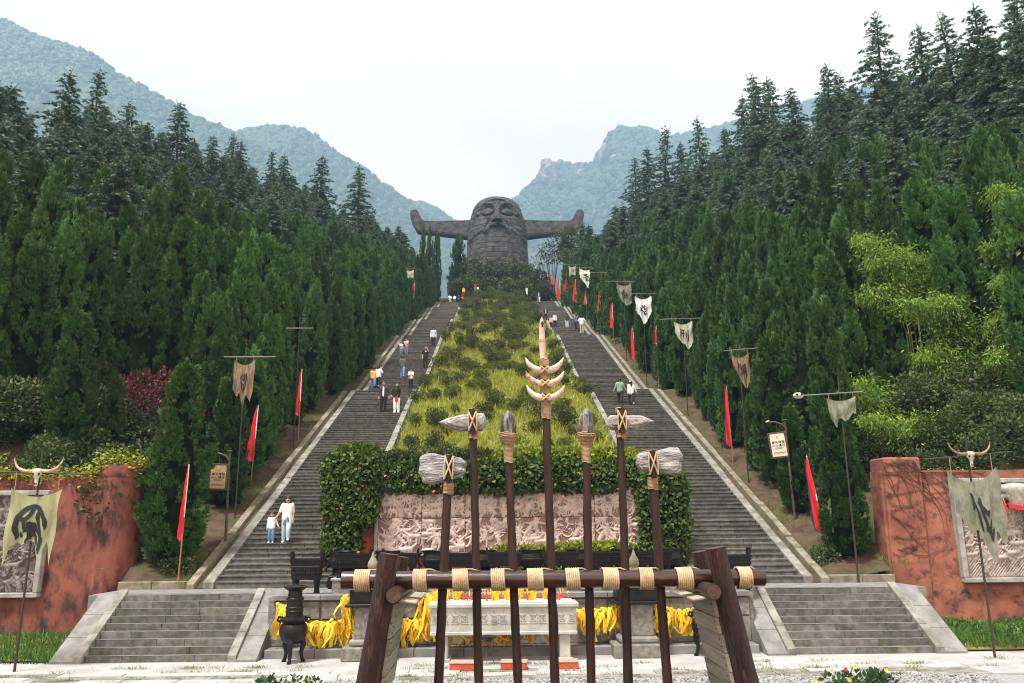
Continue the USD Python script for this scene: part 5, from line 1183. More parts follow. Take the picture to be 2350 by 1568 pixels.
# picks
for side, pb, pt, c, ol in (('left', (1100, 1568), (1084, 940), (1085, 970), [(1007, 969), (1030, 960), (1060, 953), (1085, 952), (1108, 950), (1115, 960), (1116, 978), (1106, 990), (1085, 990), (1055, 991), (1030, 983)]),
                            ('right', (1444, 1568), (1421, 937), (1424, 968), [(1394, 962), (1402, 954), (1424, 954), (1470, 955), (1490, 963), (1503, 968), (1480, 982), (1455, 987), (1424, 985), (1402, 987), (1394, 978)])):
    o, f, t, d = pole_thing('stone_pick', f'pointed stone pick bound to a dark log, {side} of the trident', 'stone pick', pb, pt, .042, .033)
    cc = at(*c, YW); v, fc = stone_head_mesh(px2(ol, c), .13, 7 if side == 'left' else 8, rough=.008); obj('blade', (v+cc, fc), 'pick_stone', o, smooth=40, rel=f)
    obj('handle_top', MB().add(*rod(cc-d*.11-[0, .075, 0], cc+d*.11-[0, .075, 0], .028, .03, 10)), 'wood_pole', o, smooth=60, rel=f)
    lash(o, f, cc-[0, .1, 0], d, .034, .085, 0); wrap(o, f, cc-d*.15, d, .042, .07); wrap(o, f, cc+d*.075, d, .04, .045)
# spears
for side, pb, pt, top in (('left', (1189, 1568), (1167, 1040), 941), ('right', (1356, 1568), (1346, 1040), 937)):
    o, f, t, d = pole_thing('stone_spear', f'spear with dark leaf shaped stone point beside the trident on the {side}', 'spear', pb, pt, .042, .034)
    px = pt[0]+(.5 if side == 'left' else 0); b0 = at(px, 1063, YW); b1 = at(px, 1022, YW); b2 = at(px, 995, YW); tp = at(px, top, YW)
    wrap(o, f, b0, d, .037, np.linalg.norm(b1-b0)); wrap(o, f, b1, d, .04, np.linalg.norm(b2-b1)*.75, .006, .078); wrap(o, f, b1+d*np.linalg.norm(b2-b1)*.75, d, .079, np.linalg.norm(b2-b1)*.28, .006)
    hl = tp[2]-b2[2]; prf = [(.001, -.03), (.068, -.02), (.074, hl*.25), (.07, hl*.5), (.05, hl*.78), (.022, hl*.95), (.001, hl)]
    v, fc = lathe(np.stack([np.interp(np.linspace(0, 1, 30), np.linspace(0, 1, 7), [q[0] for q in prf]), np.interp(np.linspace(0, 1, 30), np.linspace(0, 1, 7), [q[1] for q in prf])], 1), 26, sx=.5)
    nn = v*[1, 1, 0]; nn /= np.maximum(np.linalg.norm(nn, axis=1, keepdims=True), .02); v = v+nn*((fbm(v*[40, 40, 9], 1., 3, 3)-.5)*.03)[:, None]
    obj('stone_point', (v@frames(d).T*[1, 1, 1]+b2, fc), 'spear_stone', o, smooth=60, rel=f)
# trident
o, f, t, d = pole_thing('bone_trident', 'tallest weapon, a pole topped by a long bone point and three pairs of upturned tusks', 'trident', (1275, 1568), (1249, 830), .042, .033)
b = at(1254, 962, YW); wrap(o, f, b, d, .04, at(1254, 916, YW)[2]-b[2]); 
for (yy, dy) in ((905, 0), (873, 0), (842, 0)):
    cx = 1252-(905-yy)*.045
    for sx in (-1, 1):
        pts = [(cx+sx*2, yy+9), (cx+sx*14, yy+8), (cx+sx*27, yy+2), (cx+sx*37, yy-8), (cx+sx*44, yy-21)]
        P = np.array([at(*q, YW-.03) for q in pts]); tt = np.linspace(0, 1, 14); P = np.stack([np.interp(tt, np.linspace(0, 1, 5), P[:, k]) for k in range(3)], 1)
        obj('tusk', tube(P, np.interp(tt, [0, .3, .75, 1], [.03, .033, .02, .004]), 10), 'bone', o, smooth=True, rel=f)
    c = at(cx, yy, YW); wrap(o, f, at(cx, yy+1, YW), d, .041, .075, .006); lash(o, f, at(cx, yy+9, YW)-[0, .055, 0], d, .034, .03, 0)
wrap(o, f, at(1249, 838, YW), d, .04, .045)
b0, tp = at(1248, 836, YW), at(1243.5, 728, YW); dd = tp-b0; tt = np.linspace(0, 1, 12)[:, None]
P = b0+dd*tt; P[:, 0] += -.006*np.sin(tt[:, 0]*3)
obj('bone_point', tube(P, np.interp(tt[:, 0], [0, .6, .8, .92, 1], [.03, .029, .026, .016, .003]), 12), 'bone', o, smooth=True, rel=f)
obj('marrow_hollow', tube([at(1244.6, 752, YW)-[0, .022, 0], at(1244, 744, YW)-[0, .024, 0], at(1243.8, 737, YW)-[0, .014, 0]], [.006, .011, .004], 8), 'ink_black', o, smooth=True, rel=f)

# ---------------------------------------------------------------- skull banners, flags, signs
def glyph(strokes, fn, w=.05):
    """brush strokes (lists of points in the unit square) laid just in front of the cloth: fn(u, v) gives the cloth's point, v downwards"""
    mb = MB()
    for st in strokes:
        P = np.array(st, float); seg_ = np.linalg.norm(np.diff(P, axis=0), axis=1); n = max(3, int(seg_.sum()/.06))
        s = np.concatenate([[0], np.cumsum(seg_)]); t = np.linspace(0, s[-1], n); Q = np.stack([np.interp(t, s, P[:, 0]), np.interp(t, s, P[:, 1])], 1)
        T = np.gradient(Q, axis=0); T /= np.linalg.norm(T, axis=1, keepdims=True); N = np.stack([-T[:, 1], T[:, 0]], 1)
        ww = w*np.interp(np.linspace(0, 1, n), [0, .15, .8, 1], [.7, 1.1, .95, .45])[:, None]
        a, b = Q+N*ww, Q-N*ww; A, B = fn(a[:, 0], 1-a[:, 1]), fn(b[:, 0], 1-b[:, 1]); V = np.vstack([A, B]); i = np.arange(n-1)
        mb.add(V, np.stack([i, i+1, i+1+n, i+n], 1))
    return mb
GL = {
 'rite': [[(.12, .15), (.05, .4), (.1, .65), (.3, .88), (.55, .95), (.8, .85), (.92, .62), (.93, .5)], [(.12, .62), (.3, .6), (.45, .7), (.55, .9)], [(.3, .6), (.3, .45), (.38, .35)], [(.7, .85), (.66, .65), (.75, .5), (.85, .35), (.8, .12)], [(.38, .5), (.68, .44)], [(.3, .36), (.78, .38)], [(.26, .3), (.22, .18)], [(.5, .36), (.5, .15), (.4, .02)], [(.5, .26), (.68, .22), (.7, .08)]],
 'strike': [[(.2, .95), (.22, .7), (.12, .4)], [(.2, .75), (.35, .5), (.42, .1)], [(.42, .82), (.8, .62)], [(.5, .95), (.52, .6), (.7, .25), (.9, .05)], [(.8, .45), (.55, .3)]],
 'punish': [[(.05, .85), (.55, .85)], [(.05, .5), (.58, .5)], [(.2, .85), (.18, .4), (.08, .05)], [(.42, .85), (.42, .05)], [(.7, .8), (.7, .35)], [(.92, .95), (.92, .05), (.78, .12)]],
 'season': [[(.7, .95), (.3, .88)], [(.08, .75), (.92, .75)], [(.5, .92), (.5, .5)], [(.48, .74), (.1, .5)], [(.52, .74), (.9, .52)], [(.25, .45), (.72, .45), (.5, .32)], [(.5, .35), (.52, .05), (.38, .1)], [(.08, .24), (.92, .24)]],
 'ghost': [[(.5, 1.), (.35, .82)], [(.5, .8), (.2, .6), (.15, .35), (.35, .12), (.62, .1), (.85, .35), (.8, .62), (.5, .8)], [(.5, .8), (.5, .12)], [(.15, .45), (.85, .45)], [(.3, .62), (.7, .25)]],
 'army': [[(.35, .95), (.3, .6), (.2, .5)], [(.35, .8), (.7, .82)], [(.6, .95), (.55, .6), (.75, .55), (.9, .65)], [(.05, .42), (.45, .45)], [(.3, .6), (.28, .1)], [(.25, .35), (.05, .15)], [(.5, .5), (.55, .2), (.9, .1)], [(.5, .35), (.8, .4)]],
 'feather': [[(.1, .9), (.4, .9), (.4, .15), (.3, .2)], [(.12, .7), (.38, .72)], [(.12, .5), (.38, .52)], [(.55, .9), (.88, .9), (.88, .15), (.78, .2)], [(.58, .7), (.86, .72)], [(.58, .5), (.86, .5)], [(.12, .9), (.1, .3)], [(.55, .9), (.52, .3)]],
 'moon': [[(.3, .95), (.3, .3), (.2, .05)], [(.3, .95), (.75, .95), (.75, .05), (.62, .1)], [(.3, .7), (.75, .7)], [(.3, .45), (.75, .45)]],
 'drum': [[(.5, .98), (.5, .75)], [(.3, .88), (.72, .88)], [(.25, .7), (.75, .7), (.75, .45), (.25, .45), (.25, .7)], [(.5, .4), (.5, .05)], [(.3, .35), (.35, .15), (.65, .18), (.7, .35)]],
}
def skull_parts(o, s, mt_horn, tilt=0):
    """bull skull facing the viewer, horn spread about 3.4 s, base of the skull at the origin"""
    v, f = lathe([(.001, -.95), (.1, -.94), (.13, -.8), (.12, -.6), (.17, -.38), (.28, -.18), (.33, .0), (.3, .14), (.2, .22), (.001, .24)], 18, sy=.6)
    v = v*s; v[:, 0] *= 1+.15*(np.abs(v[:, 2]+.15*s) < .12*s)
    obj('skull', (v, f), 'skull_white', o, smooth=50)
    for sx in (-1, 1):
        obj('eye_socket', trimesh.creation.icosphere(1, .075*s).apply_transform(np.diag([1, .6, 1.25, 1])).apply_translation((sx*.19*s, -.15*s, -.14*s)), 'ink_black', o, smooth=True)
        obj('nostril', trimesh.creation.icosphere(1, .035*s).apply_transform(np.diag([1, .8, 2.6, 1])).apply_translation((sx*.05*s, -.075*s, -.78*s)), 'ink_black', o, smooth=True)
        P = np.array([(sx*.26, 0, .06), (sx*.55, 0, .02), (sx*.95, -.02, .06), (sx*1.35, -.03, .3), (sx*1.58, 0, .66), (sx*1.62, .02, .98)])*s; t = np.linspace(0, 1, 18); tt = np.linspace(0, 1, 6)
        P = np.stack([np.interp(t, tt, P[:, k]) for k in range(3)], 1)
        for _ in range(3): P[1:-1] = (P[:-2]+2*P[1:-1]+P[2:])/4
        obj('horn', tube(P, np.interp(t, [0, .2, .7, 1], [.115, .12, .07, .012])*s, 10, wob=.08), mt_horn, o, smooth=50)
def cloth_fn(w, h, seed, sag=.12, teeth=None, yoff=-.05, waves=3., amp=.03, ragged=.05):
    rr = np.random.default_rng(seed); ks = np.linspace(0, 1, 40); teeth = teeth if teeth is not None else [1, .8, .95, .7, .85, .7, .9, .75, 1.]
    bt = np.interp(ks, np.linspace(0, 1, len(teeth)), teeth)+ragged*(rr.random(40)-.5)
    def fn(u, v, lift=0.):
        u = np.asarray(u, float); v = np.asarray(v, float); top = sag*4*np.clip(u, 0, 1)*(1-np.clip(u, 0, 1))*h; bot = np.interp(u, ks, bt)*h
        z = -(top+(bot-top)*v); x = (u-.5)*w*(1-.07*v+.03*np.sin(v*9+seed))
        y = yoff+amp*np.sin(u*waves*6.28+seed)*(.4+.8*v)+.02*np.sin(v*7+u*3)-lift
        return np.stack([x, y, z], 1)
    return fn
def banner(label, base, ztop, w, h, cm, gl=None, bar=(-.8, .8), barz=.12, skull=0, seed=1, teeth=None, tilt=0., sag=.12, finial=True, gw=.055, lean=(0, 0), skull_at_end=False, gpos=(.24, .78, .22, .72), pr=.03, hm='horn_brown'):
    """pole, cross bar and hanging ragged cloth; ztop is the height of the bar above the base"""
    o = thing('skull_banner' if skull else 'cloth_banner', label, 'banner', base)
    top = np.array([lean[0], lean[1], ztop])
    obj('pole', rod((0, 0, -.3), top+np.array(lean+(0,))*0.05+[0, 0, .55 if finial else .1], pr, pr*.75, 8, 4), 'pole_dark', o, smooth=50)
    R = roty(tilt)
    a, b = R@np.array([bar[0], -.03, 0])+top, R@np.array([bar[1], -.03, 0])+top
    obj('cross_bar', rod(a, b, pr*.75, pr*.6, 8, 6, .15, seed), 'bar_wet_sheen' if not skull else 'pole_dark', o, smooth=50)
    if finial and not skull:
        th = np.linspace(.3, 2.84, 9); q = top+np.array([0, 0, .62]); obj('finial', tube(np.stack([q[0]+.13*np.cos(th)*1.2, 0*th+q[1], q[2]+.12-.13*np.sin(th)], 1), .014, 5), 'pole_dark', o)
    if h > 0:
        fn = cloth_fn(w, h, seed, sag, teeth); c0 = top+[0, -.02, -barz]
        obj('cloth', MB().add(*(lambda q: (q[0]@R.T+c0, q[1]))(grid(26, 16, fn))), cm, o, smooth=True)
        if gl:
            u0, u1, v0, v1 = gpos
            m = glyph(GL[gl], lambda u, v: fn(u0+(u1-u0)*u, v0+(v1-v0)*v, .012)@R.T+c0, gw)
            obj('painted_character', m, 'ink_black', o)
        for u in (.08, .92):
            q = fn([u], [0.])[0]@R.T+c0; obj('tie', rod(q, [q[0], q[1], (R@np.array([q[0]-top[0], 0, 0]))[2]+top[2]], .008, None, 5), 'rope_dull', o)
    if skull:
        before = names.copy(); 
        sp = MB(); g = o
        n0 = len(stage.GetPrimAtPath(o.GetPath()).GetChildren())
        skull_parts(o, skull, hm)
        for ch in list(stage.GetPrimAtPath(o.GetPath()).GetChildren())[n0:]:
            pts = UsdGeom.Mesh(ch).GetPointsAttr(); v = np.array(pts.Get())+top+[0, -.12, .02]; pts.Set(Vt.Vec3fArray.FromNumpy(v.astype(np.float32)))
            na = UsdGeom.Mesh(ch)
    if skull_at_end:
        obj('skull', trimesh.creation.icosphere(2, 1).apply_transform(np.diag([.16, .13, .1, 1])).apply_translation(a+[-.12, 0, 0]), 'skull_white', o, smooth=True)
        for dx in (-.08, .06): obj('eye_socket', trimesh.creation.icosphere(1, .035).apply_translation(a+[-.12+dx, -.13, .02]), 'ink_black', o)
    return o
# the two large ones beside the front steps
YB = 19.3
p = at(40, 1482, YB); t = at(92, 1086, YB); k = 1/FPX*YB*1.0
banner('pale yellow ragged banner with round black emblem under a bull skull, left red wall', (p[0], YB, 0.0), t[2], 112*k, 178*k, 'cloth_yellow', 'rite', (-1.15, 1.1), .36, .35, 3, [.98, .72, .66, .68, .64, .66, .9, .62, .95], .03, .1, True, .062, (t[0]-p[0], 0), gpos=(.15, .85, .17, 1.02), hm='horn_pale')
YB2 = 19.6; p = at(2277, 1462, YB2); t = at(2221, 1046, YB2); k = 1/FPX*YB2
banner('grey green torn banner with black strokes under a bull skull, right red wall', (p[0], YB2, 0.0), t[2], 118*k, 215*k, 'cloth_grey', 'strike', (-1.1, 1.08), .32, .32, 5, [.42, .5, .68, .6, .82, 1., .62, .85, .5], -.08, .14, True, .06, (t[0]-p[0], 0), gpos=(.3, .76, .2, .85))
# banners among the cypresses
def tree_banner(label, bar, cl, X, cm, gl, seed, teeth=None, **kw):
    (bx0, bx1, by), (cx0, cx1, cy0, cy1) = bar, cl
    mid = (cx0+cx1)/2; q = onx(mid, by, X); Y = q[1]; k = 1/FPX*(Y*math.cos(PITCH)+(q[2]-3)*math.sin(PITCH))
    g = float(hill(X, Y)) if abs(X) > 9.3 else float(prof(Y)); 
    return banner(label, (q[0], Y, g), q[2]-g, (cx1-cx0)*k, (cy1-cy0)*k*1.05 if cy1-cy0 > 6 else 0, cm, gl, ((bx0-mid)*k, (bx1-mid)*k), max(.06, (cy0-by)*k), 0, seed, teeth, **kw)
tree_banner('brown tattered banner with a dark character among the cypresses left of the stairs', (515, 632, 820), (540, 588, 826, 930), -9.6, 'cloth_brown', 'drum', 11, [.62, .8, .7, 1., .72, .9, .66])
tree_banner('thin bare cross bar on a pole above the cypresses of the left slope', (657, 718, 754), (675, 700, 758, 762), -9.6, 'cloth_brown', None, 12)
tree_banner('small pale banner high up in the left cypress rows', (928, 952, 617), (934, 950, 620, 642), -9.6, 'cloth_pale', None, 13)
tree_banner('small pale banner farthest up the right stairs', (1286, 1334, 607), (1305, 1321, 611, 636), 9.6, 'cloth_pale', 'moon', 14, pr=.04)
tree_banner('white grey banner with a clear black character, second from the top on the right', (1318, 1367, 614), (1329, 1359, 616, 662), 9.6, 'cloth_white', 'season', 15, [.45, .6, .7, .85, 1., .8, .6], pr=.04)
tree_banner('bare cross bar between two banners high on the right', (1355, 1404, 626), (1376, 1386, 630, 632), 9.6, 'cloth_pale', None, 16, pr=.04)
tree_banner('grey banner with a black ringed character and a white bone on its bar', (1388, 1457, 646), (1414, 1448, 651, 702), 9.6, 'cloth_grey', 'ghost', 17, [.4, .6, .8, .9, 1., .95, .9], pr=.035)
tree_banner('white torn banner with bold black strokes in the right cypresses', (1440, 1509, 675), (1456, 1494, 680, 746), 9.6, 'cloth_white', 'army', 18, [.5, .62, .75, .98, .9, .7, .55], pr=.03)
tree_banner('grey striped banner hanging beside the lower right stairs, its character half hidden', (1512, 1608, 732), (1545, 1587, 738, 802), 9.6, 'cloth_pale', 'punish', 19, [.4, .6, .75, .8, 1., .92, .7], tilt=-.03)
tree_banner('brown torn banner with faded characters in the right cypresses', (1660, 1742, 803), (1675, 1716, 812, 892), 9.6, 'cloth_brown', 'feather', 20, [.35, .55, .7, .95, 1., .8, .55], tilt=-.08)
tree_banner('pale torn banner without lettering, white skull on the left end of its bar', (1838, 1980, 903), (1893, 1960, 912, 985), 10.2, 'cloth_grey', None, 21, [.6, .95, .6, .75, .7, .5, .55], tilt=-.06, skull_at_end=True)

def flag(label, top, fb, base, X, mt='flag_red', group=None, white=True, dark=True, wpx=14, seed=0):
    """slim hanging flag on a leaning pole: tip, foot of the cloth and foot of the pole as seen in the photograph, X metres from the axis"""
    q = onx(*top, X); Y = q[1]; k = 1/FPX*(Y*math.cos(PITCH)+(q[2]-3)*math.sin(PITCH)); g = float(hill(X, Y)) 
    b = at(*base, Y) if base else np.array([q[0]+(fb[0]-top[0])*k, Y, g]); 
    if base is None or b[2] < g-.4: b[2] = g
    o = thing('flag', label, 'flag', tuple(b), 0, group); d = q-b
    pr = .018+.00012*Y
    obj('pole', rod((0, 0, -.15), d*.55, pr, None, 6), 'pole_wood', o); obj('white_pole_top', rod(d*.55, d, pr*.95, pr*.7, 6), 'flag_white' if white else 'pole_wood', o)
    L0 = (fb[1]-top[1])*k; w = max(wpx*k, .09); dn = d/np.linalg.norm(d); s = -1 if X > 0 else -1; rr = np.random.default_rng(seed)
    def fn(u, v):
        prof_ = np.interp(v, [0, .12, .6, .9, 1], [.12, .45, .95, 1., .35])
        x = u*w*prof_; y = -.03+.05*np.sin(u*7+v*4+seed)*prof_
        a = d-dn*(.03+v*L0*.93)
        return np.stack([a[:, 0]+s*x+0*u, a[:, 1]+y, a[:, 2]-.06*u*(1-v)-u*.2*v], 1)
    def fl(u, v): 
        a = d[None]-dn[None]*(.03+v*L0*.93)[:, None]; prof_ = np.interp(v, [0, .12, .6, .9, 1], [.12, .42, .72, .85, .3]); e = .06*np.sin(v*23+seed)*(u > .9)
        return np.stack([a[:, 0]-u*w*prof_*(1+e), a[:, 1]-.02+.05*np.sin(u*6+v*5+seed)*prof_, a[:, 2]-u*.22*prof_], 1)
    obj('cloth', grid(8, 22, fl), mt, o, smooth=True)
    if dark:
        def ed(u, v):
            P = fl(np.full_like(u, .9), v); Q = fl(np.full_like(u, 1.0), v); return P+(Q-P)*(u*1.8)[:, None]+[0, -.008, 0]
        obj('dark_hem', grid(3, 22, ed), 'flag_dark', o, smooth=True)
    return o
GF = 'slim red flags planted along the right stairs'
FR = [((1269, 631), (1270, 660), None, 9.6, 9), ((1283, 639), (1287, 690), (1286, 697), 9.6, 10), ((1300, 624), (1302, 675), None, 9.6, 10), ((1321, 641), (1322, 698), None, 9.6, 10), ((1344, 667), (1345, 702), None, 9.6, 7), ((1377, 670), (1376, 721), None, 9.6, 9), ((1405, 696), (1406, 757), None, 9.6, 10), ((1452, 747), (1456, 832), (1459, 860), 9.6, 12), ((1506, 748), (1504, 792), None, 9.6, 9), ((1667, 887), (1681, 1032), (1684, 1075), 9.6, 17), ((1851, 1046), (1872, 1228), (1911, 1322), 9.6, 24)]
lab = ['slim red flag farthest up the right stairs', 'slim red flag with white pole leaning beside the top right landing', 'thin red flag standing deep in the cypresses near the top banners', 'slim bright red flag below the white character banner', 'narrow dark red flag half hidden in the right cypresses', 'slim red flag just left of the ringed character banner', 'slim red flag with blue spot left of the torn white banner', 'red flag with blue patches standing at the middle of the right stairs', 'short red flag with white tip deeper in the right cypresses', 'large red flag with dark hem beside the brown torn banner', 'largest red flag leaning beside the right red wall, dark torn hem']
for i, (a, b, c, X, w) in enumerate(FR): flag(lab[i], a, b, c, X, 'flag_red', GF, True, i > 6, w, i)
FLf = [((952, 643), (948, 668), None, -9.6, 9), ((693, 847), (688, 958), (684, 1012), -9.6, 11), ((593, 931), (579, 1062), (576, 1102), -9.6, 20), ((434, 1066), (430, 1242), (408, 1340), -9.6, 12)]
lab = ['tiny red and white flag high in the left cypresses', 'slim red flag with white pole at the middle of the left stairs', 'red flag wrapped on a leaning white pole beside the left kerb', 'torn red flag mostly hidden in the cypress beside the left red wall']
for i, (a, b, c, X, w) in enumerate(FLf): flag(lab[i], a, b, c, X, 'flag_red', 'slim red flags planted along the left stairs', True, False, w, 30+i)

# hanging lantern signs on posts
CH = {'po': [[(.05, .7), (.4, .7)], [(.22, .95), (.22, .25)], [(.02, .2), (.42, .3)], [(.5, .8), (.95, .8), (.9, .65)], [(.72, .98), (.72, .55)], [(.5, .8), (.48, .4), (.38, .05)], [(.52, .55), (.88, .55), (.55, .05)], [(.6, .4), (.98, .05)]],
      'chang': [[(.75, .92), (.4, .65)], [(.05, .5), (.95, .5)], [(.3, .95), (.3, .08), (.48, .2)], [(.45, .5), (.95, .05)]],
      'ti': [[(.02, .72), (.4, .72)], [(.2, .95), (.2, .05)], [(.2, .7), (.03, .35)], [(.2, .65), (.4, .45)], [(.58, .95), (.64, .82)], [(.85, .95), (.78, .82)], [(.5, .78), (.9, .78), (.9, .55), (.5, .55), (.48, .38), (.95, .38), (.9, .15)], [(.7, .8), (.7, .02)], [(.68, .36), (.45, .08)]],
      'dou': [[(.1, .95), (.1, .05)], [(.1, .92), (.35, .85), (.2, .65), (.36, .45), (.15, .35)], [(.5, .8), (.95, .8)], [(.72, .98), (.72, .55)], [(.42, .58), (.99, .58)], [(.72, .55), (.72, .1)], [(.72, .32), (.95, .32)], [(.52, .42), (.42, .1)], [(.45, .22), (.98, .04)]],
      'xiao': [[(.5, .95), (.5, .08), (.38, .15)], [(.28, .65), (.1, .25)], [(.72, .65), (.92, .25)]], 'xin': [[(.1, .5), (.05, .25)], [(.3, .65), (.32, .15), (.75, .12), (.78, .35)], [(.45, .85), (.6, .65)], [(.8, .7), (.95, .45)]],
      'man': [[(.15, .95), (.15, .05)], [(.03, .7), (.05, .5)], [(.25, .75), (.32, .6)], [(.45, .9), (.9, .9), (.9, .65), (.45, .65), (.45, .9)], [(.45, .77), (.9, .77)], [(.4, .52), (.95, .52), (.95, .38), (.4, .38), (.4, .52)], [(.45, .28), (.85, .28), (.45, .03)], [(.55, .2), (.95, .03)]],
      'xing': [[(.35, .95), (.1, .72)], [(.4, .68), (.05, .38)], [(.25, .5), (.25, .05)], [(.5, .85), (.92, .85)], [(.48, .58), (.98, .58)], [(.75, .58), (.75, .06), (.62, .12)]]}
def sign(label, px, py, X, tilt, rows, face):
    q = onx(px, py, X); Y = q[1]; g = float(hill(X, Y)); k = 1/FPX*(Y*math.cos(PITCH)+(q[2]-3)*math.sin(PITCH)); w, h = 42*k, 60*k
    o = thing('hanging_sign', label, 'sign', (q[0], Y, q[2]), 0); R = roty(tilt)
    obj('frame', cbox((0, 0, 0), (w, .05, h), .012, R), 'sign_brown', o); obj('face', cbox(R@np.array([0, -.024, 0]), (w*.82, .016, h*.86), .004, R), face, o)
    for sx in (-1, 1):
        for sz in (-1, 1): obj('corner_block', cbox(R@np.array([sx*w*.43, -.028, sz*h*.45]), (w*.11, .02, w*.11), .004, R), 'sign_brown', o)
    fl = lathe([(.001, -.03), (.03, -.01), (.035, .02), (.015, .055), (.001, .08)], 10, sy=.15); obj('flame_emblem', (fl[0]*1.1@R.T+R@np.array([0, -.036, h*.29]), fl[1]), 'sign_orange', o)
    for j, row in enumerate(rows):
        for i, c in enumerate(row):
            s = w*.155; x0, z0 = (i-1.5)*w*.185-s/2, h*(.115-j*.125)-s/2
            obj('character', glyph(CH[c], lambda u, v: np.stack([x0+u*s, np.full(len(u), -.036), z0+s-v*s], 1)@R.T, .07), 'ink_black', o)
    obj('fine_print', MB().add(*box(R@np.array([0, -.034, -h*.1]), (w*.5, .003, h*.012), R)).add(*box(R@np.array([0, -.034, -h*.14]), (w*.4, .003, h*.012), R)), 'sign_brown', o)
    t = np.linspace(0, 1, 10); obj('mountain_motif', tube(np.stack([(t-.5)*w*.68, -.036+0*t, -h*.33+h*.07*np.abs(np.sin(t*8))], 1)@R.T, .008, 5), 'sign_brown', o)
    sx = 1; post = w*.62
    obj('post', rod((post, .05, g-q[2]-.3), (post-.08, .05, h*.95), .045, .04, 8, 4), 'sign_brown', o, smooth=50)
    obj('arm', tube([(post-.06, .05, h*.62), (post-.2, .02, h*.8), (-w*.1, 0, h*.9), (-w*.45, 0, h*.88)], [.04, .04, .035, .03], 8), 'sign_brown', o, smooth=True)
    obj('arm_tip', cbox((-w*.5, 0, h*.92), (.14, .06, .05), .015, roty(-.4)), 'skull_white', o); obj('post_cap', cbox((post-.08, .05, h*.98), (.15, .15, .05), .012), 'sign_brown', o)
    obj('hanger', rod((0, 0, h*.5), (0, 0, h*.88), .008, None, 5), 'sign_brown', o)
    return o
sign('cream hanging sign with eight black characters on a dark post among the right cypresses', 1786, 1022, 9.6, -.1, (('po', 'chang', 'ti', 'dou'), ('xiao', 'xin', 'man', 'xing')), 'sign_cream')
sign('tan hanging sign half hidden by cypress twigs beside the left stairs', 501, 1095, -9.6, .03, (('po', 'chang', 'ti', 'dou'), ('xiao', 'xin', 'man', 'xing')), 'sign_tan')

# ---------------------------------------------------------------- plants around the red walls
rr = np.random.default_rng(77)
def vine_top(name, label, n, fn, mt, size, seed):
    q = np.random.default_rng(seed); P = fn(q, n); V, Fc, T = scatter(tvI, tfI, P, frames(q.normal(0, .6, (len(P), 3))+[0, -.4, .35]), size*q.uniform(.5, 1.3, len(P)), ttI, q.random(len(P)))
    o = thing(name, label, 'vine'); obj('leaves', (V, Fc), mt, o, tint=T)
    st = MB()
    for k in range(14):
        a = P[q.integers(len(P))]; st.add(*tube([a+[0, .2, -.5], a+[q.normal(0, .1), .05, -.2], a], .01, 4))
    obj('stem', st, 'vine_stem', o, kind='stuff'); return o
def vl(q, n):
    x = -q.uniform(11.2, 21.5, n); w = .16+.3*fbm(np.stack([x, 0*x, 0*x], 1), .8, 3, 2)+.3*np.clip(1-np.abs(x+12.2)/.9, 0, 1); return np.stack([x, 25.1+q.uniform(-.2, .6, n), 4.62+np.where(x > -12.7, .33, 0)+w*q.normal(.25, .5, n)], 1)
vine_top('yellow_vine', 'bright yellow green vine spilling over the top of the left red wall', 4200, vl, 'vine_yellow', .1, 4)
def vr(q, n):
    t = q.random(n); k = q.integers(0, 3, n); x = 12.6+5*t; return np.stack([x+q.normal(0, .05, n), np.full(n, 24.9+.52)+q.uniform(-.06, .02, n), 4.68-.12*k-.25*np.sin(t*3.1)*(k > 0)+q.normal(0, .05, n)], 1)
vine_top('climbing_vine', 'thin green and yellow vine trailing along the top of the right red wall', 900, vr, 'hedge', .07, 5)
vs = thing('bare_vines', 'dense web of bare brown vine stems on the corner of the right red wall', 'vine')
for k in range(58):
    x, z = 11.5+rr.uniform(0, .3), rr.uniform(2.2, 4.9); P = [(x, z)]; an = rr.normal(-.12, .28)
    if k < 40: x, z = 11.5+rr.uniform(0, 2.6)**1, 4.9; P = [(x, min(z, 4.9 if x < 12.7 else 4.6))]; an = rr.uniform(-1.7, -.15)
    for j in range(rr.integers(5, 16)):
        an += rr.normal(0, .22); an = an*.93+(-.15)*.07; x += .2*math.cos(an); z += .2*math.sin(an)
        if x < 11.45 or z < .8 or x > 16: break
        P.append((x, min(z, 4.95 if x < 12.6 else 4.6)))
    if len(P) < 3: continue
    P = np.array(P); yw = np.where(P[:, 0] < 12.72, 24.83+0*P[:, 1], 24.875+.0258*P[:, 1]); obj('stem', tube(np.stack([P[:, 0], yw, P[:, 1]], 1), np.linspace(.011, .004, len(P)), 5), 'vine_stem', vs)
for s, n in ((-1, 9000), (1, 9000)):
    def gg(q, n, s=s):
        x = s*(10.95+11*q.random(n)**1.2); y = q.uniform(20.3, 24.95, n) if s < 0 else q.uniform(20.7, 24.95, n); return np.stack([x, y, 0*x], 1)
    V, Fc, T = grass(n, gg, .3, 20+s, .5)
    o = obj('grass_bed', (V, Fc), 'grass_green', tint=T); tag(o, f'green grass bed in front of the {"left" if s < 0 else "right"} red wall', 'grass', None, 'stuff')
    obj('bed_soil', grid(20, 10, lambda u, v: np.stack([s*(10.95+11.5*u), 20.5+4.6*v, .03+.12*fbm(np.stack([u*11, v*5, 0*u], 1), .8)], 1)), 'slope_soil', kind='structure', smooth=True)
q = np.random.default_rng(6); blobs = [((12.2+q.uniform(0, 8), 21.2+q.uniform(0, 3.4), .12), (.6, .5, .22)) for _ in range(36)]
V, Fc, T = leafy(901, blobs, 11000, .11); o = obj('ground_cover', (V, Fc), 'grass_green', tint=T); tag(o, 'dense low leafy ground cover at the foot of the right red wall', 'ground cover', None, 'stuff')
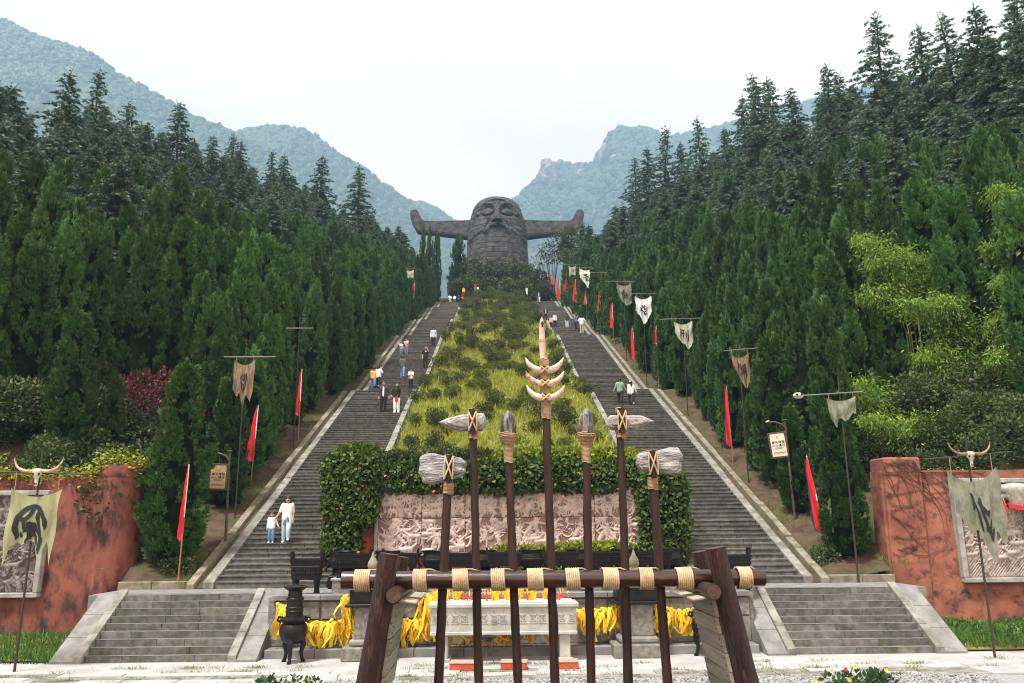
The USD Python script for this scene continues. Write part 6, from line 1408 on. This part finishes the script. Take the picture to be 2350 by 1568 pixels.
# red leaved bush and young tree on the left, bamboo on the right
for (px, py, Y, W_, H_, n, lb) in ((340, 885, 31.0, 2.5, 4.2, 7500, 'large dark red leaved bush among the left cypresses'), (15, 800, 36., 1.2, 2.6, 1500, 'dim dark red bush at the left edge of the picture')):
    t = at(px, py, Y); g = float(hill(t[0], Y)); H = t[2]-g; blobs = [((q.normal(0, W_*.45), q.normal(0, W_*.35), H-1.0+q.uniform(-H_*.42, 1.)), q.uniform(.4, .75)) for _ in range(20)]
    o = thing('red_bush', lb, 'bush', (t[0], Y, g)); V, Fc, T = leafy(910, blobs, n, .13); obj('leaves', (V, Fc), 'red_leaf', o, tint=T)
    st = MB()
    for c, r_ in blobs: st.add(*tube([(0, 0, -.2), (c[0]*.5, c[1]*.5, c[2]*.5), c], [.05, .03, .01], 5))
    obj('stem', st, 'vine_stem', o)
for (px, py, Y, lb) in ((158, 945, 28.2, 'young light green sapling standing behind the left red wall'), (8, 1040, 27.5, 'bright leafy twig at the left edge behind the red wall')):
    t = at(px, py, Y); g = float(hill(t[0], Y)); H = t[2]-g; blobs = [((q.normal(0, .35), q.normal(0, .3), H-.2-q.uniform(0, 1.9)), .24) for _ in range(14)]+[((0, 0, H-.15), .18)]
    o = thing('sapling', lb, 'tree', (t[0], Y, g)); V, Fc, T = leafy(920, blobs, 420, .15); obj('leaves', (V, Fc), 'hedge', o, tint=T); obj('trunk', tube([(0, 0, -.2), (.05, 0, H*.5), (0, 0, H)], [.04, .03, .01], 6), 'bark', o)
def bamboo(label, base_px, Y, culms, seed, mt='bamboo'):
    """arching leafy culms; each culm is given by pixels of its curve in the photograph"""
    r_ = np.random.default_rng(seed); o = None; Pl, Dl, Tl = [], [], []; st = []
    for ci, cul in enumerate(culms):
        P = np.array([at(x, y, Y+r_.uniform(-.6, .6)) for x, y in cul]); t = np.linspace(0, 1, 30); tt = np.linspace(0, 1, len(P)); P = np.stack([np.interp(t, tt, P[:, k]) for k in range(3)], 1)
        for _ in range(4): P[1:-1] = (P[:-2]+2*P[1:-1]+P[2:])/4
        st.append(P); n = int(np.linalg.norm(np.diff(P, axis=0), axis=1).sum()*420)
        k = r_.uniform(.15, 1, n); c = np.stack([np.interp(k, t, P[:, a]) for a in range(3)], 1); tw = r_.normal(0, 1, (n, 3))*[.6, .45, .36]*(.3+.8*np.sin(k*3.0))[:, None]; tw[:, 2] -= .18*r_.random(n)
        Pl.append(c+tw*.62); Dl.append(tw*.5+[0, 0, -.55]+r_.normal(0, .35, (n, 3))); Tl.append(np.clip(.55+tw[:, 2]+r_.normal(0, .2, n), 0, 1))  # leaves above the culm tinted lighter than those below
    b = st[0][0]; g = float(hill(b[0], Y)); o = thing('bamboo', label, 'bamboo', (b[0], Y, g)); rel_ = np.array([b[0], Y, g])
    V, Fc, T = scatter(tvL*[.45, 1, 1], tfL, np.vstack(Pl)-rel_, frames(np.vstack(Dl), r_.random(sum(map(len, Pl)))*6.28), .17*r_.uniform(.6, 1.3, sum(map(len, Pl))), ttL, np.concatenate(Tl)); obj('leaves', (V, Fc), mt, o, tint=T)
    for P in st:
        P = P-rel_; P = np.vstack([[P[0, 0], P[0, 1], min(-.1, P[0, 2]-.2)], P]); obj('culm', tube(P, np.linspace(.03, .006, len(P)), 5), 'bamboo_stem', o)
mat('bamboo_stem', (.14, .16, .04), (.1, .1, .03), 4., .6)
bamboo('upper arching clump of pale green bamboo leaning out of the right cypresses', None, 31., [[(2085, 760), (2050, 640), (2010, 560), (1965, 545)], [(2100, 760), (2075, 640), (2060, 580), (2090, 590), (2125, 605)], [(2090, 760), (2060, 660), (2030, 590), (2000, 610)], [(2110, 760), (2100, 660), (2120, 630), (2160, 640)], [(2080, 760), (2040, 690), (2010, 660), (1985, 690)]], 1)
bamboo('broad bright yellow green bamboo in the middle of the right bank', None, 29.5, [[(2240, 1010), (2200, 860), (2140, 720), (2085, 690)], [(2250, 1010), (2220, 860), (2180, 740), (2150, 690), (2190, 690)], [(2240, 1010), (2230, 860), (2230, 770), (2270, 760), (2300, 790)], [(2230, 1010), (2190, 900), (2140, 810), (2110, 820)], [(2255, 1010), (2230, 900), (2190, 830), (2150, 870), (2130, 900)], [(2260, 1010), (2260, 930), (2270, 860), (2240, 840)]], 2)
bamboo('yellow bamboo fringe at the right edge of the picture', None, 28.5, [[(2380, 1000), (2360, 760), (2330, 590), (2270, 560)], [(2390, 1000), (2370, 760), (2340, 640), (2290, 650)], [(2390, 1000), (2360, 800), (2320, 720), (2280, 740)], [(2385, 1000), (2350, 860), (2310, 800), (2280, 830)], [(2390, 1000), (2360, 640), (2330, 470), (2280, 430)]], 3)
bamboo('low dense bamboo just above the right red wall', None, 27.6, [[(2130, 1090), (2090, 1020), (2030, 965), (1985, 960)], [(2150, 1090), (2140, 1010), (2110, 960), (2080, 990)], [(2200, 1090), (2200, 1010), (2180, 960), (2210, 970)], [(2260, 1090), (2270, 1010), (2250, 950), (2290, 960)], [(2310, 1090), (2320, 1000), (2300, 950), (2340, 960)], [(2350, 1090), (2345, 1020), (2330, 970), (2360, 1000)], [(2180, 1090), (2160, 1040), (2140, 1020), (2120, 1060)], [(2290, 1090), (2290, 1050), (2260, 1030), (2240, 1050)]], 4)
bamboo('small arching bamboo spray left of the low dense bamboo', None, 28.6, [[(2010, 1000), (2000, 920), (1985, 880), (1960, 890)], [(2020, 1000), (2010, 930), (1990, 910), (1968, 930)]], 5)
# bull head ornament over the right carved panel
p = at(2330, 1130, 24.6); o = thing('bull_head_ornament', 'large white bull skull with sweeping grey horns over the right carved panel', 'ornament', tuple(p))
v, f = lathe([(.001, -.42), (.14, -.4), (.2, -.25), (.3, -.05), (.42, .1), (.34, .22), (.001, .26)], 18, sy=.6); obj('skull', (v*1.1, f), 'skull_white', o, smooth=50)
for sx in (-1, 1):
    obj('horn', tube([(sx*.3, -.05, .12), (sx*.75, -.08, .12), (sx*.95, -.1, .22), (sx*1.15, -.1, .42)], [.13, .11, .07, .015], 10), 'skull_grey', o, smooth=True); obj('lower_horn', tube([(sx*.25, -.02, -.1), (sx*.7, -.03, -.12), (sx*1.2, -.02, -.14)], [.09, .08, .06], 10), 'skull_grey', o, smooth=True)
v, f = grid(10, 6, lambda u, v: np.stack([(u-.5)*.9, -.3+.03*np.sin(u*9), -.3-.1*np.sin(u*3.14)-.14*v], 1)); obj('red_cloth', (v, f), 'flag_red', o, smooth=True)
p = at(2305, 1160, 24.2); o = thing('small_red_flag', 'small triangular red flag with a yellow star on the right carved panel', 'flag', tuple(p)); obj('stick', rod((.12, 0, -.22), (-.02, 0, .22), .007, None, 5), 'flag_white', o); v, f = grid(5, 8, lambda u, v: np.stack([-.02+.14*v-u*.32*np.minimum(v*2.2, 1)*(1-.3*v), -.01+.02*np.sin(u*5), .2-.4*v-.03*u], 1)); obj('cloth', (v, f), 'flag_red', o, smooth=True)
a5 = np.arange(11)*np.pi/5; st5 = np.stack([np.where(np.arange(11) % 2 == 0, .035, .014)*np.sin(a5), 0*a5-.035, np.where(np.arange(11) % 2 == 0, .035, .014)*np.cos(a5)], 1)+[-.07, 0, .09]; obj('star', (np.vstack([[[-.07, -.035, .09]], st5]), np.array([[0, i, i+1] for i in range(1, 11)])), 'ribbon_yellow', o)

# paving slabs, weeds, gravel, flower plants in front
q = np.random.default_rng(9); y = 17.5; pv = thing('paving_strip', 'row of uneven worn paving slabs with weeds in the joints along the gravel', 'paving', (0, 0, 0), kind='structure'); pv.ClearCustomDataByKey('category'); pv.ClearCustomDataByKey('label')
for row in range(3):
    x = -13.
    while x < 13.5:
        w = q.uniform(.9, 1.7); obj('paving_slab', cbox((x+w/2, 17.7+row*.42+q.normal(0, .008), .012+q.normal(0, .004)), (w-.03, .4-.02, .05), .008), ['plaza_concrete', 'kerb_stone'][int(q.random() < .35)], pv); x += w
def wd(r_, n):
    c = np.stack([r_.uniform(-12, 12.5, 90), r_.choice([17.49, 17.91, 18.33, 18.76, 19.3], 90), np.zeros(90)], 1); k = r_.integers(0, 90, n); return c[k]+r_.normal(0, 1, (n, 3))*[.16, .03, 0]+[0, 0, .02]
V, Fc, T = grass(5200, wd, .09, 33, .9); o = obj('joint_weeds', (V, Fc), 'weed', tint=T); tag(o, 'weeds and fallen leaves in the joints of the front paving', 'weeds', None, 'stuff')
gi = UsdGeom.PointInstancer.Define(stage, path_for('gravel_stones')); tag(gi.GetPrim(), 'pale grey gravel strip along the bottom of the picture', 'gravel', None, 'stuff')
for k in range(3):
    m = trimesh.creation.icosphere(1); v = np.array(m.vertices)*(1+.7*(fbm(np.array(m.vertices), 1.5, 2, k)[:, None]-.5))*[1, .8, .55]; usdkit.mesh(stage, f'{gi.GetPath()}/pebble_{k:03d}', (v, m.faces), L['gravel_stone'] if 'gravel_stone' in L else L['gravel'], True)
n = 9000; x = q.uniform(-9, 9.5, n); y = 17.44-2.2*q.random(n)**1.3; s = q.uniform(.02, .048, n)
gi.CreatePrototypesRel().SetTargets([f'{gi.GetPath()}/pebble_{k:03d}' for k in range(3)]); gi.CreateProtoIndicesAttr(Vt.IntArray.FromNumpy(q.integers(0, 3, n).astype(np.int32)))
gi.CreatePositionsAttr(Vt.Vec3fArray.FromNumpy(np.stack([x, y, .01+q.random(n)*.02], 1).astype(np.float32))); gi.CreateScalesAttr(Vt.Vec3fArray.FromNumpy(np.repeat(s[:, None], 3, 1).astype(np.float32)))
gi.CreateOrientationsAttr(Vt.QuathArray([Gf.Quath(float(math.cos(a)), *map(float, math.sin(a)*b/np.linalg.norm(b))) for a, b in zip(q.uniform(0, 3, n), q.normal(0, 1, (n, 3)))]))
def plant(label, px, py, Y, w, n, flowers, seed):
    r_ = np.random.default_rng(seed); t = at(px, py, Y); H = max(t[2], .2); blobs = [((r_.uniform(-w, w), r_.uniform(-.15, .15), H-.16+r_.uniform(-.1, .04)), .14) for _ in range(12)]
    o = thing('flower_plant', label, 'plant', (t[0], Y, 0)); V, Fc, T = leafy(seed, blobs, n, .12); obj('leaves', (V, Fc), 'plant_dark', o, tint=T)
    st = MB()
    for c, rd in blobs: st.add(*tube([(c[0]*.6, 0, -.02), c], .008, 4))
    obj('stem', st, 'bamboo_stem', o)
    for (fx, fy, col) in flowers:
        c = at(fx, fy, Y-.1)-np.array([t[0], Y, 0]); pts = MB()
        for k in range(6):
            a = k*1.047; d = np.array([math.cos(a), -.5, math.sin(a)]); pts.add(*template([rhomb(c, d, .035, .05, (0, -1, .2))]))
        obj('flower', pts, col, o)
plant('dark leafy plant with a red and several yellow flowers at the bottom right', 1935, 1538, 16.4, .75, 420, [(1940, 1536, 'petal_red'), (1908, 1541, 'petal_yellow'), (1962, 1531, 'petal_yellow'), (1950, 1561, 'petal_yellow'), (1872, 1563, 'petal_yellow'), (2032, 1537, 'petal_yellow')], 41)
plant('small dark leafy plant with a yellow flower at the bottom left of the rack', 690, 1556, 16.4, .5, 150, [(696, 1567, 'petal_yellow')], 42)
plant('single dark plant tuft at the bottom left beside the gravel', 606, 1550, 16.4, .12, 60, [], 43)

# ---------------------------------------------------------------- people on the stairs
def hullcap(a, b, ra, rb, n=10):
    A = m3.Manifold.sphere(ra, n).translate(tuple(map(float, a))); B = m3.Manifold.sphere(rb, n).translate(tuple(map(float, b))); return m3.Manifold.batch_hull([A, B])
def uni(L_): return m3.Manifold.batch_boolean(L_, m3.OpType.Add)
def smoothed(m, H, it=4):
    v, f = arr(m.refine_to_length(.05)); t = trimesh.Trimesh(v, f, process=True); trimesh.smoothing.filter_taubin(t, iterations=it); return np.array(t.vertices)*H, t.faces
def person(label, px, feet, head, facing, top, legs, hair='fabric_black', stance='stand', arms=('down', 'down'), shoe='fabric_black', sleeve=1., extra=None, child=False, skirt=None, hat=None, group=None, longhair=False, jacket=None, loc=None, H=None):
    if loc is None: loc = on_stairs(px, feet)
    zc = (loc-EYE)@fw
    H = H or float(np.clip((feet-head)*zc/FPX/math.cos(math.atan2(loc[2]-3, loc[1]))*.985, .8, 1.84))
    if stance == 'sit': H = 1.62
    o = thing('person', label, 'person', tuple(loc), facing, group)
    # joints in units of the height, x right, y back (the figure faces -y)
    hs = 1.2 if child else 1.; hipz = .515 if not child else .49; sit = stance == 'sit'
    if sit: hipz = .24
    cz = hipz+.0; sh = hipz+.305; nk = sh+.028; hd_ = nk+.075*hs; hw, sw = .052, .1
    J = {}
    for s, nm in ((-1, 'l'), (1, 'r')):
        ph = {'stand': 0, 'walk': s*.1, 'step': (.14 if s > 0 else -.02), 'sit': 0}[stance]
        J['hip'+nm] = (s*hw, 0, hipz)
        if sit: J['kn'+nm] = (s*.06, -.24, hipz+.02); J['an'+nm] = (s*.06, -.26, .03-.17)
        else:
            J['kn'+nm] = (s*(hw+.004), -ph*.9-.012, hipz*.53+(abs(ph)*.12 if ph > 0 else 0)); J['an'+nm] = (s*(hw+.006), (-ph*1.1 if ph > 0 else -ph*.9)+.012, .035+(.08 if ph < 0 and stance == 'walk' else .05 if ph > .05 and stance == 'step' else 0))
        a = arms[0] if s < 0 else arms[1]; S = np.array((s*sw, .0, sh))
        el, wr = {'down': ((s*.125, .01, sh-.165), (s*.13, -.03, sh-.31)), 'hip': ((s*.19, .02, sh-.14), (s*.1, -.05, sh-.27)), 'face': ((s*.12, -.1, sh-.1), (s*.05, -.13, sh+.06)), 'front': ((s*.12, -.05, sh-.15), (s*.04, -.16, sh-.16)), 'side': ((s*.155, .0, sh-.15), (s*.22, -.02, sh-.26)), 'back': ((s*.13, .05, sh-.15), (s*.12, .07, sh-.29)), 'knee': ((s*.12, -.1, sh-.14), (s*.07, -.22, hipz+.08))}[a]
        J['sh'+nm], J['el'+nm], J['wr'+nm] = S, el, wr
    P = []
    torso = [hullcap((-.045, 0, cz+.01), (.045, 0, cz+.01), .064, .064), hullcap((-.04, 0, cz+.11), (.04, 0, cz+.11), .056, .056), hullcap((-.07, 0, sh-.045), (.07, 0, sh-.045), .058, .058)]
    tor = [m3.Manifold.batch_hull(torso[:2]), m3.Manifold.batch_hull(torso[1:]), hullcap((-.085, .0, sh-.012), (.085, 0, sh-.012), .036, .036)]
    legsM, armsM, foreM, shoesM, handM = [], [], [], [], []
    for s, nm in ((-1, 'l'), (1, 'r')):
        legsM += [hullcap(J['hip'+nm], J['kn'+nm], .054, .036), hullcap(J['kn'+nm], J['an'+nm], .036, .023)]
        ax_, ay_, az_ = J['an'+nm]; shoesM.append(m3.Manifold.batch_hull([m3.Manifold.sphere(.026, 10).translate((ax_, ay_+.012, az_-.008)), m3.Manifold.sphere(.024, 10).translate((ax_+s*.008, ay_-.09, az_-.013))]))
        armsM.append(hullcap(J['sh'+nm], J['el'+nm], .034, .026)); foreM.append(hullcap(J['el'+nm], J['wr'+nm], .026, .018))
        wr, el = np.array(J['wr'+nm], float), np.array(J['el'+nm], float); d = (wr-el)/np.linalg.norm(wr-el); sd = np.cross(d, [0, 1., 0]); sd /= max(np.linalg.norm(sd), .1)
        handM.append(hullcap(wr, wr+d*.035, .018, .02))
        for i, (o_, l_) in enumerate(((-.015, .036), (-.005, .042), (.005, .04), (.015, .032))): b = wr+d*.042+sd*o_; k1 = b+d*l_*.55; handM += [hullcap(b, k1, .0058, .0054, 6), hullcap(k1, k1+d*l_*.4+np.array([0, -.008, 0]), .0054, .0046, 6)]
        handM.append(hullcap(wr+sd*s*-.012, wr+d*.03+sd*s*-.032+np.array([0, -.008, 0]), .0065, .0055, 6))
    hr = .062*hs
    headM = [m3.Manifold.sphere(hr, 16).scale((.82, .95, 1.12)).translate((0, 0, hd_)), m3.Manifold.sphere(hr*.6, 12).translate((0, -.018*hs, hd_-.036*hs)), hullcap((0, .005, sh-.01), (0, 0, hd_-.03), .027, .025),
             m3.Manifold.batch_hull([m3.Manifold.sphere(.006, 6).translate((0, -.058*hs, hd_+.008)), m3.Manifold.sphere(.009, 6).translate((0, -.066*hs, hd_-.012*hs))]), m3.Manifold.sphere(.012, 6).scale((.5, 1, 1.4)).translate((-.051*hs, .004, hd_)), m3.Manifold.sphere(.012, 6).scale((.5, 1, 1.4)).translate((.051*hs, .004, hd_))]
    body = uni(tor+legsM+armsM+foreM+handM+headM)
    v, f = arr(body); 
    obj('body', (v*H, f), 'skin', o, smooth=50)
    def infl(lst, r_):      # clothing: the same limbs, a little larger
        return uni([m.minkowski_sum(m3.Manifold.sphere(r_, 6)) if hasattr(m, 'minkowski_sum') else m for m in lst])
    g_ = .008
    def caps(ch, r0, r1): return hullcap(ch[0], ch[1], r0, r1)
    tp = [m3.Manifold.batch_hull([hullcap((-.05, 0, cz-.005), (.05, 0, cz-.005), .072, .072), hullcap((-.045, 0, cz+.11), (.045, 0, cz+.11), .066, .066)]), m3.Manifold.batch_hull([hullcap((-.045, 0, cz+.11), (.045, 0, cz+.11), .066, .066), hullcap((-.075, 0, sh-.04), (.075, 0, sh-.04), .064, .064)]), hullcap((-.085, 0, sh-.008), (.085, 0, sh-.008), .042, .042)]
    for nm in 'lr':
        tp.append(hullcap(J['sh'+nm], J['el'+nm], .042, .035))
        if sleeve >= 1: tp.append(hullcap(J['el'+nm], np.array(J['el'+nm])+(np.array(J['wr'+nm])-np.array(J['el'+nm]))*.92, .035, .027))
    if jacket: tp2 = tp
    v, f = smoothed(uni(tp), H, 3); v += .012*(np.stack([fbm(v, 9., 2, k) for k in range(3)], 1)-.5); obj('top', (v, f), top, o, smooth=60)
    if jacket:   # open front panel showing the shirt underneath
        v, f = smoothed(m3.Manifold.batch_hull([m3.Manifold.sphere(.034, 8).translate((0, -.052, cz+.0)), m3.Manifold.sphere(.03, 8).translate((0, -.05, sh-.03))]), H, 1); obj('shirt_front', (v, f), jacket, o, smooth=60)
    wd_ = 1.35 if legs in ('fabric_white', 'fabric_jeans', 'fabric_pale_jeans') else 1.12
    tr = [hullcap((-.045, 0, cz+.005), (.045, 0, cz+.005), .0715, .0715)]
    for nm in 'lr': tr += [hullcap(J['hip'+nm], J['kn'+nm], .0615, .041*wd_), hullcap(J['kn'+nm], np.array(J['an'+nm])+[0, 0, .012], .041*wd_, .03*wd_)]
    v, f = smoothed(uni(tr), H, 3); v += .012*(np.stack([fbm(v, 9., 2, k+7) for k in range(3)], 1)-.5); obj('trousers', (v, f), legs, o, smooth=60)
    for m in shoesM: v, f = arr(m); obj('shoe', (v*H, f), shoe, o, smooth=60)
    hm = m3.Manifold.sphere(hr*1.08, 16).scale((.86, 1.0, 1.14)).translate((0, .008, hd_+.008)); cut = m3.Manifold.cube((.2, .2, .2)).translate((-.1, -.2-.016, hd_-.2+.02*hs)); hm = hm-cut
    if longhair: hm = hm+m3.Manifold.batch_hull([m3.Manifold.sphere(.05, 10).scale((.9, .55, 1)).translate((0, .035, hd_)), m3.Manifold.sphere(.04, 10).scale((1, .5, 1)).translate((0, .05, sh-.05))])
    else: hm = hm-m3.Manifold.cube((.3, .3, .2)).translate((-.15, -.15, hd_-.2-.03))
    v, f = arr(hm); obj('hair', (v*H, f), 'hair_black', o, smooth=60)
    for s in (-1, 1): obj('eye', trimesh.creation.icosphere(1, .006*H).apply_translation((s*.022*H, -.055*hs*H, (hd_+.012)*H)), 'ink_black', o)
    obj('mouth', box((0, -.0575*hs*H, (hd_-.034*hs)*H), (.022*H, .006*H, .004*H)), 'mat_red', o)
    if skirt:    # jacket tied round the waist
        v, f = lathe([(.07, cz+.05), (.088, cz+.03), (.098, cz-.05), (.105, cz-.13), (.09, cz-.14)], 16, sy=.85); v[:, 2] += .02*np.sin(np.arctan2(v[:, 1], v[:, 0])*5); v[:, 1] += .01; obj('tied_jacket', (v*H, f), skirt, o, smooth=50)
        obj('tied_sleeve', tube(np.array([(.02, -.085, cz+.03), (.04, -.1, cz-.05), (.05, -.1, cz-.14)])*H, .02*H, 7), skirt, o, smooth=True)
    if hat: v, f = lathe([(.001, hd_+.085), (.035, hd_+.08), (.06, hd_+.045), (.063, hd_+.025), (.085, hd_+.018), (.001, hd_+.02)], 16); obj('hat', (v*H, f), hat, o, smooth=50)
    if extra == 'phone': wr = np.array(J['wrr']); obj('phone', cbox((wr+[-.01, -.03, .03])*H, (.045*H, .006*H, .08*H), .002), 'ink_black', o)
    if extra == 'bag': obj('shoulder_bag', cbox(np.array((.12, .02, cz+.03))*H, (.06*H, .1*H, .1*H), .012), 'fabric_charcoal', o); obj('bag_strap', tube(np.array([(-.06, -.055, sh), (.0, -.075, sh-.1), (.12, -.02, cz+.08)])*H, .006*H, 5), 'fabric_charcoal', o)
    if extra == 'print': obj('chest_print', cbox((.0, -.066*H, (sh-.06)*H), (.07*H, .008, .03*H), .002), 'fabric_white', o)
    if extra == 'patch': obj('chest_patch', trimesh.creation.icosphere(1, .018*H).apply_transform(np.diag([1, .4, 1, 1])).apply_translation((.04*H, -.068*H, (sh-.07)*H)), 'ribbon_yellow', o)
    return o
PI = math.pi
F_ = 'fabric_'
person('woman in white tee, camouflage jacket round her waist, leading a child down the left stairs', 653, 1256, 1149, .1, F_+'white', F_+'pale_jeans', stance='step', arms=('side', 'down'), shoe=F_+'white', sleeve=0, skirt=F_+'camo', longhair=True)
person('small child in white sweater and blue jeans holding an adult hand on the left stairs', 618, 1256, 1184, .05, F_+'white', F_+'jeans', arms=('down', 'side'), shoe=F_+'white', child=True, extra='patch')
person('man in open black jacket over white tee standing on the lower left landing', 878, 951, 875, .05, F_+'charcoal', F_+'black', arms=('down', 'side'), jacket=F_+'white', shoe=F_+'black')
person('woman in black top and wide white trousers with a red jacket tied at the waist', 909, 948, 877, -.1, F_+'black', F_+'white', arms=('side', 'face'), shoe=F_+'white', skirt=F_+'red', longhair=True)
person('man seen from behind in white tee, black trousers and shoulder bag on the left stairs', 867, 893, 838, PI-.3, F_+'white', F_+'black', stance='walk', sleeve=0, arms=('hip', 'down'), extra='bag', shoe=F_+'cream')
person('child in yellow and blue clothes beside the white shirted man on the left stairs', 856, 894, 842, PI, F_+'yellow', F_+'jeans', child=True, stance='walk')
person('person seen from behind in grey jacket and blue jeans climbing the left stairs', 923, 868, 814, PI, F_+'grey', F_+'jeans', stance='walk', shoe=F_+'white')
person('woman in black and white jacket looking at her hands on the left stairs', 942, 893, 846, 0, F_+'cream', F_+'black', arms=('front', 'front'), shoe=F_+'black', longhair=True)
person('man all in black holding a phone to his ear on the left stairs', 976, 848, 794, .1, F_+'black', F_+'black', arms=('down', 'face'), sleeve=0, extra='print', shoe=F_+'charcoal')
person('man in pale blue shirt and dark cap, highest walker on the left stairs', 994, 797, 750, 0, F_+'lightblue', F_+'black', hat=F_+'black', shoe=F_+'black')
person('child in white and pink beside a woman at the kerb of the left stairs', 920, 816, 784, .4, F_+'cream', F_+'jeans', child=True, arms=('front', 'down'))
person('woman in pink jacket and blue jeans at the kerb of the left stairs', 932, 816, 777, -.5, F_+'pink', F_+'jeans', arms=('front', 'front'), longhair=True)
person('leftmost person in white sitting at the top of the left stairs', 1032, 693, 676, .3, F_+'white', F_+'pale_jeans', stance='sit', arms=('knee', 'knee'))
person('second person in white sitting at the top of the left stairs', 1043, 694, 672, 0, F_+'white', F_+'jeans_dark', stance='sit', arms=('knee', 'knee'), longhair=True)
person('person in black in the middle of the group sitting atop the left stairs', 1053, 694, 677, 0, F_+'black', F_+'black', stance='sit', arms=('knee', 'knee'))
person('person in red sitting in the group at the top of the left stairs', 1062, 695, 685, .1, F_+'red', F_+'charcoal', stance='sit', arms=('knee', 'knee'))
person('rightmost person in dark clothes sitting at the top of the left stairs', 1069, 694, 681, -.2, F_+'charcoal', F_+'black', stance='sit', arms=('knee', 'knee'))
person('person in yellow top and red trousers standing behind the sitting group', 1064, 681, 659, 0, F_+'yellow', F_+'red')
person('woman in red top and jeans shading her eyes atop the left stairs', 1091, 671, 650, .1, F_+'red', F_+'jeans', arms=('face', 'down'))
person('person in white standing at the very top behind the woman in red', 1097, 670, 657, 0, F_+'white', F_+'white')
person('man in open black jacket, left of the group on the right stairs', 1253, 736, 703, .05, F_+'black', F_+'black', jacket=F_+'white', arms=('down', 'down'))
person('child in pink top in the group on the right stairs', 1265, 752, 726, .2, F_+'pink', F_+'black', child=True)
person('person in dark and white jacket beside the pink child on the right stairs', 1274, 752, 719, -.1, F_+'lightblue', F_+'black', jacket=F_+'white')
person('person seen from behind in dark tee and pale jeans on the right stairs', 1302, 753, 718, PI, F_+'charcoal', F_+'pale_jeans', sleeve=0)
person('person in dark clothes partly hidden beside the white shirted man on the right stairs', 1323, 758, 720, PI-.4, F_+'jeans_dark', F_+'black', stance='walk')
person('man from behind in white tee and khaki trousers, hands on hips, right stairs', 1336, 765, 722, PI, F_+'white', F_+'khaki', sleeve=0, arms=('hip', 'hip'), shoe=F_+'white')
person('man seen from behind in green tee and black trousers climbing the right stairs', 1425, 931, 869, PI-.1, F_+'green', F_+'black', stance='walk', sleeve=0, arms=('side', 'side'), shoe=F_+'charcoal')
person('woman seen from behind in white jacket and cap climbing the right stairs', 1451, 935, 875, PI+.1, F_+'white', F_+'black', stance='walk', arms=('side', 'down'), shoe=F_+'white', hat=F_+'cream', longhair=True)
person('small figure in pale clothes at the very top of the right stairs', 1209, 677, 659, 0, F_+'cream', F_+'white')
person('man in dark jacket and jeans walking down near the top of the right stairs', 1237, 696, 668, 0, F_+'charcoal', F_+'pale_jeans', jacket=F_+'white', stance='walk')

# ---------------------------------------------------------------- air
HAZE = .00034
L['haze'] = usdkit.material(stage, '/World/Looks/haze', {'v': ('principled_volume', {'color': (.4, .68, 1.), 'density': HAZE, 'anisotropy': .0})}, [], volume='v.volume')
hz = usdkit.mesh(stage, path_for('haze'), box((0, 1750, 948), (7600, 3700, 1900)), L['haze'])
tag(hz.GetPrim(), 'thin pale blue haze in the mountain air', 'haze', None, 'stuff')
